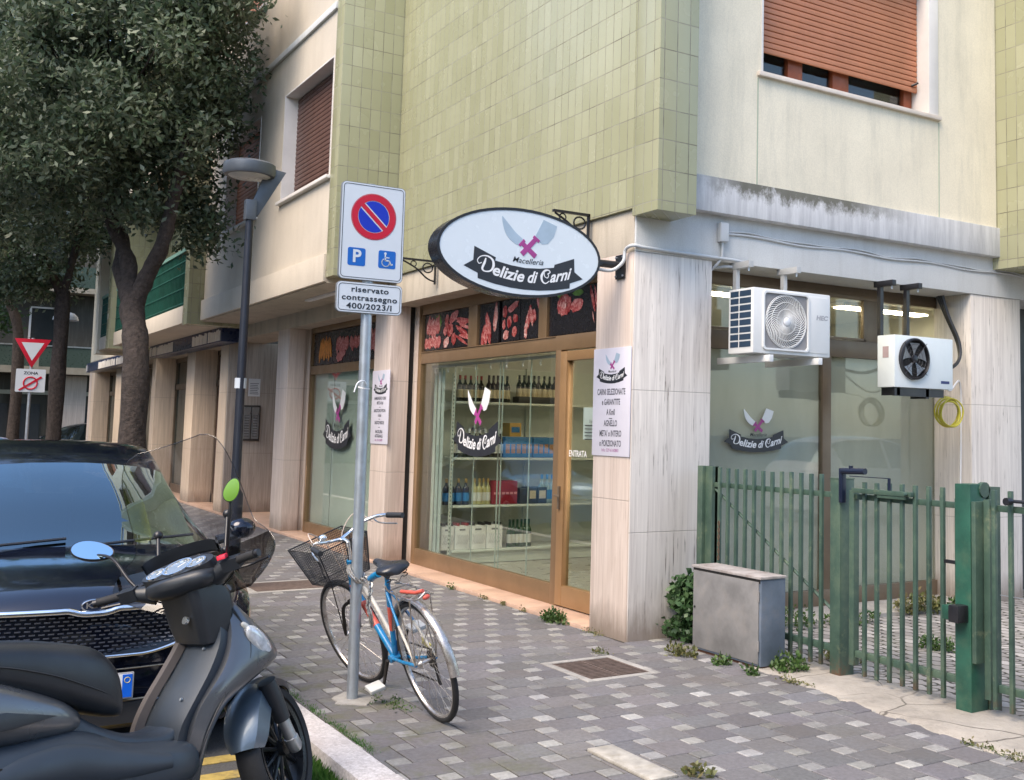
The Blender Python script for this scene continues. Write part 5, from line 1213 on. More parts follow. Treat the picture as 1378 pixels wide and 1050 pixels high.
# transmission
mb = MB(); y = -.045
mb.lathe([(.088, -.002), (.088, .002)], BBp+Vector((0, y, 0)), (0, 1, 0), 28); mb.build('chainring', OILY, bk)
mb = MB()
for r_, yy in ((.05, -.030), (.042, -.036), (.034, -.042)): mb.lathe([(r_, -.0015), (r_, .0015)], (0, yy, WR), (0, 1, 0), 20)
mb.build('sprockets', OILY, bk)
mb = MB(); mb.tube([(0, y, WR+.05), (.45, y, .28+.088)], .005, 5); mb.tube([(.45, y, .28-.088), (.06, y, WR-.14), (.0, y, WR-.13)], .005, 5); mb.tube([(0, y, WR-.02), (.02, y-.01, WR-.10), (-.01, y, WR-.15)], .010, 6); mb.build('chain', OILY, bk)
ca = radians(-62)
for s, a in ((1, ca), (-1, ca+pi)):
    e = BBp+Vector((.165*cos(a), .075*s, .165*sin(a))); MB().tube([BBp+Vector((0, .05*s, 0)), e], [.012, .009], 8).build('crank', OILY, bk, smooth=40)
    pb = MB(); pb.obox(e+Vector((0, .055*s, 0)), (.045, 0, .010), (0, .045, 0), (-.003, 0, .012)); pb.build('pedal', M('grey plastic pedal', (.45, .46, .45), .5, var=.15), bk, bevel=.006)
MB().obox((.09, -.06, .40), (.05, 0, .015), (0, .004, 0), (-.01, 0, .022)).build('chain_guard', M('yellowed plastic', (.55, .50, .16), .4), bk, bevel=.004)
# handlebar, steered
mb = MB(); hb = hd(.94)
mb.tube([St(hd(.80)), St(hb), St(hb+Vector((.03, 0, .01))), St(hb+Vector((.07, 0, .01)))], .012, 10)
cb = hb+Vector((.075, 0, .012))
for s in (-1, 1): mb.tube([St(v) for v in smoothpts([cb, cb+Vector((.01, .08*s, .015)), cb+Vector((-.02, .17*s, .045)), cb+Vector((-.09, .235*s, .055)), cb+Vector((-.17, .262*s, .05))], 5)], .011, 9)
mb.build('handlebar', CHROME, bk, smooth=50)
for s in (-1, 1):
    MB().tube([St(cb+Vector((-.15, .257*s, .051))), St(cb+Vector((-.27, .285*s, .04)))], .017, 10).build('grip', BLACKP, bk, smooth=50)
    mb = MB(); mb.tube([St(v) for v in smoothpts([cb+Vector((-.06, .215*s, .04)), cb+Vector((-.08, .235*s, .01)), cb+Vector((-.20, .275*s, -.01))], 4)], .005, 6); mb.build('brake_lever', ALU, bk, smooth=50)
MB().ball(St(cb+Vector((-.005, .11, .055))), .026, .026, .020).build('bell', CHROME, bk, smooth=60)
mb = MB()
for s in (-1, 1): mb.tube([St(v) for v in smoothpts([cb+Vector((-.06, .2*s, .03)), cb+Vector((.05, .16*s, .10)), cb+Vector((.09, .05*s, -.02)), hd(.70)+Vector((.04, .01*s, 0))], 5)], .0035, 5)
mb.build('brake_cable', M('pale cable sheath', (.5, .42, .36), .5), bk, smooth=50)
# wire basket
bs_ = MB(); T4 = [(.84, -.17, .93), (1.16, -.19, .95), (1.16, .19, .95), (.84, .17, .93)]; B4 = [(.87, -.13, .70), (1.09, -.14, .71), (1.09, .14, .71), (.87, .13, .70)]
T4 = [Vector(v) for v in T4]; B4 = [Vector(v) for v in B4]
def bil(k, u, v): a = lerp(T4[k], T4[(k+1) % 4], u); b = lerp(B4[k], B4[(k+1) % 4], u); return lerp(a, b, v)
for k in range(4):
    n = 26 if k % 2 == 0 else 30
    for i in range(n): bs_.tube([St(bil(k, i/n, 0)), St(bil(k, i/n, 1))], .0016, 3, cap=False)
    for j in range(1, 18): bs_.tube([St(bil(k, 0, j/18)), St(bil(k, 1, j/18))], .0016, 3, cap=False)
for i in range(1, 14): bs_.tube([St(lerp(B4[0], B4[1], i/14)), St(lerp(B4[3], B4[2], i/14))], .0011, 3, cap=False)
for i in range(1, 16): bs_.tube([St(lerp(B4[0], B4[3], i/16)), St(lerp(B4[1], B4[2], i/16))], .0011, 3, cap=False)
for Q, r_ in ((T4, .0045), (B4, .003)): bs_.tube([St(v) for v in Q], r_, 6, closed=True)
for k in range(4): bs_.tube([St(T4[k]), St(B4[k])], .0035, 5)
for s in (-.1, .1): bs_.tube([St((.98, s*1.3, .95)), St((.98, s, .70))], .003, 5)
bs_.build('basket', M('black wire mesh', (.02, .02, .022), .45), bk)
mb = MB()
for s in (-1, 1): mb.tube([St((1.0, .07*s, .70)), St((wb, .058*s, WR))], .0035, 6)
mb.build('basket_stay', OILY, bk)
# chain lock with blue sleeve from pole to seat tube
def W(p): return BM @ Vector(p)
lk = thing('chain_lock', 'steel chain lock with a blue sleeve tying the bicycle to the sign pole', 'chain lock', (.68, -2.33, .7))
pz = .745; path = [Vector((.70+.050*cos(a), -2.362+.050*sin(a), pz-.045*cos(a-.6)-.03)) for a in [1.2+i*.42 for i in range(13)]]
e1 = W((.46, .03, .76)); e2 = W((.335, .02, .80))
links = smoothpts(path+[lerp(path[-1], e1, .5)+Vector((0, 0, .015)), e1], 3)
mb = MB()
def chain(pts, mb, r_=.011):
    for i in range(0, len(pts)-1):
        a, b = pts[i], pts[i+1]; c = (a+b)/2; t_ = (b-a).normalized(); u = t_.orthogonal().normalized(); v = t_.cross(u)
        if i % 2: u = v
        mb.tube([c+t_*.019*cos(q)+u*.011*sin(q) for q in [2*pi*j/8 for j in range(8)]], .0052, 5, closed=True)
chain(links, mb)
hang = smoothpts([e1, e1+Vector((.03, -.01, -.06)), e1+Vector((.03, -.02, -.14)), e1+Vector((.05, -.01, -.20)), e1+Vector((.045, 0, -.25))], 4); chain(hang, mb)
mb.build('links', M('greasy steel chain', (.42, .40, .37), .35, .8, var=.3, sc=30), lk)
MB().tube([e1, lerp(e1, e2, .5)+Vector((0, 0, .004)), e2], .020, 10).build('sleeve', BLUEB, lk, smooth=50)
# ================================================================== SCOOTER
def smoothrings(R_, k=4):
    n = len(R_[0]); cols = [smoothpts([r[j] for r in R_], k) for j in range(n)]
    return [[cols[j][i] for j in range(n)] for i in range(len(cols[0]))]
SMAT = pose(2.67769, -4.476762, -.118, 1.986815, -.112450)
sc = thing('scooter', 'dark grey maxi scooter with a tall clear windscreen parked nose to the kerb', 'scooter', mat=SMAT)
swb = 1.45; sR = .285; sa = radians(64); sax = Vector((-cos(sa), 0, sin(sa))); sbase = Vector((swb-.06, 0, sR)); SRm = Matrix.Rotation(.527535, 3, sax)
def Q(p): return SRm @ (Vector(p)-sbase)+sbase
SG = M('dark grey metallic paint', (.115, .122, .135), .30, .6, var=.08, sc=2, bump=0, coat=.6); SGD = M('satin dark grey panel', (.035, .045, .058), .42, .1, var=.15, sc=3, bump=.05); SSUN = M('sun reflection on inner panel', (.115, .098, .088), .45, .1, var=.15, sc=3, bump=.08); SEATM = M('black grained seat vinyl', (.016, .019, .024), .34, var=.25, bump=.35, bs=300); BP = M('black scooter plastic', (.018, .021, .026), .38, var=.2, bump=.12, bs=200)
def secring(x, w_, zb, zt, n=24, sq=.62, yo=0):
    o = []
    for i in range(n):
        a = 2*pi*i/n; c_, s_ = cos(a), sin(a); y = w_*math.copysign(abs(c_)**sq, c_); z = (zb+zt)/2+(zt-zb)/2*math.copysign(abs(s_)**sq, s_); o.append((x, y+yo, z))
    return o
MB().loft(smoothrings([secring(*q) for q in ((-.62, .06, .90, .99), (-.55, .12, .88, 1.01), (-.30, .14, .87, .985), (-.05, .145, .85, .955), (.16, .145, .77, .935), (.32, .145, .705, .915), (.46, .14, .645, .885), (.56, .125, .605, .85), (.63, .10, .585, .78), (.675, .05, .58, .69))], 4)).build('seat', SEATM, sc, smooth=80)
MB().loft(smoothrings([secring(*q) for q in ((-.85, .05, .86, .92), (-.70, .14, .78, .92), (-.40, .17, .68, .90), (-.10, .19, .60, .875), (.12, .19, .57, .825), (.28, .175, .56, .76), (.40, .15, .56, .70), (.47, .11, .57, .65))], 4)).build('tail_fairing', SG, sc, smooth=80)
MB().loft(smoothrings([secring(*q) for q in ((-.35, .12, .42, .60), (-.10, .17, .38, .60), (.15, .20, .34, .60), (.35, .20, .30, .60), (.50, .20, .28, .57), (.64, .20, .27, .50), (.80, .20, .27, .47), (.90, .17, .28, .45), (.96, .12, .30, .42))], 4)).build('floorboard', SGD, sc, smooth=80)
MB().loft(smoothrings([secring(*q) for q in ((.42, .11, .50, .68), (.55, .105, .46, .58), (.70, .10, .43, .51), (.84, .105, .42, .50), (.93, .10, .44, .58), (.98, .08, .50, .66))], 4)).build('centre_tunnel', SGD, sc, smooth=80)
# lower side panel with a swoosh
MB().loft(smoothrings([[(x, -y, z) for y, z in ((w_-.01, z0), (w_+.012, z0+.02), (w_+.014, (z0+z1)/2), (w_+.010, z1-.015), (w_-.01, z1))] for x, w_, z0, z1 in ((-.05, .17, .44, .47), (.15, .198, .42, .53), (.38, .199, .40, .55), (.60, .198, .37, .48), (.78, .196, .36, .43))], 4), ringclosed=True).build('side_panel', SGD, sc, smooth=60)
def apron(z, xi, xo, w_, n=12):
    o = []
    for i in range(n+1):
        a = -pi/2+pi*i/n; o.append((xi+.06+(xo-xi-.06)*max(0, cos(a))**.9, w_*math.copysign(abs(sin(a))**.8, sin(a)), z))
    o += [(xi+.015, w_*.9, z), (xi, w_*.55, z), (xi-.0, 0, z), (xi, -w_*.55, z), (xi+.015, -w_*.9, z)]
    return o
rr = smoothrings([apron(*q) for q in ((.27, .91, .98, .10), (.34, .90, 1.00, .12), (.45, .90, 1.05, .14), (.55, .93, 1.13, .155), (.62, .98, 1.27, .165), (.69, 1.04, 1.40, .165), (.76, 1.08, 1.38, .155), (.84, 1.10, 1.30, .14), (.92, 1.10, 1.20, .115), (.965, 1.08, 1.14, .085))], 4)
MB().loft(rr).build('front_apron', SG, sc, smooth=50)
MB().tube(smoothpts([(1.12, -.108, .95), (1.16, -.130, .87), (1.19, -.147, .78), (1.16, -.158, .68), (1.05, -.155, .58), (.98, -.144, .46), (.95, -.125, .36)], 5), [.004]*31, 6).build('apron_groove', BP, sc, smooth=50)
# inner leg shield: dark panel, with the sun's reflection painted as a brown strip
mb = MB(); mb.loft(smoothrings([[(x, y, z) for x, y in ((xi-.012, -w_), (xi-.035, -w_*.55), (xi-.04, 0), (xi-.035, w_*.55), (xi-.012, w_), (xi+.04, w_*.9), (xi+.04, -w_*.9))] for z, xi, w_ in ((.42, .87, .115), (.50, .885, .125), (.60, .945, .135), (.70, 1.015, .135), (.80, 1.07, .125), (.88, 1.085, .11))], 4)); mb.build('leg_shield', SGD, sc, smooth=40)
MB().loft(smoothrings([[(x+.0, y, z), (x-.03, y-.01, z), (x-.035, y-.045, z), (x-.0, y-.055, z)] for x, y, z in ((.835, .13, .46), (.86, .13, .53), (.905, .125, .61), (.975, .115, .71), (1.03, .105, .80), (1.045, .10, .86))], 4)).build('shield_sun_strip', SSUN, sc, smooth=40)
MB().loft([[(x, y, z) for x, y in rrect(xa, xb, -w_, w_, .035, 4)] for z, xa, xb, w_ in ((.785, 1.03, 1.10, .085), (.80, 1.0, 1.13, .105), (.87, .975, 1.15, .115), (.94, .955, 1.15, .12), (1.0, .935, 1.13, .125), (1.05, .925, 1.10, .12))]).build('upper_cover', BP, sc, smooth=40)
for s in (-1, 1):
    ro = Matrix.Rotation(radians(40), 3, 'Y') @ Matrix.Identity(3)
    ro = Matrix.Rotation(-s*.42, 3, 'Z') @ ro
    MB().ball((1.262, .116*s, .762), .13, .034, .044, 20, 12, rot=ro).build('headlight', M('clear headlight lens', (.68, .70, .72), .06, .2, var=.3, sc=30, bump=0, coat=1), sc, smooth=80)
    MB().ball((1.19, .127*s, .835), .05, .018, .016, 14, 8, rot=ro).build('indicator', M('pale indicator lens', (.6, .58, .52), .1, coat=1), sc, smooth=80)
# steered group
mb = MB(); mb.loft([[Q(p) for p in r] for r in smoothrings([secring(x, w_, z0, z1, 20, .8) for x, w_, z0, z1 in ((.86, .06, 1.03, 1.065), (.88, .12, 1.005, 1.08), (.92, .15, .995, 1.10), (.98, .16, 1.0, 1.13), (1.04, .145, 1.01, 1.15), (1.08, .10, 1.03, 1.13), (1.10, .05, 1.05, 1.10))], 3)]); bin_ = mb.build('handlebar_cover', BP, sc, smooth=70)
nrm = Vector((-.50, 0, .866)); upv = Vector((.866, 0, .50)); ctr = Vector((.935, 0, 1.098)); lf = Vector((0, 1, 0))
def qd(u, v, w_): return Q(ctr+lf*u+upv*v+nrm*w_)
mb = MB(); hood = [[qd(.155*cos(a), .085*sin(a)*(1.0 if sin(a) > 0 else .75), w_) for a in [2*pi*i/28 for i in range(28)]] for w_ in (-.03, .014)]
mb.loft(hood); mb.build('instrument_bezel', BP, sc, smooth=40)
for u, r_, v in ((0, .062, .004), (.088, .040, -.008), (-.088, .040, -.008)):
    g_ = MB().loft([[qd(u+r_*k*cos(a), v+r_*k*sin(a), .015+h) for a in [2*pi*i/28 for i in range(28)]] for k, h in ((1.0, 0), (1.0, .008), (.90, .008), (.88, .001))], cap=False).build('gauge_ring', CHROME, sc, smooth=40)
    MB().loft([[qd(u+r_*.9*cos(a), v+r_*.9*sin(a), w_) for a in [2*pi*i/28 for i in range(28)]] for w_ in (.0148, .0165)]).build('gauge', M('gauge face', (.20, .24, .27), .12, .2, var=.1, coat=1, bump=0), g_)
    mb = MB(); mb.tube([qd(u, v, .0172), qd(u+r_*.6*cos(2.3), v+r_*.6*sin(2.3), .0172)], .0015, 4)
    for k in range(11):
        a = -.6+k*.43; mb.tube([qd(u+r_*.72*cos(a), v+r_*.72*sin(a), .0172), qd(u+r_*.84*cos(a), v+r_*.84*sin(a), .0172)], .001, 4)
    mb.build('markings', WHITE, g_)
mb = MB(); mb.loft([[qd(.165*cos(a)*k, .06+.085*sin(a)*k, w_) for a in [pi*i/14 for i in range(15)]] for k, w_ in ((1, -.01), (1.03, .045), (.98, .05), (.95, 0.0))], ringclosed=False, cap=False); mb.build('instrument_visor', BP, sc, smooth=50)
for s in (-1, 1):
    mb = MB(); mb.tube([Q((.97, .13*s, 1.04)), Q((.945, .20*s, 1.06)), Q((.93, .25*s, 1.068))], [.045, .03, .022], 10); mb.obox(Q((.935, .225*s, 1.065)), SRm @ Vector((.024, 0, .01)), SRm @ Vector((0, .035, 0)), SRm @ Vector((-.01, 0, .022))); mb.build('switch_block', BP, sc, smooth=40)
    MB().tube([Q((.93, .25*s, 1.068)), Q((.922, .262*s, 1.069)), Q((.905, .338*s, 1.07)), Q((.903, .345*s, 1.07))], [.017, .0185, .0175, .020], 12).build('grip', RUBBER, sc, smooth=40)
    MB().tube([Q((.903, .345*s, 1.07)), Q((.90, .360*s, 1.07))], .016, 12).build('bar_end', BLACK, sc, smooth=40)
    MB().tube([Q(v) for v in smoothpts([(.985, .20*s, 1.045), (1.0, .27*s, 1.045), (.985, .32*s, 1.048), (.965, .37*s, 1.05)], 4)], .006, 6).build('brake_lever', BLACK, sc, smooth=50)
MB().obox(Q((.905, -.205, 1.098)), SRm @ Vector((.016, 0, .004)), SRm @ Vector((0, .018, 0)), SRm @ Vector((0, 0, .009))).build('kill_switch', M('red switch', (.62, .02, .05), .3), sc, bevel=.003)
def mirror(s, b, c, a_, ax1, ax2, lab):
    K = 1.0 if s == 1 else .56; n_ = Vector(a_).normalized(); b = b[:-1]+[tuple(Vector(b[-1])-n_*.028)]; u = Vector(ax1); u = (u-n_*u.dot(n_)).normalized(); v = n_.cross(u)
    st = MB().tube([Q(v_) for v_ in smoothpts(b, 4)], .0065, 8).build('mirror_stalk', BLACK, sc, smooth=50)
    sh = [(.088, .052)]
    def egg(k, w_): return [Q(Vector(c)+u*(.088*K*k*cos(a)*(1+.12*cos(a)))+v*.052*K*k*sin(a)+n_*w_) for a in [2*pi*i/28 for i in range(28)]]
    m_ = MB().loft([egg(.3, -.035), egg(.75, -.026), egg(1.0, -.006), egg(1.03, .0), egg(1.0, .004), egg(.96, .002)]).build('mirror_housing', BLACK, sc, smooth=60)
    MB().loft([egg(.955, .002), egg(.955, .0045)]).build('mirror_glass', M('mirror glass', (.36, .56, .74), .02, 1, var=0, bump=0), m_)
CAMl = None
inv = SMAT.inverted(); 
def mirnormal(c, sky_dir):
    p = SMAT @ Q(c); tc = (CAM-p).normalized(); h = (tc+Vector(sky_dir).normalized()).normalized()
    return SRm.transposed() @ (inv.to_3x3() @ h)
cL = (1.06, .43, 1.315); cR = (.815, -.34, 1.33)
mirror(1, [(.95, .20, 1.09), (.97, .24, 1.14), (1.02, .32, 1.25), cL], cL, mirnormal(cL, (-.05, -.12, 1)), SRm.transposed() @ (inv.to_3x3() @ Vector(cr)), 0, '')
mirror(-1, [(.95, -.20, 1.09), (.90, -.24, 1.14), (.84, -.30, 1.24), cR], cR, mirnormal(cR, (.9, -.33, .0)), SRm.transposed() @ (inv.to_3x3() @ (Vector(cu)*.95+Vector(cr)*.35)), 0, '')
# windscreen, steered with the bars
zs = [.97, 1.03, 1.10, 1.17, 1.24, 1.31, 1.40, 1.49, 1.57, 1.635, 1.66]; hw = [.20, .30, .365, .34, .275, .262, .258, .250, .235, .20, .14]; xc = [1.15, 1.18, 1.20, 1.205, 1.20, 1.19, 1.17, 1.145, 1.12, 1.10, 1.09]
rows = []
for z, w_, x in zip(zs, hw, xc): rows.append([(x-.9*(w_*q)**2-.35*abs(w_*q)**3, w_*q, z) for q in [-1+i/8 for i in range(17)]])
rows = smoothrings(rows, 3)
outer = [[Q(p) for p in r] for r in rows]; inner = [[Q(Vector(p)+Vector((-.0035, 0, 0))) for p in r] for r in rows]
cut = 9
MB().loft([o+i[::-1] for o, i in zip(outer[cut:], inner[cut:])]).build('windscreen', SCREEN, sc, smooth=60)
MB().loft([o+i[::-1] for o, i in zip(outer[:cut+1], inner[:cut+1])]).build('hand_guard', glassmat('smoked hand guard', (.40, .38, .37), 1.4, 1.45), sc, smooth=60)
mb = MB(); edge = [r[0] for r in outer]+outer[-1]+[r[-1] for r in outer[::-1]]; mb.tube(edge, .0024, 5); mb.build('windscreen_edge', glassmat('screen edge plastic', (.6, .6, .6), 1.2, 1.5), sc, smooth=50)
mb = MB()
for s in (-1, 1):
    for z0, z1, x0, x1 in ((1.10, 1.30, 1.06, 1.11),):
        mb.tube([Q((1.04, .15*s, z0)), Q((1.13, .16*s, z1))], .008, 8); mb.ball(Q((1.13, .16*s, z1)), .020); mb.ball(Q((1.055, .152*s, z0+.04)), .018); mb.tube([Q((1.13, .16*s, z1)), Q((1.165, .162*s, z1))], .006, 6)
mb.build('windscreen_bracket', BLACK, sc, smooth=60)
# front wheel, fork, mudguard (steered)
def tyre(parent, c, R_, w_, fn, rimr, nsp=11):
    c = Vector(c); N = 44; sec = [(R_-.055, -w_*.42), (R_-.03, -w_*.5), (R_-.008, -w_*.36), (R_, 0), (R_-.008, w_*.36), (R_-.03, w_*.5), (R_-.055, w_*.42)]
    MB().loft([[fn(c+Vector((r_*cos(a), y, r_*sin(a)))) for r_, y in sec] for a in [2*pi*i/N for i in range(N)]], cap=False, closed=True).build('tyre', RUBBER, parent, smooth=50)
    mb = MB(); sec = [(rimr+.002, -w_*.40), (rimr-.02, -w_*.36), (rimr-.026, 0), (rimr-.02, w_*.36), (rimr+.002, w_*.40), (rimr-.002, .0)]
    mb.loft([[fn(c+Vector((r_*cos(a), y, r_*sin(a)))) for r_, y in sec] for a in [2*pi*i/N for i in range(N)]], cap=False, closed=True)
    for k in range(nsp):
        a = 2*pi*k/nsp; mb.tube([fn(c+Vector((.03*cos(a), .018, .03*sin(a)))), fn(c+Vector(((rimr-.015)*cos(a+.12), .0, (rimr-.015)*sin(a+.12))))], [.011, .007], 6); mb.tube([fn(c+Vector((.03*cos(a+.25), -.018, .03*sin(a+.25)))), fn(c+Vector(((rimr-.015)*cos(a+.12), .0, (rimr-.015)*sin(a+.12))))], [.011, .007], 6)
    mb.tube([fn(c+Vector((0, -.05, 0))), fn(c+Vector((0, .05, 0)))], .036, 16); mb.build('rim', M('satin black alloy', (.025, .027, .03), .3, .5), parent, smooth=40)
    MB().loft([[fn(c+Vector((r_*cos(a), y, r_*sin(a)))) for r_, y in ((.06, .060), (.125, .060), (.125, .064), (.06, .064))] for a in [2*pi*i/32 for i in range(32)]], cap=False, closed=True).build('brake_disc', ALU, parent, smooth=30)
fc = (swb, 0, sR); tyre(sc, fc, sR, .11, Q, .215)
mb = MB()
for s in (-1, 1):
    pU = Vector((1.315, .088*s, .575)); pM = Vector((1.385, .088*s, .42)); pL = Vector((swb+.018, .088*s, .255))
    MB().tube([Q(pM), Q(lerp(pM, pL, .62)), Q(lerp(pM, pL, .63)), Q(lerp(pM, pL, .88)), Q(pL)], [.027, .026, .031, .032, .022], 14).build('fork_slider', M('silver fork slider', (.42, .44, .46), .35, .8, var=.1, sc=20), sc, smooth=40)
    MB().tube([Q(pU), Q(lerp(pU, pM, .5)), Q(pM+Vector((.008, 0, -.02)))], [.040, .040, .034], 14).build('fork_boot', BP, sc, smooth=40)
    mb.tube([Q((swb, .07*s, sR)), Q((swb, .115*s, sR))], .014, 10)
mb.build('axle', ALU, sc, smooth=40)
def fender(a0, a1, r_, w_, mat, n=20, droop=.05):
    R0 = []
    for i in range(n+1):
        a = a0+(a1-a0)*i/n; c = Vector(fc); k = 1-.35*abs(2*i/n-1)**3
        R0.append([Q(c+Vector(((r_+dr)*cos(a), y*k, (r_+dr)*sin(a)))) for y, dr in ((-w_, -droop), (-w_*.92, -.012), (-w_*.5, .008), (0, .014), (w_*.5, .008), (w_*.92, -.012), (w_, -droop), (w_*.88, -droop), (w_*.8, -.015), (0, .008), (-w_*.8, -.015), (-w_*.88, -droop))])
    return MB().loft(R0)
fender(radians(52), radians(112), .305, .070, BP, droop=.045).build('front_mudguard', BP, sc, smooth=40)
fender(radians(112), radians(172), .312, .085, SG, droop=.10).build('rear_mudguard_panel', M('blue grey mudguard', (.13, .17, .21), .35, .4, coat=.3), sc, smooth=40)
# rear end and engine
tyre(sc, (0, 0, sR), sR, .13, I_, .205)
mb = MB(); mb.loft(smoothrings([secring(x, w_, z0, z1, 16, .7, yo) for x, w_, z0, z1, yo in ((-.08, .05, .20, .36, .12), (.10, .07, .20, .42, .12), (.30, .12, .22, .46, .05), (.50, .10, .26, .42, 0))], 3)); mb.build('engine', M('engine casting', (.12, .12, .125), .5, .6, var=.2), sc, smooth=50)
MB().tube(smoothpts([(.42, -.10, .27), (.25, -.16, .25), (.05, -.19, .32), (-.30, -.20, .42)], 5), [.02]*6+[.055]*10, 14).build('exhaust', M('dull exhaust', (.14, .14, .15), .4, .7), sc, smooth=50)
MB().loft(smoothrings([secring(x, .09, z0, z1, 12, .8) for x, z0, z1 in ((-.45, .50, .53), (-.30, .58, .61), (-.05, .60, .63))], 3)).build('rear_hugger', BP, sc, smooth=60)
MB().ball((-.86, 0, .88), .03, .10, .035).build('tail_light', M('red tail light', (.5, .01, .01), .2), sc, smooth=60)
MB().tube([(.35, .10, .26), (.25, .30, .02)], .011, 8).build('side_stand', BLACK, sc)

# cables, seams, screws, key switch
mb = MB()
for s in (-1, 1): mb.tube([Q(v) for v in smoothpts([(.95, .23*s, 1.05), (1.03, .20*s, 1.10), (1.10, .10*s, 1.05), (1.06, .04*s, .95)], 5)], .0045, 6); mb.tube([Q(v) for v in smoothpts([(.94, .22*s, 1.05), (1.00, .19*s, 1.03), (1.03, .09*s, .98)], 5)], .0035, 6)
mb.build('control_cable', BLACKP, sc, smooth=60)
mb = MB(); mb.tube(smoothpts([(-.5, -.125, .90), (-.2, -.147, .875), (.1, -.149, .86), (.32, -.149, .80), (.5, -.137, .72), (.62, -.10, .66)], 6), .003, 5); mb.build('seat_piping', BLACKP, sc, smooth=60)
mb = MB()
for p in ((.905, -.08, .60), (.905, .08, .60), (1.02, -.07, .78), (1.02, .07, .78)): mb.lathe([(.006, -.006), (.006, .003)], p, (-1, 0, .3), 8)
mb.build('screw', STEEL, sc)
MB().lathe([(.016, 0), (.016, .012), (.006, .013)], (.955, -.055, .90), (-1, 0, .3), 14).build('key_switch', ALU, sc, smooth=40)
mb = MB(); mb.tube(smoothpts([(-.55, -.15, .93), (-.75, -.15, 1.0), (-.90, -.10, 1.03), (-.92, 0, 1.035), (-.90, .10, 1.03), (-.75, .15, 1.0), (-.55, .15, .93)], 5), .013, 8); mb.build('grab_rail', SG, sc, smooth=60)

MB().prism([(-.30, .66), (-.05, .64), (.18, .64), (.34, .655), (.16, .700), (-.1, .705), (-.30, .70)], (Vector((0, -.186, 0)), Vector((1, 0, 0)), Vector((0, 0, 1)), Vector((0, -1, 0))), 0, .010).build('tail_trim', BP, sc, bevel=.004)
mb = MB()
for k in range(5): mb.box(.02+.035*k, .04+.035*k, -.202, -.198, .52-.004*k, .535-.004*k)
mb.build('vent_slot', DARK, sc)
# ================================================================== CARS
def cr1(xs, ys, x):
    """monotone-ish cubic interpolation through stations"""
    n = len(xs)
    for i in range(n-1):
        if xs[i] >= x >= xs[i+1] or i == n-2:
            t_ = (x-xs[i])/(xs[i+1]-xs[i]); h = xs[i+1]-xs[i]
            def sl(j):
                if j <= 0 or j >= n-1: k_ = 1 if j <= 0 else n-1; return (ys[k_]-ys[k_-1])/(xs[k_]-xs[k_-1])
                d0 = (ys[j]-ys[j-1])/(xs[j]-xs[j-1]); d1 = (ys[j+1]-ys[j])/(xs[j+1]-xs[j]); return 0 if d0*d1 <= 0 else 2*d0*d1/(d0+d1)
            m0, m1 = sl(i)*h, sl(i+1)*h
            return ys[i]*(2*t_**3-3*t_*t_+1)+m0*(t_**3-2*t_*t_+t_)+ys[i+1]*(-2*t_**3+3*t_*t_)+m1*(t_**3-t_*t_)
#        x      zc    ze    we    zb    wb    wm   zs
STN = [(0.00, .60, .585, .46, .560, .60, .66, .20), (-.03, .76, .735, .50, .70, .66, .74, .17), (-.09, .845, .80, .54, .755, .71, .80, .17), (-.22, .885, .845, .57, .80, .76, .85, .17), (-.55, .935, .90, .63, .875, .80, .88, .17), (-.98, .985, .965, .68, .945, .83, .885, .17),
       (-1.02, 1.00, .975, .685, .95, .835, .885, .17), (-1.45, 1.25, 1.205, .645, .965, .84, .885, .17), (-1.83, 1.44, 1.385, .60, .975, .845, .885, .17), (-1.95, 1.485, 1.44, .595, .98, .845, .885, .17), (-2.5, 1.57, 1.53, .60, .99, .845, .885, .17), (-3.2, 1.56, 1.52, .585, 1.01, .84, .885, .17), (-3.75, 1.45, 1.41, .55, 1.04, .82, .88, .17), (-4.05, 1.12, 1.09, .58, 1.02, .77, .85, .18), (-4.18, .95, .93, .58, .85, .72, .80, .22), (-4.22, .60, .58, .50, .55, .66, .70, .28)]
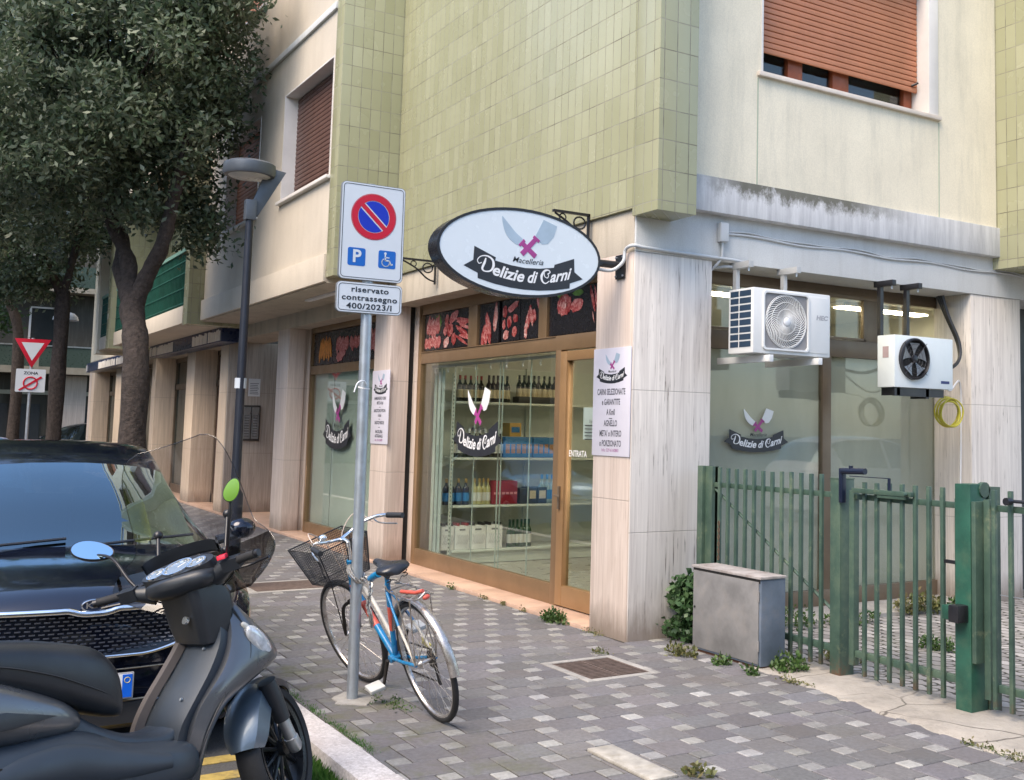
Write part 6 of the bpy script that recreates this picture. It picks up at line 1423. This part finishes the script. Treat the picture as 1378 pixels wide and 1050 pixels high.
def carbody(root, paint, glass):
    xs = [s[0] for s in STN]; X = []
    for a, b in zip(xs[:-1], xs[1:]):
        k = max(1, int(abs(a-b)/.07)); X += [a+(b-a)*i/k for i in range(k)]
    X.append(xs[-1])
    def ringat(x):
        zc, ze, we, zb, wb, wm, zs = [cr1(xs, [s[i] for s in STN], x) for i in range(1, 8)]
        cab = max(0, min(1, (zc-zb-.05)/.3))
        P = [(0, zc), (.25*we, zc-.02*(zc-ze)), (.5*we, zc-.18*(zc-ze)), (.78*we, zc-.5*(zc-ze)), (.94*we, ze+.006), (we, ze-.012)]
        P += [(we+(wb-we)*q, (ze-.012)+(zb-ze+.012)*q) for q in (.03+.05*(1-cab), .35, .68, .97)]
        P += [(wb+.008, zb-.012), (lerp1(wb, wm, .75), zb-.06), (wm, zb*.45+zs*.55+.12), (wm-.005, zs+.18), (wm-.02, zs+.05), (wm-.09, zs)]
        return [(x-.17*min(1, 1)*(y/.85)**2*max(0, 1+x/1.6)-(0 if x > -3.6 else -.12*(y/.85)**2), y, z) for y, z in P]
    R_ = [ringat(x) for x in X]; n = len(R_[0])
    parts = {'body': MB(), 'windscreen': MB(), 'side_window': MB(), 'rear_window': MB(), 'roof': MB()}
    for i in range(len(X)-1):
        xm = (X[i]+X[i+1])/2
        for j in range(n-1):
            key = 'body'
            if -1.83 < xm < -1.02 and j <= 4: key = 'windscreen'
            elif -3.70 < xm < -1.28 and 6 <= j <= 7+1 and not (-2.52 < xm < -2.42): key = 'side_window' if j < 9 else 'body'
            elif -4.05 < xm < -3.75 and j <= 4: key = 'rear_window'
            elif -3.75 < xm <= -1.83 and j <= 4: key = 'roof'
            for s in (1, -1):
                q = [R_[i][j], R_[i][j+1], R_[i+1][j+1], R_[i+1][j]]; q = [(a, b*s, c) for a, b, c in q]
                parts[key].add(q if s == 1 else q[::-1], [(0, 1, 2, 3)])
    b = parts['body']; fr_ = R_[0]; b.add([(a, y, z) for a, y, z in fr_]+[(a, -y, z) for a, y, z in fr_[::-1]], [tuple(range(2*n))])
    fr_ = R_[-1]; b.add([(a, y, z) for a, y, z in fr_]+[(a, -y, z) for a, y, z in fr_[::-1]], [tuple(range(2*n))])
    for k, mb in parts.items():
        m_ = glass if 'wind' in k else paint
        v = {}; V = []; mp = []
        for p in mb.v:
            key = tuple(round(c, 5) for c in p)
            if key not in v: v[key] = len(V); V.append(key)
            mp.append(v[key])
        mb.v = V; F_ = []
        for f in mb.f:
            g_ = []; [g_.append(mp[i]) for i in f if not g_ or g_[-1] != mp[i]]
            if g_[0] == g_[-1]: g_.pop()
            if len(set(g_)) >= 3: F_.append(tuple(g_))
        mb.f = F_; mb.m = [0]*len(F_); mb.build(k, m_, root, smooth=38)
    return ringat
def lerp1(a, b, k): return a+(b-a)*k
def carwheel(root, x, s):
    c = Vector((x, .80*s, .33)); N = 36; sec = [(.21, -.10), (.30, -.11), (.33, -.08), (.335, 0), (.33, .08), (.30, .11), (.21, .10)]
    MB().lathe([(.37, -.0), (.37, .012)], (x, .865*s-.006, .34), (0, 1, 0), 36).build('wheel_arch', BLACKP, root)
    t_ = MB().loft([[c+Vector((r_*cos(a), y, r_*sin(a))) for r_, y in sec] for a in [2*pi*i/N for i in range(N)]], cap=False, closed=True).build('wheel', RUBBER, root, smooth=50)
    mb = MB(); mb.lathe([(.215, .02), (.215, .10), (.19, .10), (.18, .05), (.02, .05)], c, (0, s, 0), 30)
    for k in range(5): a = 2*pi*k/5; mb.tube([c+Vector((.03*cos(a), .085*s, .03*sin(a))), c+Vector((.2*cos(a), .09*s, .2*sin(a)))], [.03, .022], 6)
    mb.build('rim', ALU, t_, smooth=40)
def car(loc, rz, label, paint, glass, detail=False, name='parked_car', scale=1):
    root = thing(name, label, 'car', mat=Matrix.Translation(loc) @ Matrix.Rotation(rz, 4, 'Z') @ Matrix.Scale(scale, 4))
    rg = carbody(root, paint, glass); fx = lambda y, d=0: d-.17*(y/.85)**2
    for x in (-.85, -3.35):
        for s in (1, -1): carwheel(root, x, s)
    for s in (1, -1):
        mb = MB(); mb.ball((-1.25, .99*s, 1.05), .07, .085, .065, 16, 10); mb.build('wing_mirror', BLACK if not detail else paint, root, smooth=70)
        MB().tube([(-1.25, .84*s, .98), (-1.25, .96*s, 1.01)], .03, 8).build('mirror_arm', BLACK, root)
        hl = [(fx(y, d), y*s, z) for d, y, z in ((-.045, .50, .70), (-.10, .62, .745), (-.22, .74, .765), (-.38, .83, .77), (-.36, .855, .70), (-.20, .80, .655), (-.05, .66, .635), (-.025, .53, .645))]
        c_ = Vector((0, 0, 0)); 
        for p in hl: c_ += Vector(p)/len(hl)
        outv = [Vector(p)+Vector((.012, .008*s, .004)) for p in hl]; cc = c_+Vector((.035, .02*s, .01))
        mb = MB(); mb.add([tuple(p) for p in outv]+[tuple(cc)], [(i, (i+1) % 8, 8) for i in range(8)]); mb.add([tuple(p) for p in outv]+[tuple(Vector(p)-Vector((.04, .02*s, 0))) for p in hl], [(i, (i+1) % 8, 8+(i+1) % 8, 8+i) for i in range(8)])
        mb.build('headlight', M('car headlight lens', (.45, .47, .50), .05, .5, var=.3, sc=25, bump=0, coat=1), root, smooth=50)
    ing = M('dark car interior', (.02, .02, .022), .8)
    for s in (1, -1):
        sb = MB(); sb.obox((-2.25, .36*s, .88), (.10, 0, .30*.3), (0, .22, 0), (-.10, 0, .30)); sb.ball((-2.33, .36*s, 1.24), .05, .12, .08); sb.build('seat', ing, root, bevel=.02)
    MB().box(-1.6, -1.15, -.7, .7, .86, .95).build('dashboard', ing, root, bevel=.03)
    if not detail: return root
    # grille: dark recess, honeycomb of small blades, chrome surround
    def top(y): a = abs(y); return .775-.0*a+(.012*(1-a/.1) if a < .0 else 0)+(.018 if .10 < a < .40 else (.0 if a <= .06 else (.018*(a-.06)/.04 if a <= .10 else .018-.05*((a-.40)/.14)**2)))
    def bot(y): a = abs(y); return .575+.10*max(0, (a-.22)/.32)**1.6
    yy = [-.54+1.08*i/40 for i in range(41)]; Y0 = .53
    ring_o = [(fx(y, .012), y, top(y)) for y in yy]+[(fx(y, .02), y, bot(y)) for y in yy[::-1]]
    mb = MB(); n_ = len(ring_o); mb.add(ring_o+[(a-.05, b, c) for a, b, c in ring_o], [tuple(range(n_))]+[(i, (i+1) % n_, n_+(i+1) % n_, n_+i) for i in range(n_)]); mb.build('grille_recess', M('gloss black grille', (.008, .010, .016), .15, bump=0), root)
    mb = MB(); pitch = .040
    for i in range(-13, 14):
        for j in range(12):
            y = i*pitch+(pitch/2 if j % 2 else 0); z = .565+j*.0185
            if abs(y) > .51 or z > top(y)-.014 or z < bot(y)+.012: continue
            x = fx(y, .019); mb.obox((x, y, z), (.004, 0, 0), (0, .0125, 0), (.002, 0, .003))
    mb.build('grille_mesh', M('satin grille blade', (.16, .18, .23), .28, .6, bump=0), root)
    mb = MB(); mb.tube(smoothpts([(fx(y, .022), y, top(y)+.004) for y in [-.55+1.1*i/30 for i in range(31)]], 2), [.016]*61, 8, flat=1.0)
    mb.tube(smoothpts([(fx(y, .03), y, bot(y)-.004) for y in [-.54+1.08*i/24 for i in range(25)]], 2), .009, 8)
    for s in (1, -1): mb.tube([(fx(.55, .022), .55*s, top(.55)+.004), (fx(.56, .03), .565*s, .71), (fx(.54, .03), .54*s, bot(.54)-.004)], .010, 8)
    mb.build('grille_surround', CHROME, root, smooth=60)
    bd = MB().loft([[(fx(y, .018)+.0-.08*(z_-.80)/.1*.0+dd, y, z_) for y, z_ in [(.056*cos(a), .818+.027*sin(a)) for a in [2*pi*i/32 for i in range(32)]]] for dd in (-.05, .0)]).build('badge', M('badge field', (.02, .03, .06), .2, bump=0), root)
    f = (Vector((.0185, 0, .818)), Vector((0, 1, 0)), Vector((0, 0, 1)), Vector((1, 0, 0)))
    mb = MB(); mb.tube([f[0]+Vector((0, .056*cos(a), .027*sin(a))) for a in [2*pi*i/36 for i in range(36)]], .0035, 6, closed=True); textpoly('KIA', .038, f, 1.35, 0, .001, mb=mb, w0=.0, depth=.002); mb.build('emblem', CHROME, bd, smooth=50)
    pl = MB().box(.03, .045, -.33, .19, .365, .49).build('number_plate', M('grey plate holder', (.35, .35, .36), .4), root, bevel=.004)
    MB().box(.045, .047, -.322, .182, .372, .483).build('plate_face', WHITE, pl)
    MB().box(.047, .0485, .138, .182, .373, .482).build('blue_strip', M('plate blue', (.005, .12, .65), .3, bump=0), pl); MB().box(.047, .0485, -.322, -.278, .373, .482).build('blue_strip', M('plate blue', (.005, .12, .65), .3, bump=0), pl)
    mb = MB(); mb.tube([(.049, .16+.013*cos(a), .455+.013*sin(a)) for a in [2*pi*i/20 for i in range(20)]], .0016, 4, closed=True); mb.build('star_ring', M('plate yellow', (.6, .5, .1), .4), pl)
    mb = MB(); mb.box(.047, .0485, .09, .115, .39, .47); mb.build('characters', BLACK, pl)
    mb = MB(); mb.tube([(fx(y, .012), y, .350) for y in [-.6+1.2*i/20 for i in range(21)]], .006, 6); mb.tube([(fx(y, .005), y, .50) for y in [-.5+1.0*i/20 for i in range(21)]], .004, 6); mb.build('bumper_trim', M('bronze trim', (.30, .24, .16), .3, .7), root, smooth=50)
    mb = MB(); mb.box(-.06, .012, -.45, .45, .24, .34); mb.build('lower_intake', BLACKP, root)
    for y0, y1 in ((-.62, -.02), (.02, .66)):
        MB().tube([(-1.0, y0, .995), (-1.03, (y0+y1)/2, 1.02), (-1.06, y1, 1.04)], .009, 6).build('wiper', BLACK, root)
    mb = MB()
    for s in (1, -1): mb.tube([(x, .56*s*(1+.0*x), cr1([q[0] for q in STN], [q[1] for q in STN], x)-.012) for x in (-1.05,)]+[(-1.0, .6*s, .975)], .002, 4)
    mb.build('washer', BLACK, root)
    mb = MB(); mb.tube([(fx(y, -.10)-.0, y, .835-.05*(abs(y)/.6)**2) for y in [-.6+1.2*i/24 for i in range(25)]], .0035, 5); mb.build('bonnet_gap', BLACK, root)
    return root
CARM = M('dark blue black car paint', (.006, .009, .022), .12, .35, var=.1, sc=1, bump=0, coat=1.0)
car((1.10, -3.81, -.12), 0, 'dark blue car with a honeycomb grille parked behind the scooter', CARM, GLASSD, True)
car((-33.0, -2.1, -.12), radians(-90), 'black car parked at the far corner past the travertine piers', M('black car paint', (.008, .009, .012), .12, .3, bump=0, coat=1), GLASSD, name='parked_car')
car((-8.6, -3.95, -.12), 0, 'light blue car parked along the kerb behind the dark one', M('light blue car paint', (.12, .30, .52), .2, .2, bump=0, coat=1), GLASSD, name='parked_car', scale=.93)
car((6.9, 12.6, -.02), radians(90), 'white car parked at the back of the courtyard', M('white car paint', (.6, .6, .6), .2, 0, bump=0, coat=1), GLASSD, name='parked_car')
car((4.2, -9.2, -.12), radians(0), 'white car parked across the road', M('white car paint', (.6, .6, .6), .2, 0, bump=0, coat=1), GLASSD, name='parked_car')
# ================================================================== STREET LAMP
LG = M('dark grey lamp enamel', (.10, .115, .135), .4, .3, var=.12)
LP = thing('street_lamp', 'grey street lamp with a round flat head on a triangular arm', 'street lamp', (-3.95, -1.95, 0))
MB().tube([(-4.03, -1.915, -.05), (-4.02, -1.915, .9), (-4.01, -1.93, .95), (-4.0, -1.93, 3.66)], [.065, .065, .046, .037], 16).build('pole', M('blue black lamp pole', (.022, .026, .038), .4, .3, var=.15), LP, smooth=40)
MB().box(-4.05, -3.95, -1.98, -1.88, 3.58, 3.78).build('collar', LG, LP, bevel=.006)
MB().prism([(-1.96, 3.74), (-1.86, 3.62), (-1.60, 4.10), (-1.72, 4.12), (-1.80, 4.08), (-1.90, 3.80)], (Vector((-4.02, 0, 0)), Vector((0, 1, 0)), Vector((0, 0, 1)), Vector((1, 0, 0))), 0, .04).build('arm', LG, LP, bevel=.004)
MB().lathe([(.05, .13), (.20, .125), (.245, .10), (.25, .02), (.235, -.01), (.215, -.012)], (-4.0, -1.955, 4.03), (0, 0, 1), 36).build('lamp_housing', LG, LP, smooth=40)
MB().lathe([(.21, -.005), (.17, -.03), (.02, -.04)], (-4.0, -1.955, 4.03), (0, 0, 1), 30).build('diffuser', M('lamp diffuser', (.55, .55, .52), .3, bump=0), LP, smooth=50)
mb = MB(); mb.tube([(-4.02, -1.93, 1.92), (-4.02, -1.93, 2.02)], .0555, 16); mb.build('sticker', M('pale sticker', (.5, .55, .6), .5), LP, smooth=60)
# ================================================================== TREES
BARK = M('dark bark', (.05, .038, .032), .9, var=.5, sc=14, bump=1.0, bs=22, local=False, bd=.035)
HOLM = leafmat('holm oak leaves', [(.060, .096, .050), (.092, .138, .070), (.145, .185, .105), (.21, .24, .16), (.09, .11, .07)], trans=.3, rough=.45)
HOLM2 = leafmat('light tree leaves', [(.035, .075, .02), (.06, .12, .035), (.09, .15, .05)], trans=.25)
def tree(loc, limbs, blobs, nclump, per, lab, mat=HOLM, size=(.07, .12), clump=.15, group='street trees', seed=3, fallen=True):
    rng = np.random.default_rng(seed); t = thing('tree', lab, 'tree', loc, group)
    mb = MB()
    for pts, r in limbs: 
        P_ = smoothpts(pts, 5); n_ = len(P_); rr_ = [r[0]+(r[1]-r[0])*i/(n_-1) for i in range(n_)]
        rr_ = [a*(1+.07*sin(i*1.7)) for i, a in enumerate(rr_)]; b0_ = len(mb.v); mb.tube(P_, rr_, 18)
        for q_ in range(b0_, len(mb.v)): v_ = mb.v[q_]; k_ = .006*sin(v_[2]*31+v_[0]*40)+.008*sin(v_[2]*11+v_[1]*37+v_[0]*29); mb.v[q_] = (v_[0]+k_, v_[1]+k_*.7, v_[2])
    C_ = []
    for (bx_, by, bz), (rx, ry, rz), w_ in blobs:
        k = int(nclump*w_); nm = max(3, k//14); d = rng.normal(0, 1, (nm, 3)); d /= np.linalg.norm(d, axis=1)[:, None]; r_ = rng.uniform(.55, 1.0, nm)**.7
        r_ *= 1+.13*np.sin(d[:, 0]*5+bx_)*np.cos(d[:, 2]*6+1)
        mo = np.array([bx_, by, bz])+d*r_[:, None]*np.array([rx, ry, rz]); q = np.repeat(mo, 14, 0)
        q = q+rng.normal(0, 1, q.shape)*np.array([.17, .17, .10])*(.55+min(rx, rz)*.32); C_.append(q)
    C_ = np.concatenate(C_)
    sel = rng.random(len(C_)) < .9; C_ = C_[sel]
    for i in rng.choice(len(C_), min(40, len(C_)), replace=False):
        c = Vector(C_[i]); mb.tube([lerp(Vector(limbs[1 % len(limbs)][0][-1]), c, 0.0), lerp(Vector(limbs[1 % len(limbs)][0][-1]), c, .5)+Vector((0, 0, .1)), c], [.035, .02, .006], 5)
    mb.build('trunk', BARK, t, smooth=60)
    leafmesh('crown', C_, mat, t, size, per, clump, .15, aspect=.42, rng=rng)
    return t
Y2 = -2.2
tree((-7.75, Y2, 0), [([(-8.25, Y2, -.1), (-8.22, Y2, 1.2), (-8.3, Y2, 2.4), (-8.75, Y2, 2.95), (-9.2, Y2+.02, 3.35)], (.175, .14)),
      ([(-9.2, Y2, 3.3), (-9.7, Y2-.05, 3.7), (-10.1, Y2+.02, 4.1), (-10.3, Y2-.1, 4.6), (-10.6, Y2-.2, 5.6)], (.115, .07)),
      ([(-8.9, Y2+.03, 3.1), (-8.85, Y2+.15, 3.5), (-8.55, Y2+.28, 3.95), (-8.4, Y2+.35, 4.5), (-8.2, Y2+.5, 5.6)], (.12, .07)),
      ([(-9.1, Y2, 3.2), (-9.35, Y2-.02, 3.8), (-9.5, Y2-.25, 4.4), (-9.6, Y2-.4, 5.6)], (.11, .07))],
     [((-8.9, -2.75, 6.2), (1.8, 1.8, 2.0), .40), ((-10.0, -3.4, 5.8), (1.6, 1.3, 1.9), .20), ((-8.7, -2.1, 6.9), (1.35, 1.0, 1.7), .20), ((-7.35, -1.75, 7.15), (.75, .5, .6), .07), ((-8.9, -1.95, 4.9), (.8, .6, .7), .07), ((-9.3, -2.8, 7.9), (2.0, 2.0, 1.5), .15), ((-8.9, -1.55, 4.25), (.30, .30, .45), .014)],
     3200, 26, 'large dark evergreen street tree with a forked trunk right behind the car', seed=5, clump=.12, size=(.07, .125))
X3 = -20.0; Y3 = -1.9
tree((X3, Y3, 0), [([(X3, Y3, -.1), (X3, Y3, 2.5), (X3-.1, Y3+.02, 4.4)], (.17, .14)), ([(X3-.1, Y3, 4.3), (X3, Y3-.5, 5.2), (X3, Y3-1.3, 6.6)], (.10, .05)), ([(X3-.1, Y3, 4.3), (X3, Y3+.2, 5.4), (X3, Y3+.4, 7)], (.09, .05))],
     [((X3, Y3-.4, 7.6), (2.4, 2.2, 2.2), .5), ((X3+.6, Y3-2.2, 7.2), (2.0, 1.8, 2.4), .4), ((X3, Y3+.6, 8.6), (1.8, 1.5, 1.6), .25), ((X3-.5, Y3-.9, 5.4), (2.0, 2.0, 1.1), .22)], 1500, 26, 'second evergreen street tree with a straight reddish trunk behind the yield sign', seed=8, size=(.10, .17), clump=.17)
tree((-28, -2.1, 0), [([(-28, -2.1, -.1), (-28, -2.1, 3.5), (-28.1, -2.3, 4.6)], (.16, .12)), ([(-28.1, -2.3, 4.5), (-28, -3.0, 6), (-28, -3.4, 7)], (.09, .04))], [((-28, -2.8, 7.6), (2.6, 2.6, 2.6), .6), ((-28.5, -1.0, 9.0), (2, 1.8, 2), .4)], 900, 24, 'third evergreen street tree near the far crossing', seed=11, size=(.13, .2), clump=.2)
tree((-34.5, -4.5, -.12), [([(-34.5, -4.5, -.1), (-34.5, -4.5, 3.5)], (.15, .1)), ([(-34.5, -4.5, 3.4), (-34.5, -3.8, 5)], (.07, .04))], [((-34.5, -4.2, 5.8), (2.2, 2.6, 2.2), 1)], 800, 22, 'lighter green leafy tree in front of the far balconies', HOLM2, seed=13, size=(.14, .22), clump=.2, group=None)
# ================================================================== YIELD SIGN
yx, yy_ = -17.0, -2.66
ys = thing('yield_sign', 'red and white give way triangle with a zone end plate beneath, on a thin post', 'road sign', (yx, yy_, 0))
MB().tube([(yx-.03, yy_+.0, -.1), (yx-.03, yy_+.0, 3.12)], .03, 12).build('post', STEEL, ys, smooth=50)
def tri(k, cy=2.90): return [(yy_-.31*k, cy+.20*k), (yy_+.31*k, cy+.20*k), (yy_, cy-.36*k)]
f = FR2(0, 0, yx)
MB().prism(tri(1), f, -.01, .004).build('triangle', SGR, ys, bevel=.002); MB().prism(tri(.62, 2.905), f, .004, .006).build('triangle_field', SGW, ys)
p_ = MB().prism(rrect(yy_-.25, yy_+.25, 2.08, 2.52, .02), f, -.01, .004).build('zone_plate', SGW, ys)
mb = MB(); textpoly('ZONA', .075, FR2(yy_, 2.44, yx+.004), 1.1, 0, .002, mb=mb); mb.build('lettering', SGK, p_)
mb = MB(); mb.tube([(yx+.006, yy_+.115*cos(a), 2.25+.115*sin(a)) for a in [2*pi*i/30 for i in range(30)]], .014, 6, closed=True); mb.prism([(yy_-.2, 2.12), (yy_-.17, 2.10), (yy_+.2, 2.36), (yy_+.17, 2.39)], f, .006, .012); mb.build('crossed_ring', SGR, p_)
# distant second lamp seen behind the tree trunk
t = thing('street_lamp', 'distant street lamp with a domed pale head behind the second tree', 'street lamp', (-24, -1.55, 0)); MB().tube([(-24, -1.55, -.1), (-24, -1.55, 4.6)], .045, 10).build('pole', LG, t); MB().lathe([(.30, 0), (.28, .09), (.19, .18), (.04, .22)], (-24, -1.40, 4.05), (0, 0, 1), 24).build('lamp_housing', M('pale lamp dome', (.14, .19, .27), .3), t, smooth=50)
# ================================================================== FAR AND OPPOSITE BUILDINGS
def block(name, lab, x0, x1, y0, y1, h, face, wall, cols, floors=4, gh=3.2, shopm=None, loc=None):
    """a plain block with one detailed face: 'E' (+X), 'N' (+Y), 'W' (-X)"""
    t = thing(name, lab, 'building', ((x0+x1)/2, (y0+y1)/2, -.12))
    MB().box(x0, x1, y0, y1, -.12, h).build('wall', wall, t)
    MB().box(x0-.2, x1+.2, y0-.2, y1+.2, h, h+.3).build('roof', PLC, t)
    L = (y1-y0) if face in 'EW' else (x1-x0); n = cols; glassm = M('dark upper window', (.02, .025, .028), .1, bump=0); shm = M('olive shutter', (.10, .11, .07), .6)
    def P(u0, u1, d0, d1, z0, z1, mb):
        if face == 'E': mb.box(x1+d0, x1+d1, y0+u0, y0+u1, z0, z1)
        elif face == 'W': mb.box(x0-d1, x0-d0, y0+u0, y0+u1, z0, z1)
        else: mb.box(x0+u0, x0+u1, y1+d0, y1+d1, z0, z1)
    for fl in range(floors):
        z = gh+.2+fl*3.0
        for i in range(n):
            u = L*(i+.5)/n
            fr_ = MB(); 
            for a, b, c, d in ((u-.62, u+.62, z+.85, z+.92), (u-.62, u+.62, z+2.3, z+2.36), (u-.62, u-.55, z+.9, z+2.3), (u+.55, u+.62, z+.9, z+2.3)): P(a, b, 0, .05, c, d, fr_)
            w_ = fr_.build('window', MARB, t); g_ = MB(); P(u-.55, u+.55, .002, .02, z+.92, z+2.3, g_); g_.build('pane', shm if (i*7+fl*3) % 3 == 0 else glassm, w_)
    return t, P, L
t, P, L = block('apartment_building', 'shaded apartment block with dark balconies across the far crossing', -52, -40, -26, 16, 16, 'E', plaster('shaded far plaster', (.065, .06, .048)), 9)  # shade of the far crossing put into the plaster and slab colours
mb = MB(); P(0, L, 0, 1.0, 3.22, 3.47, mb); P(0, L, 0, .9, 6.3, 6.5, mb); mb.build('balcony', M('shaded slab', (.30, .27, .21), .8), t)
mb = MB(); P(0, L, .92, .97, 3.47, 4.22, mb); P(0, L, .85, .9, 6.5, 7.3, mb); mb.build('balcony_glass', M('dark green balcony panel', (.05, .075, .06), .3), t)
mb = MB(); P(0, L, .9, 1.0, 4.22, 4.27, mb); mb.build('handrail', ALU, t)
mb = MB(); u = 0
while u < L: P(u, u+.18, .86, .98, 3.47, 4.27, mb); u += 2.1
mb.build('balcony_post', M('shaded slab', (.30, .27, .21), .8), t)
mb = MB(); u = 1.0
while u < L-3: P(u, u+2.2, 0, .05, -.1, 2.1, mb); u += 3.2
mb.build('shop_shutter', M('dark rolled shutter', (.03, .033, .035), .6), t)
mb = MB(); P(0, L, 0, .12, 2.45, 2.6, mb); mb.build('shop_fascia', M('pale fascia', (.40, .38, .30), .5), t)
mb = MB(); P(26.1, 27.1, .05, .3, -.1, 3.2, mb); P(24.6, 24.8, .05, .2, -.1, 2.4, mb); mb.build('pier', TRAV1, t)
block('apartment_building', 'pale apartment block on the opposite side of the road', -34, 6, -28, -17.5, 9, 'N', plaster('opposite plaster', (.60, .52, .38)), 13, floors=2)
block('apartment_building', 'ochre apartment block closing the road behind the viewer', 24, 34, -30, 14, 9, 'W', plaster('ochre plaster', (.50, .40, .26)), 12, floors=2)

# invented lime shape behind the viewer, added for the scooter mirror's reflection
t = thing('reflection_prop', 'made-up lime green bell shape behind the viewer, added for the mirror reflection', 'reflection prop', (9.6, -6.0, -.12))
MB().lathe([(.55, 0), (.78, .12), (.80, .9), (.72, 1.3), (.45, 1.62), (.15, 1.75), (.05, 1.76)], (9.6, -6.0, -.10), (0, 0, 1), 28).build('shell', M('lime green plastic', (.72, .86, .02), .45, var=.08), t, smooth=50)
MB().lathe([(.11, -.02), (.11, .03)], (9.05, -5.75, 1.18), (-.85, .35, .35), 18).build('slot', BLACKP, t); MB().tube([(9.6, -6.12, 1.68), (9.6, -6.0, 1.80), (9.6, -5.88, 1.68)], .02, 8).build('lifting_eye', STEEL, t)
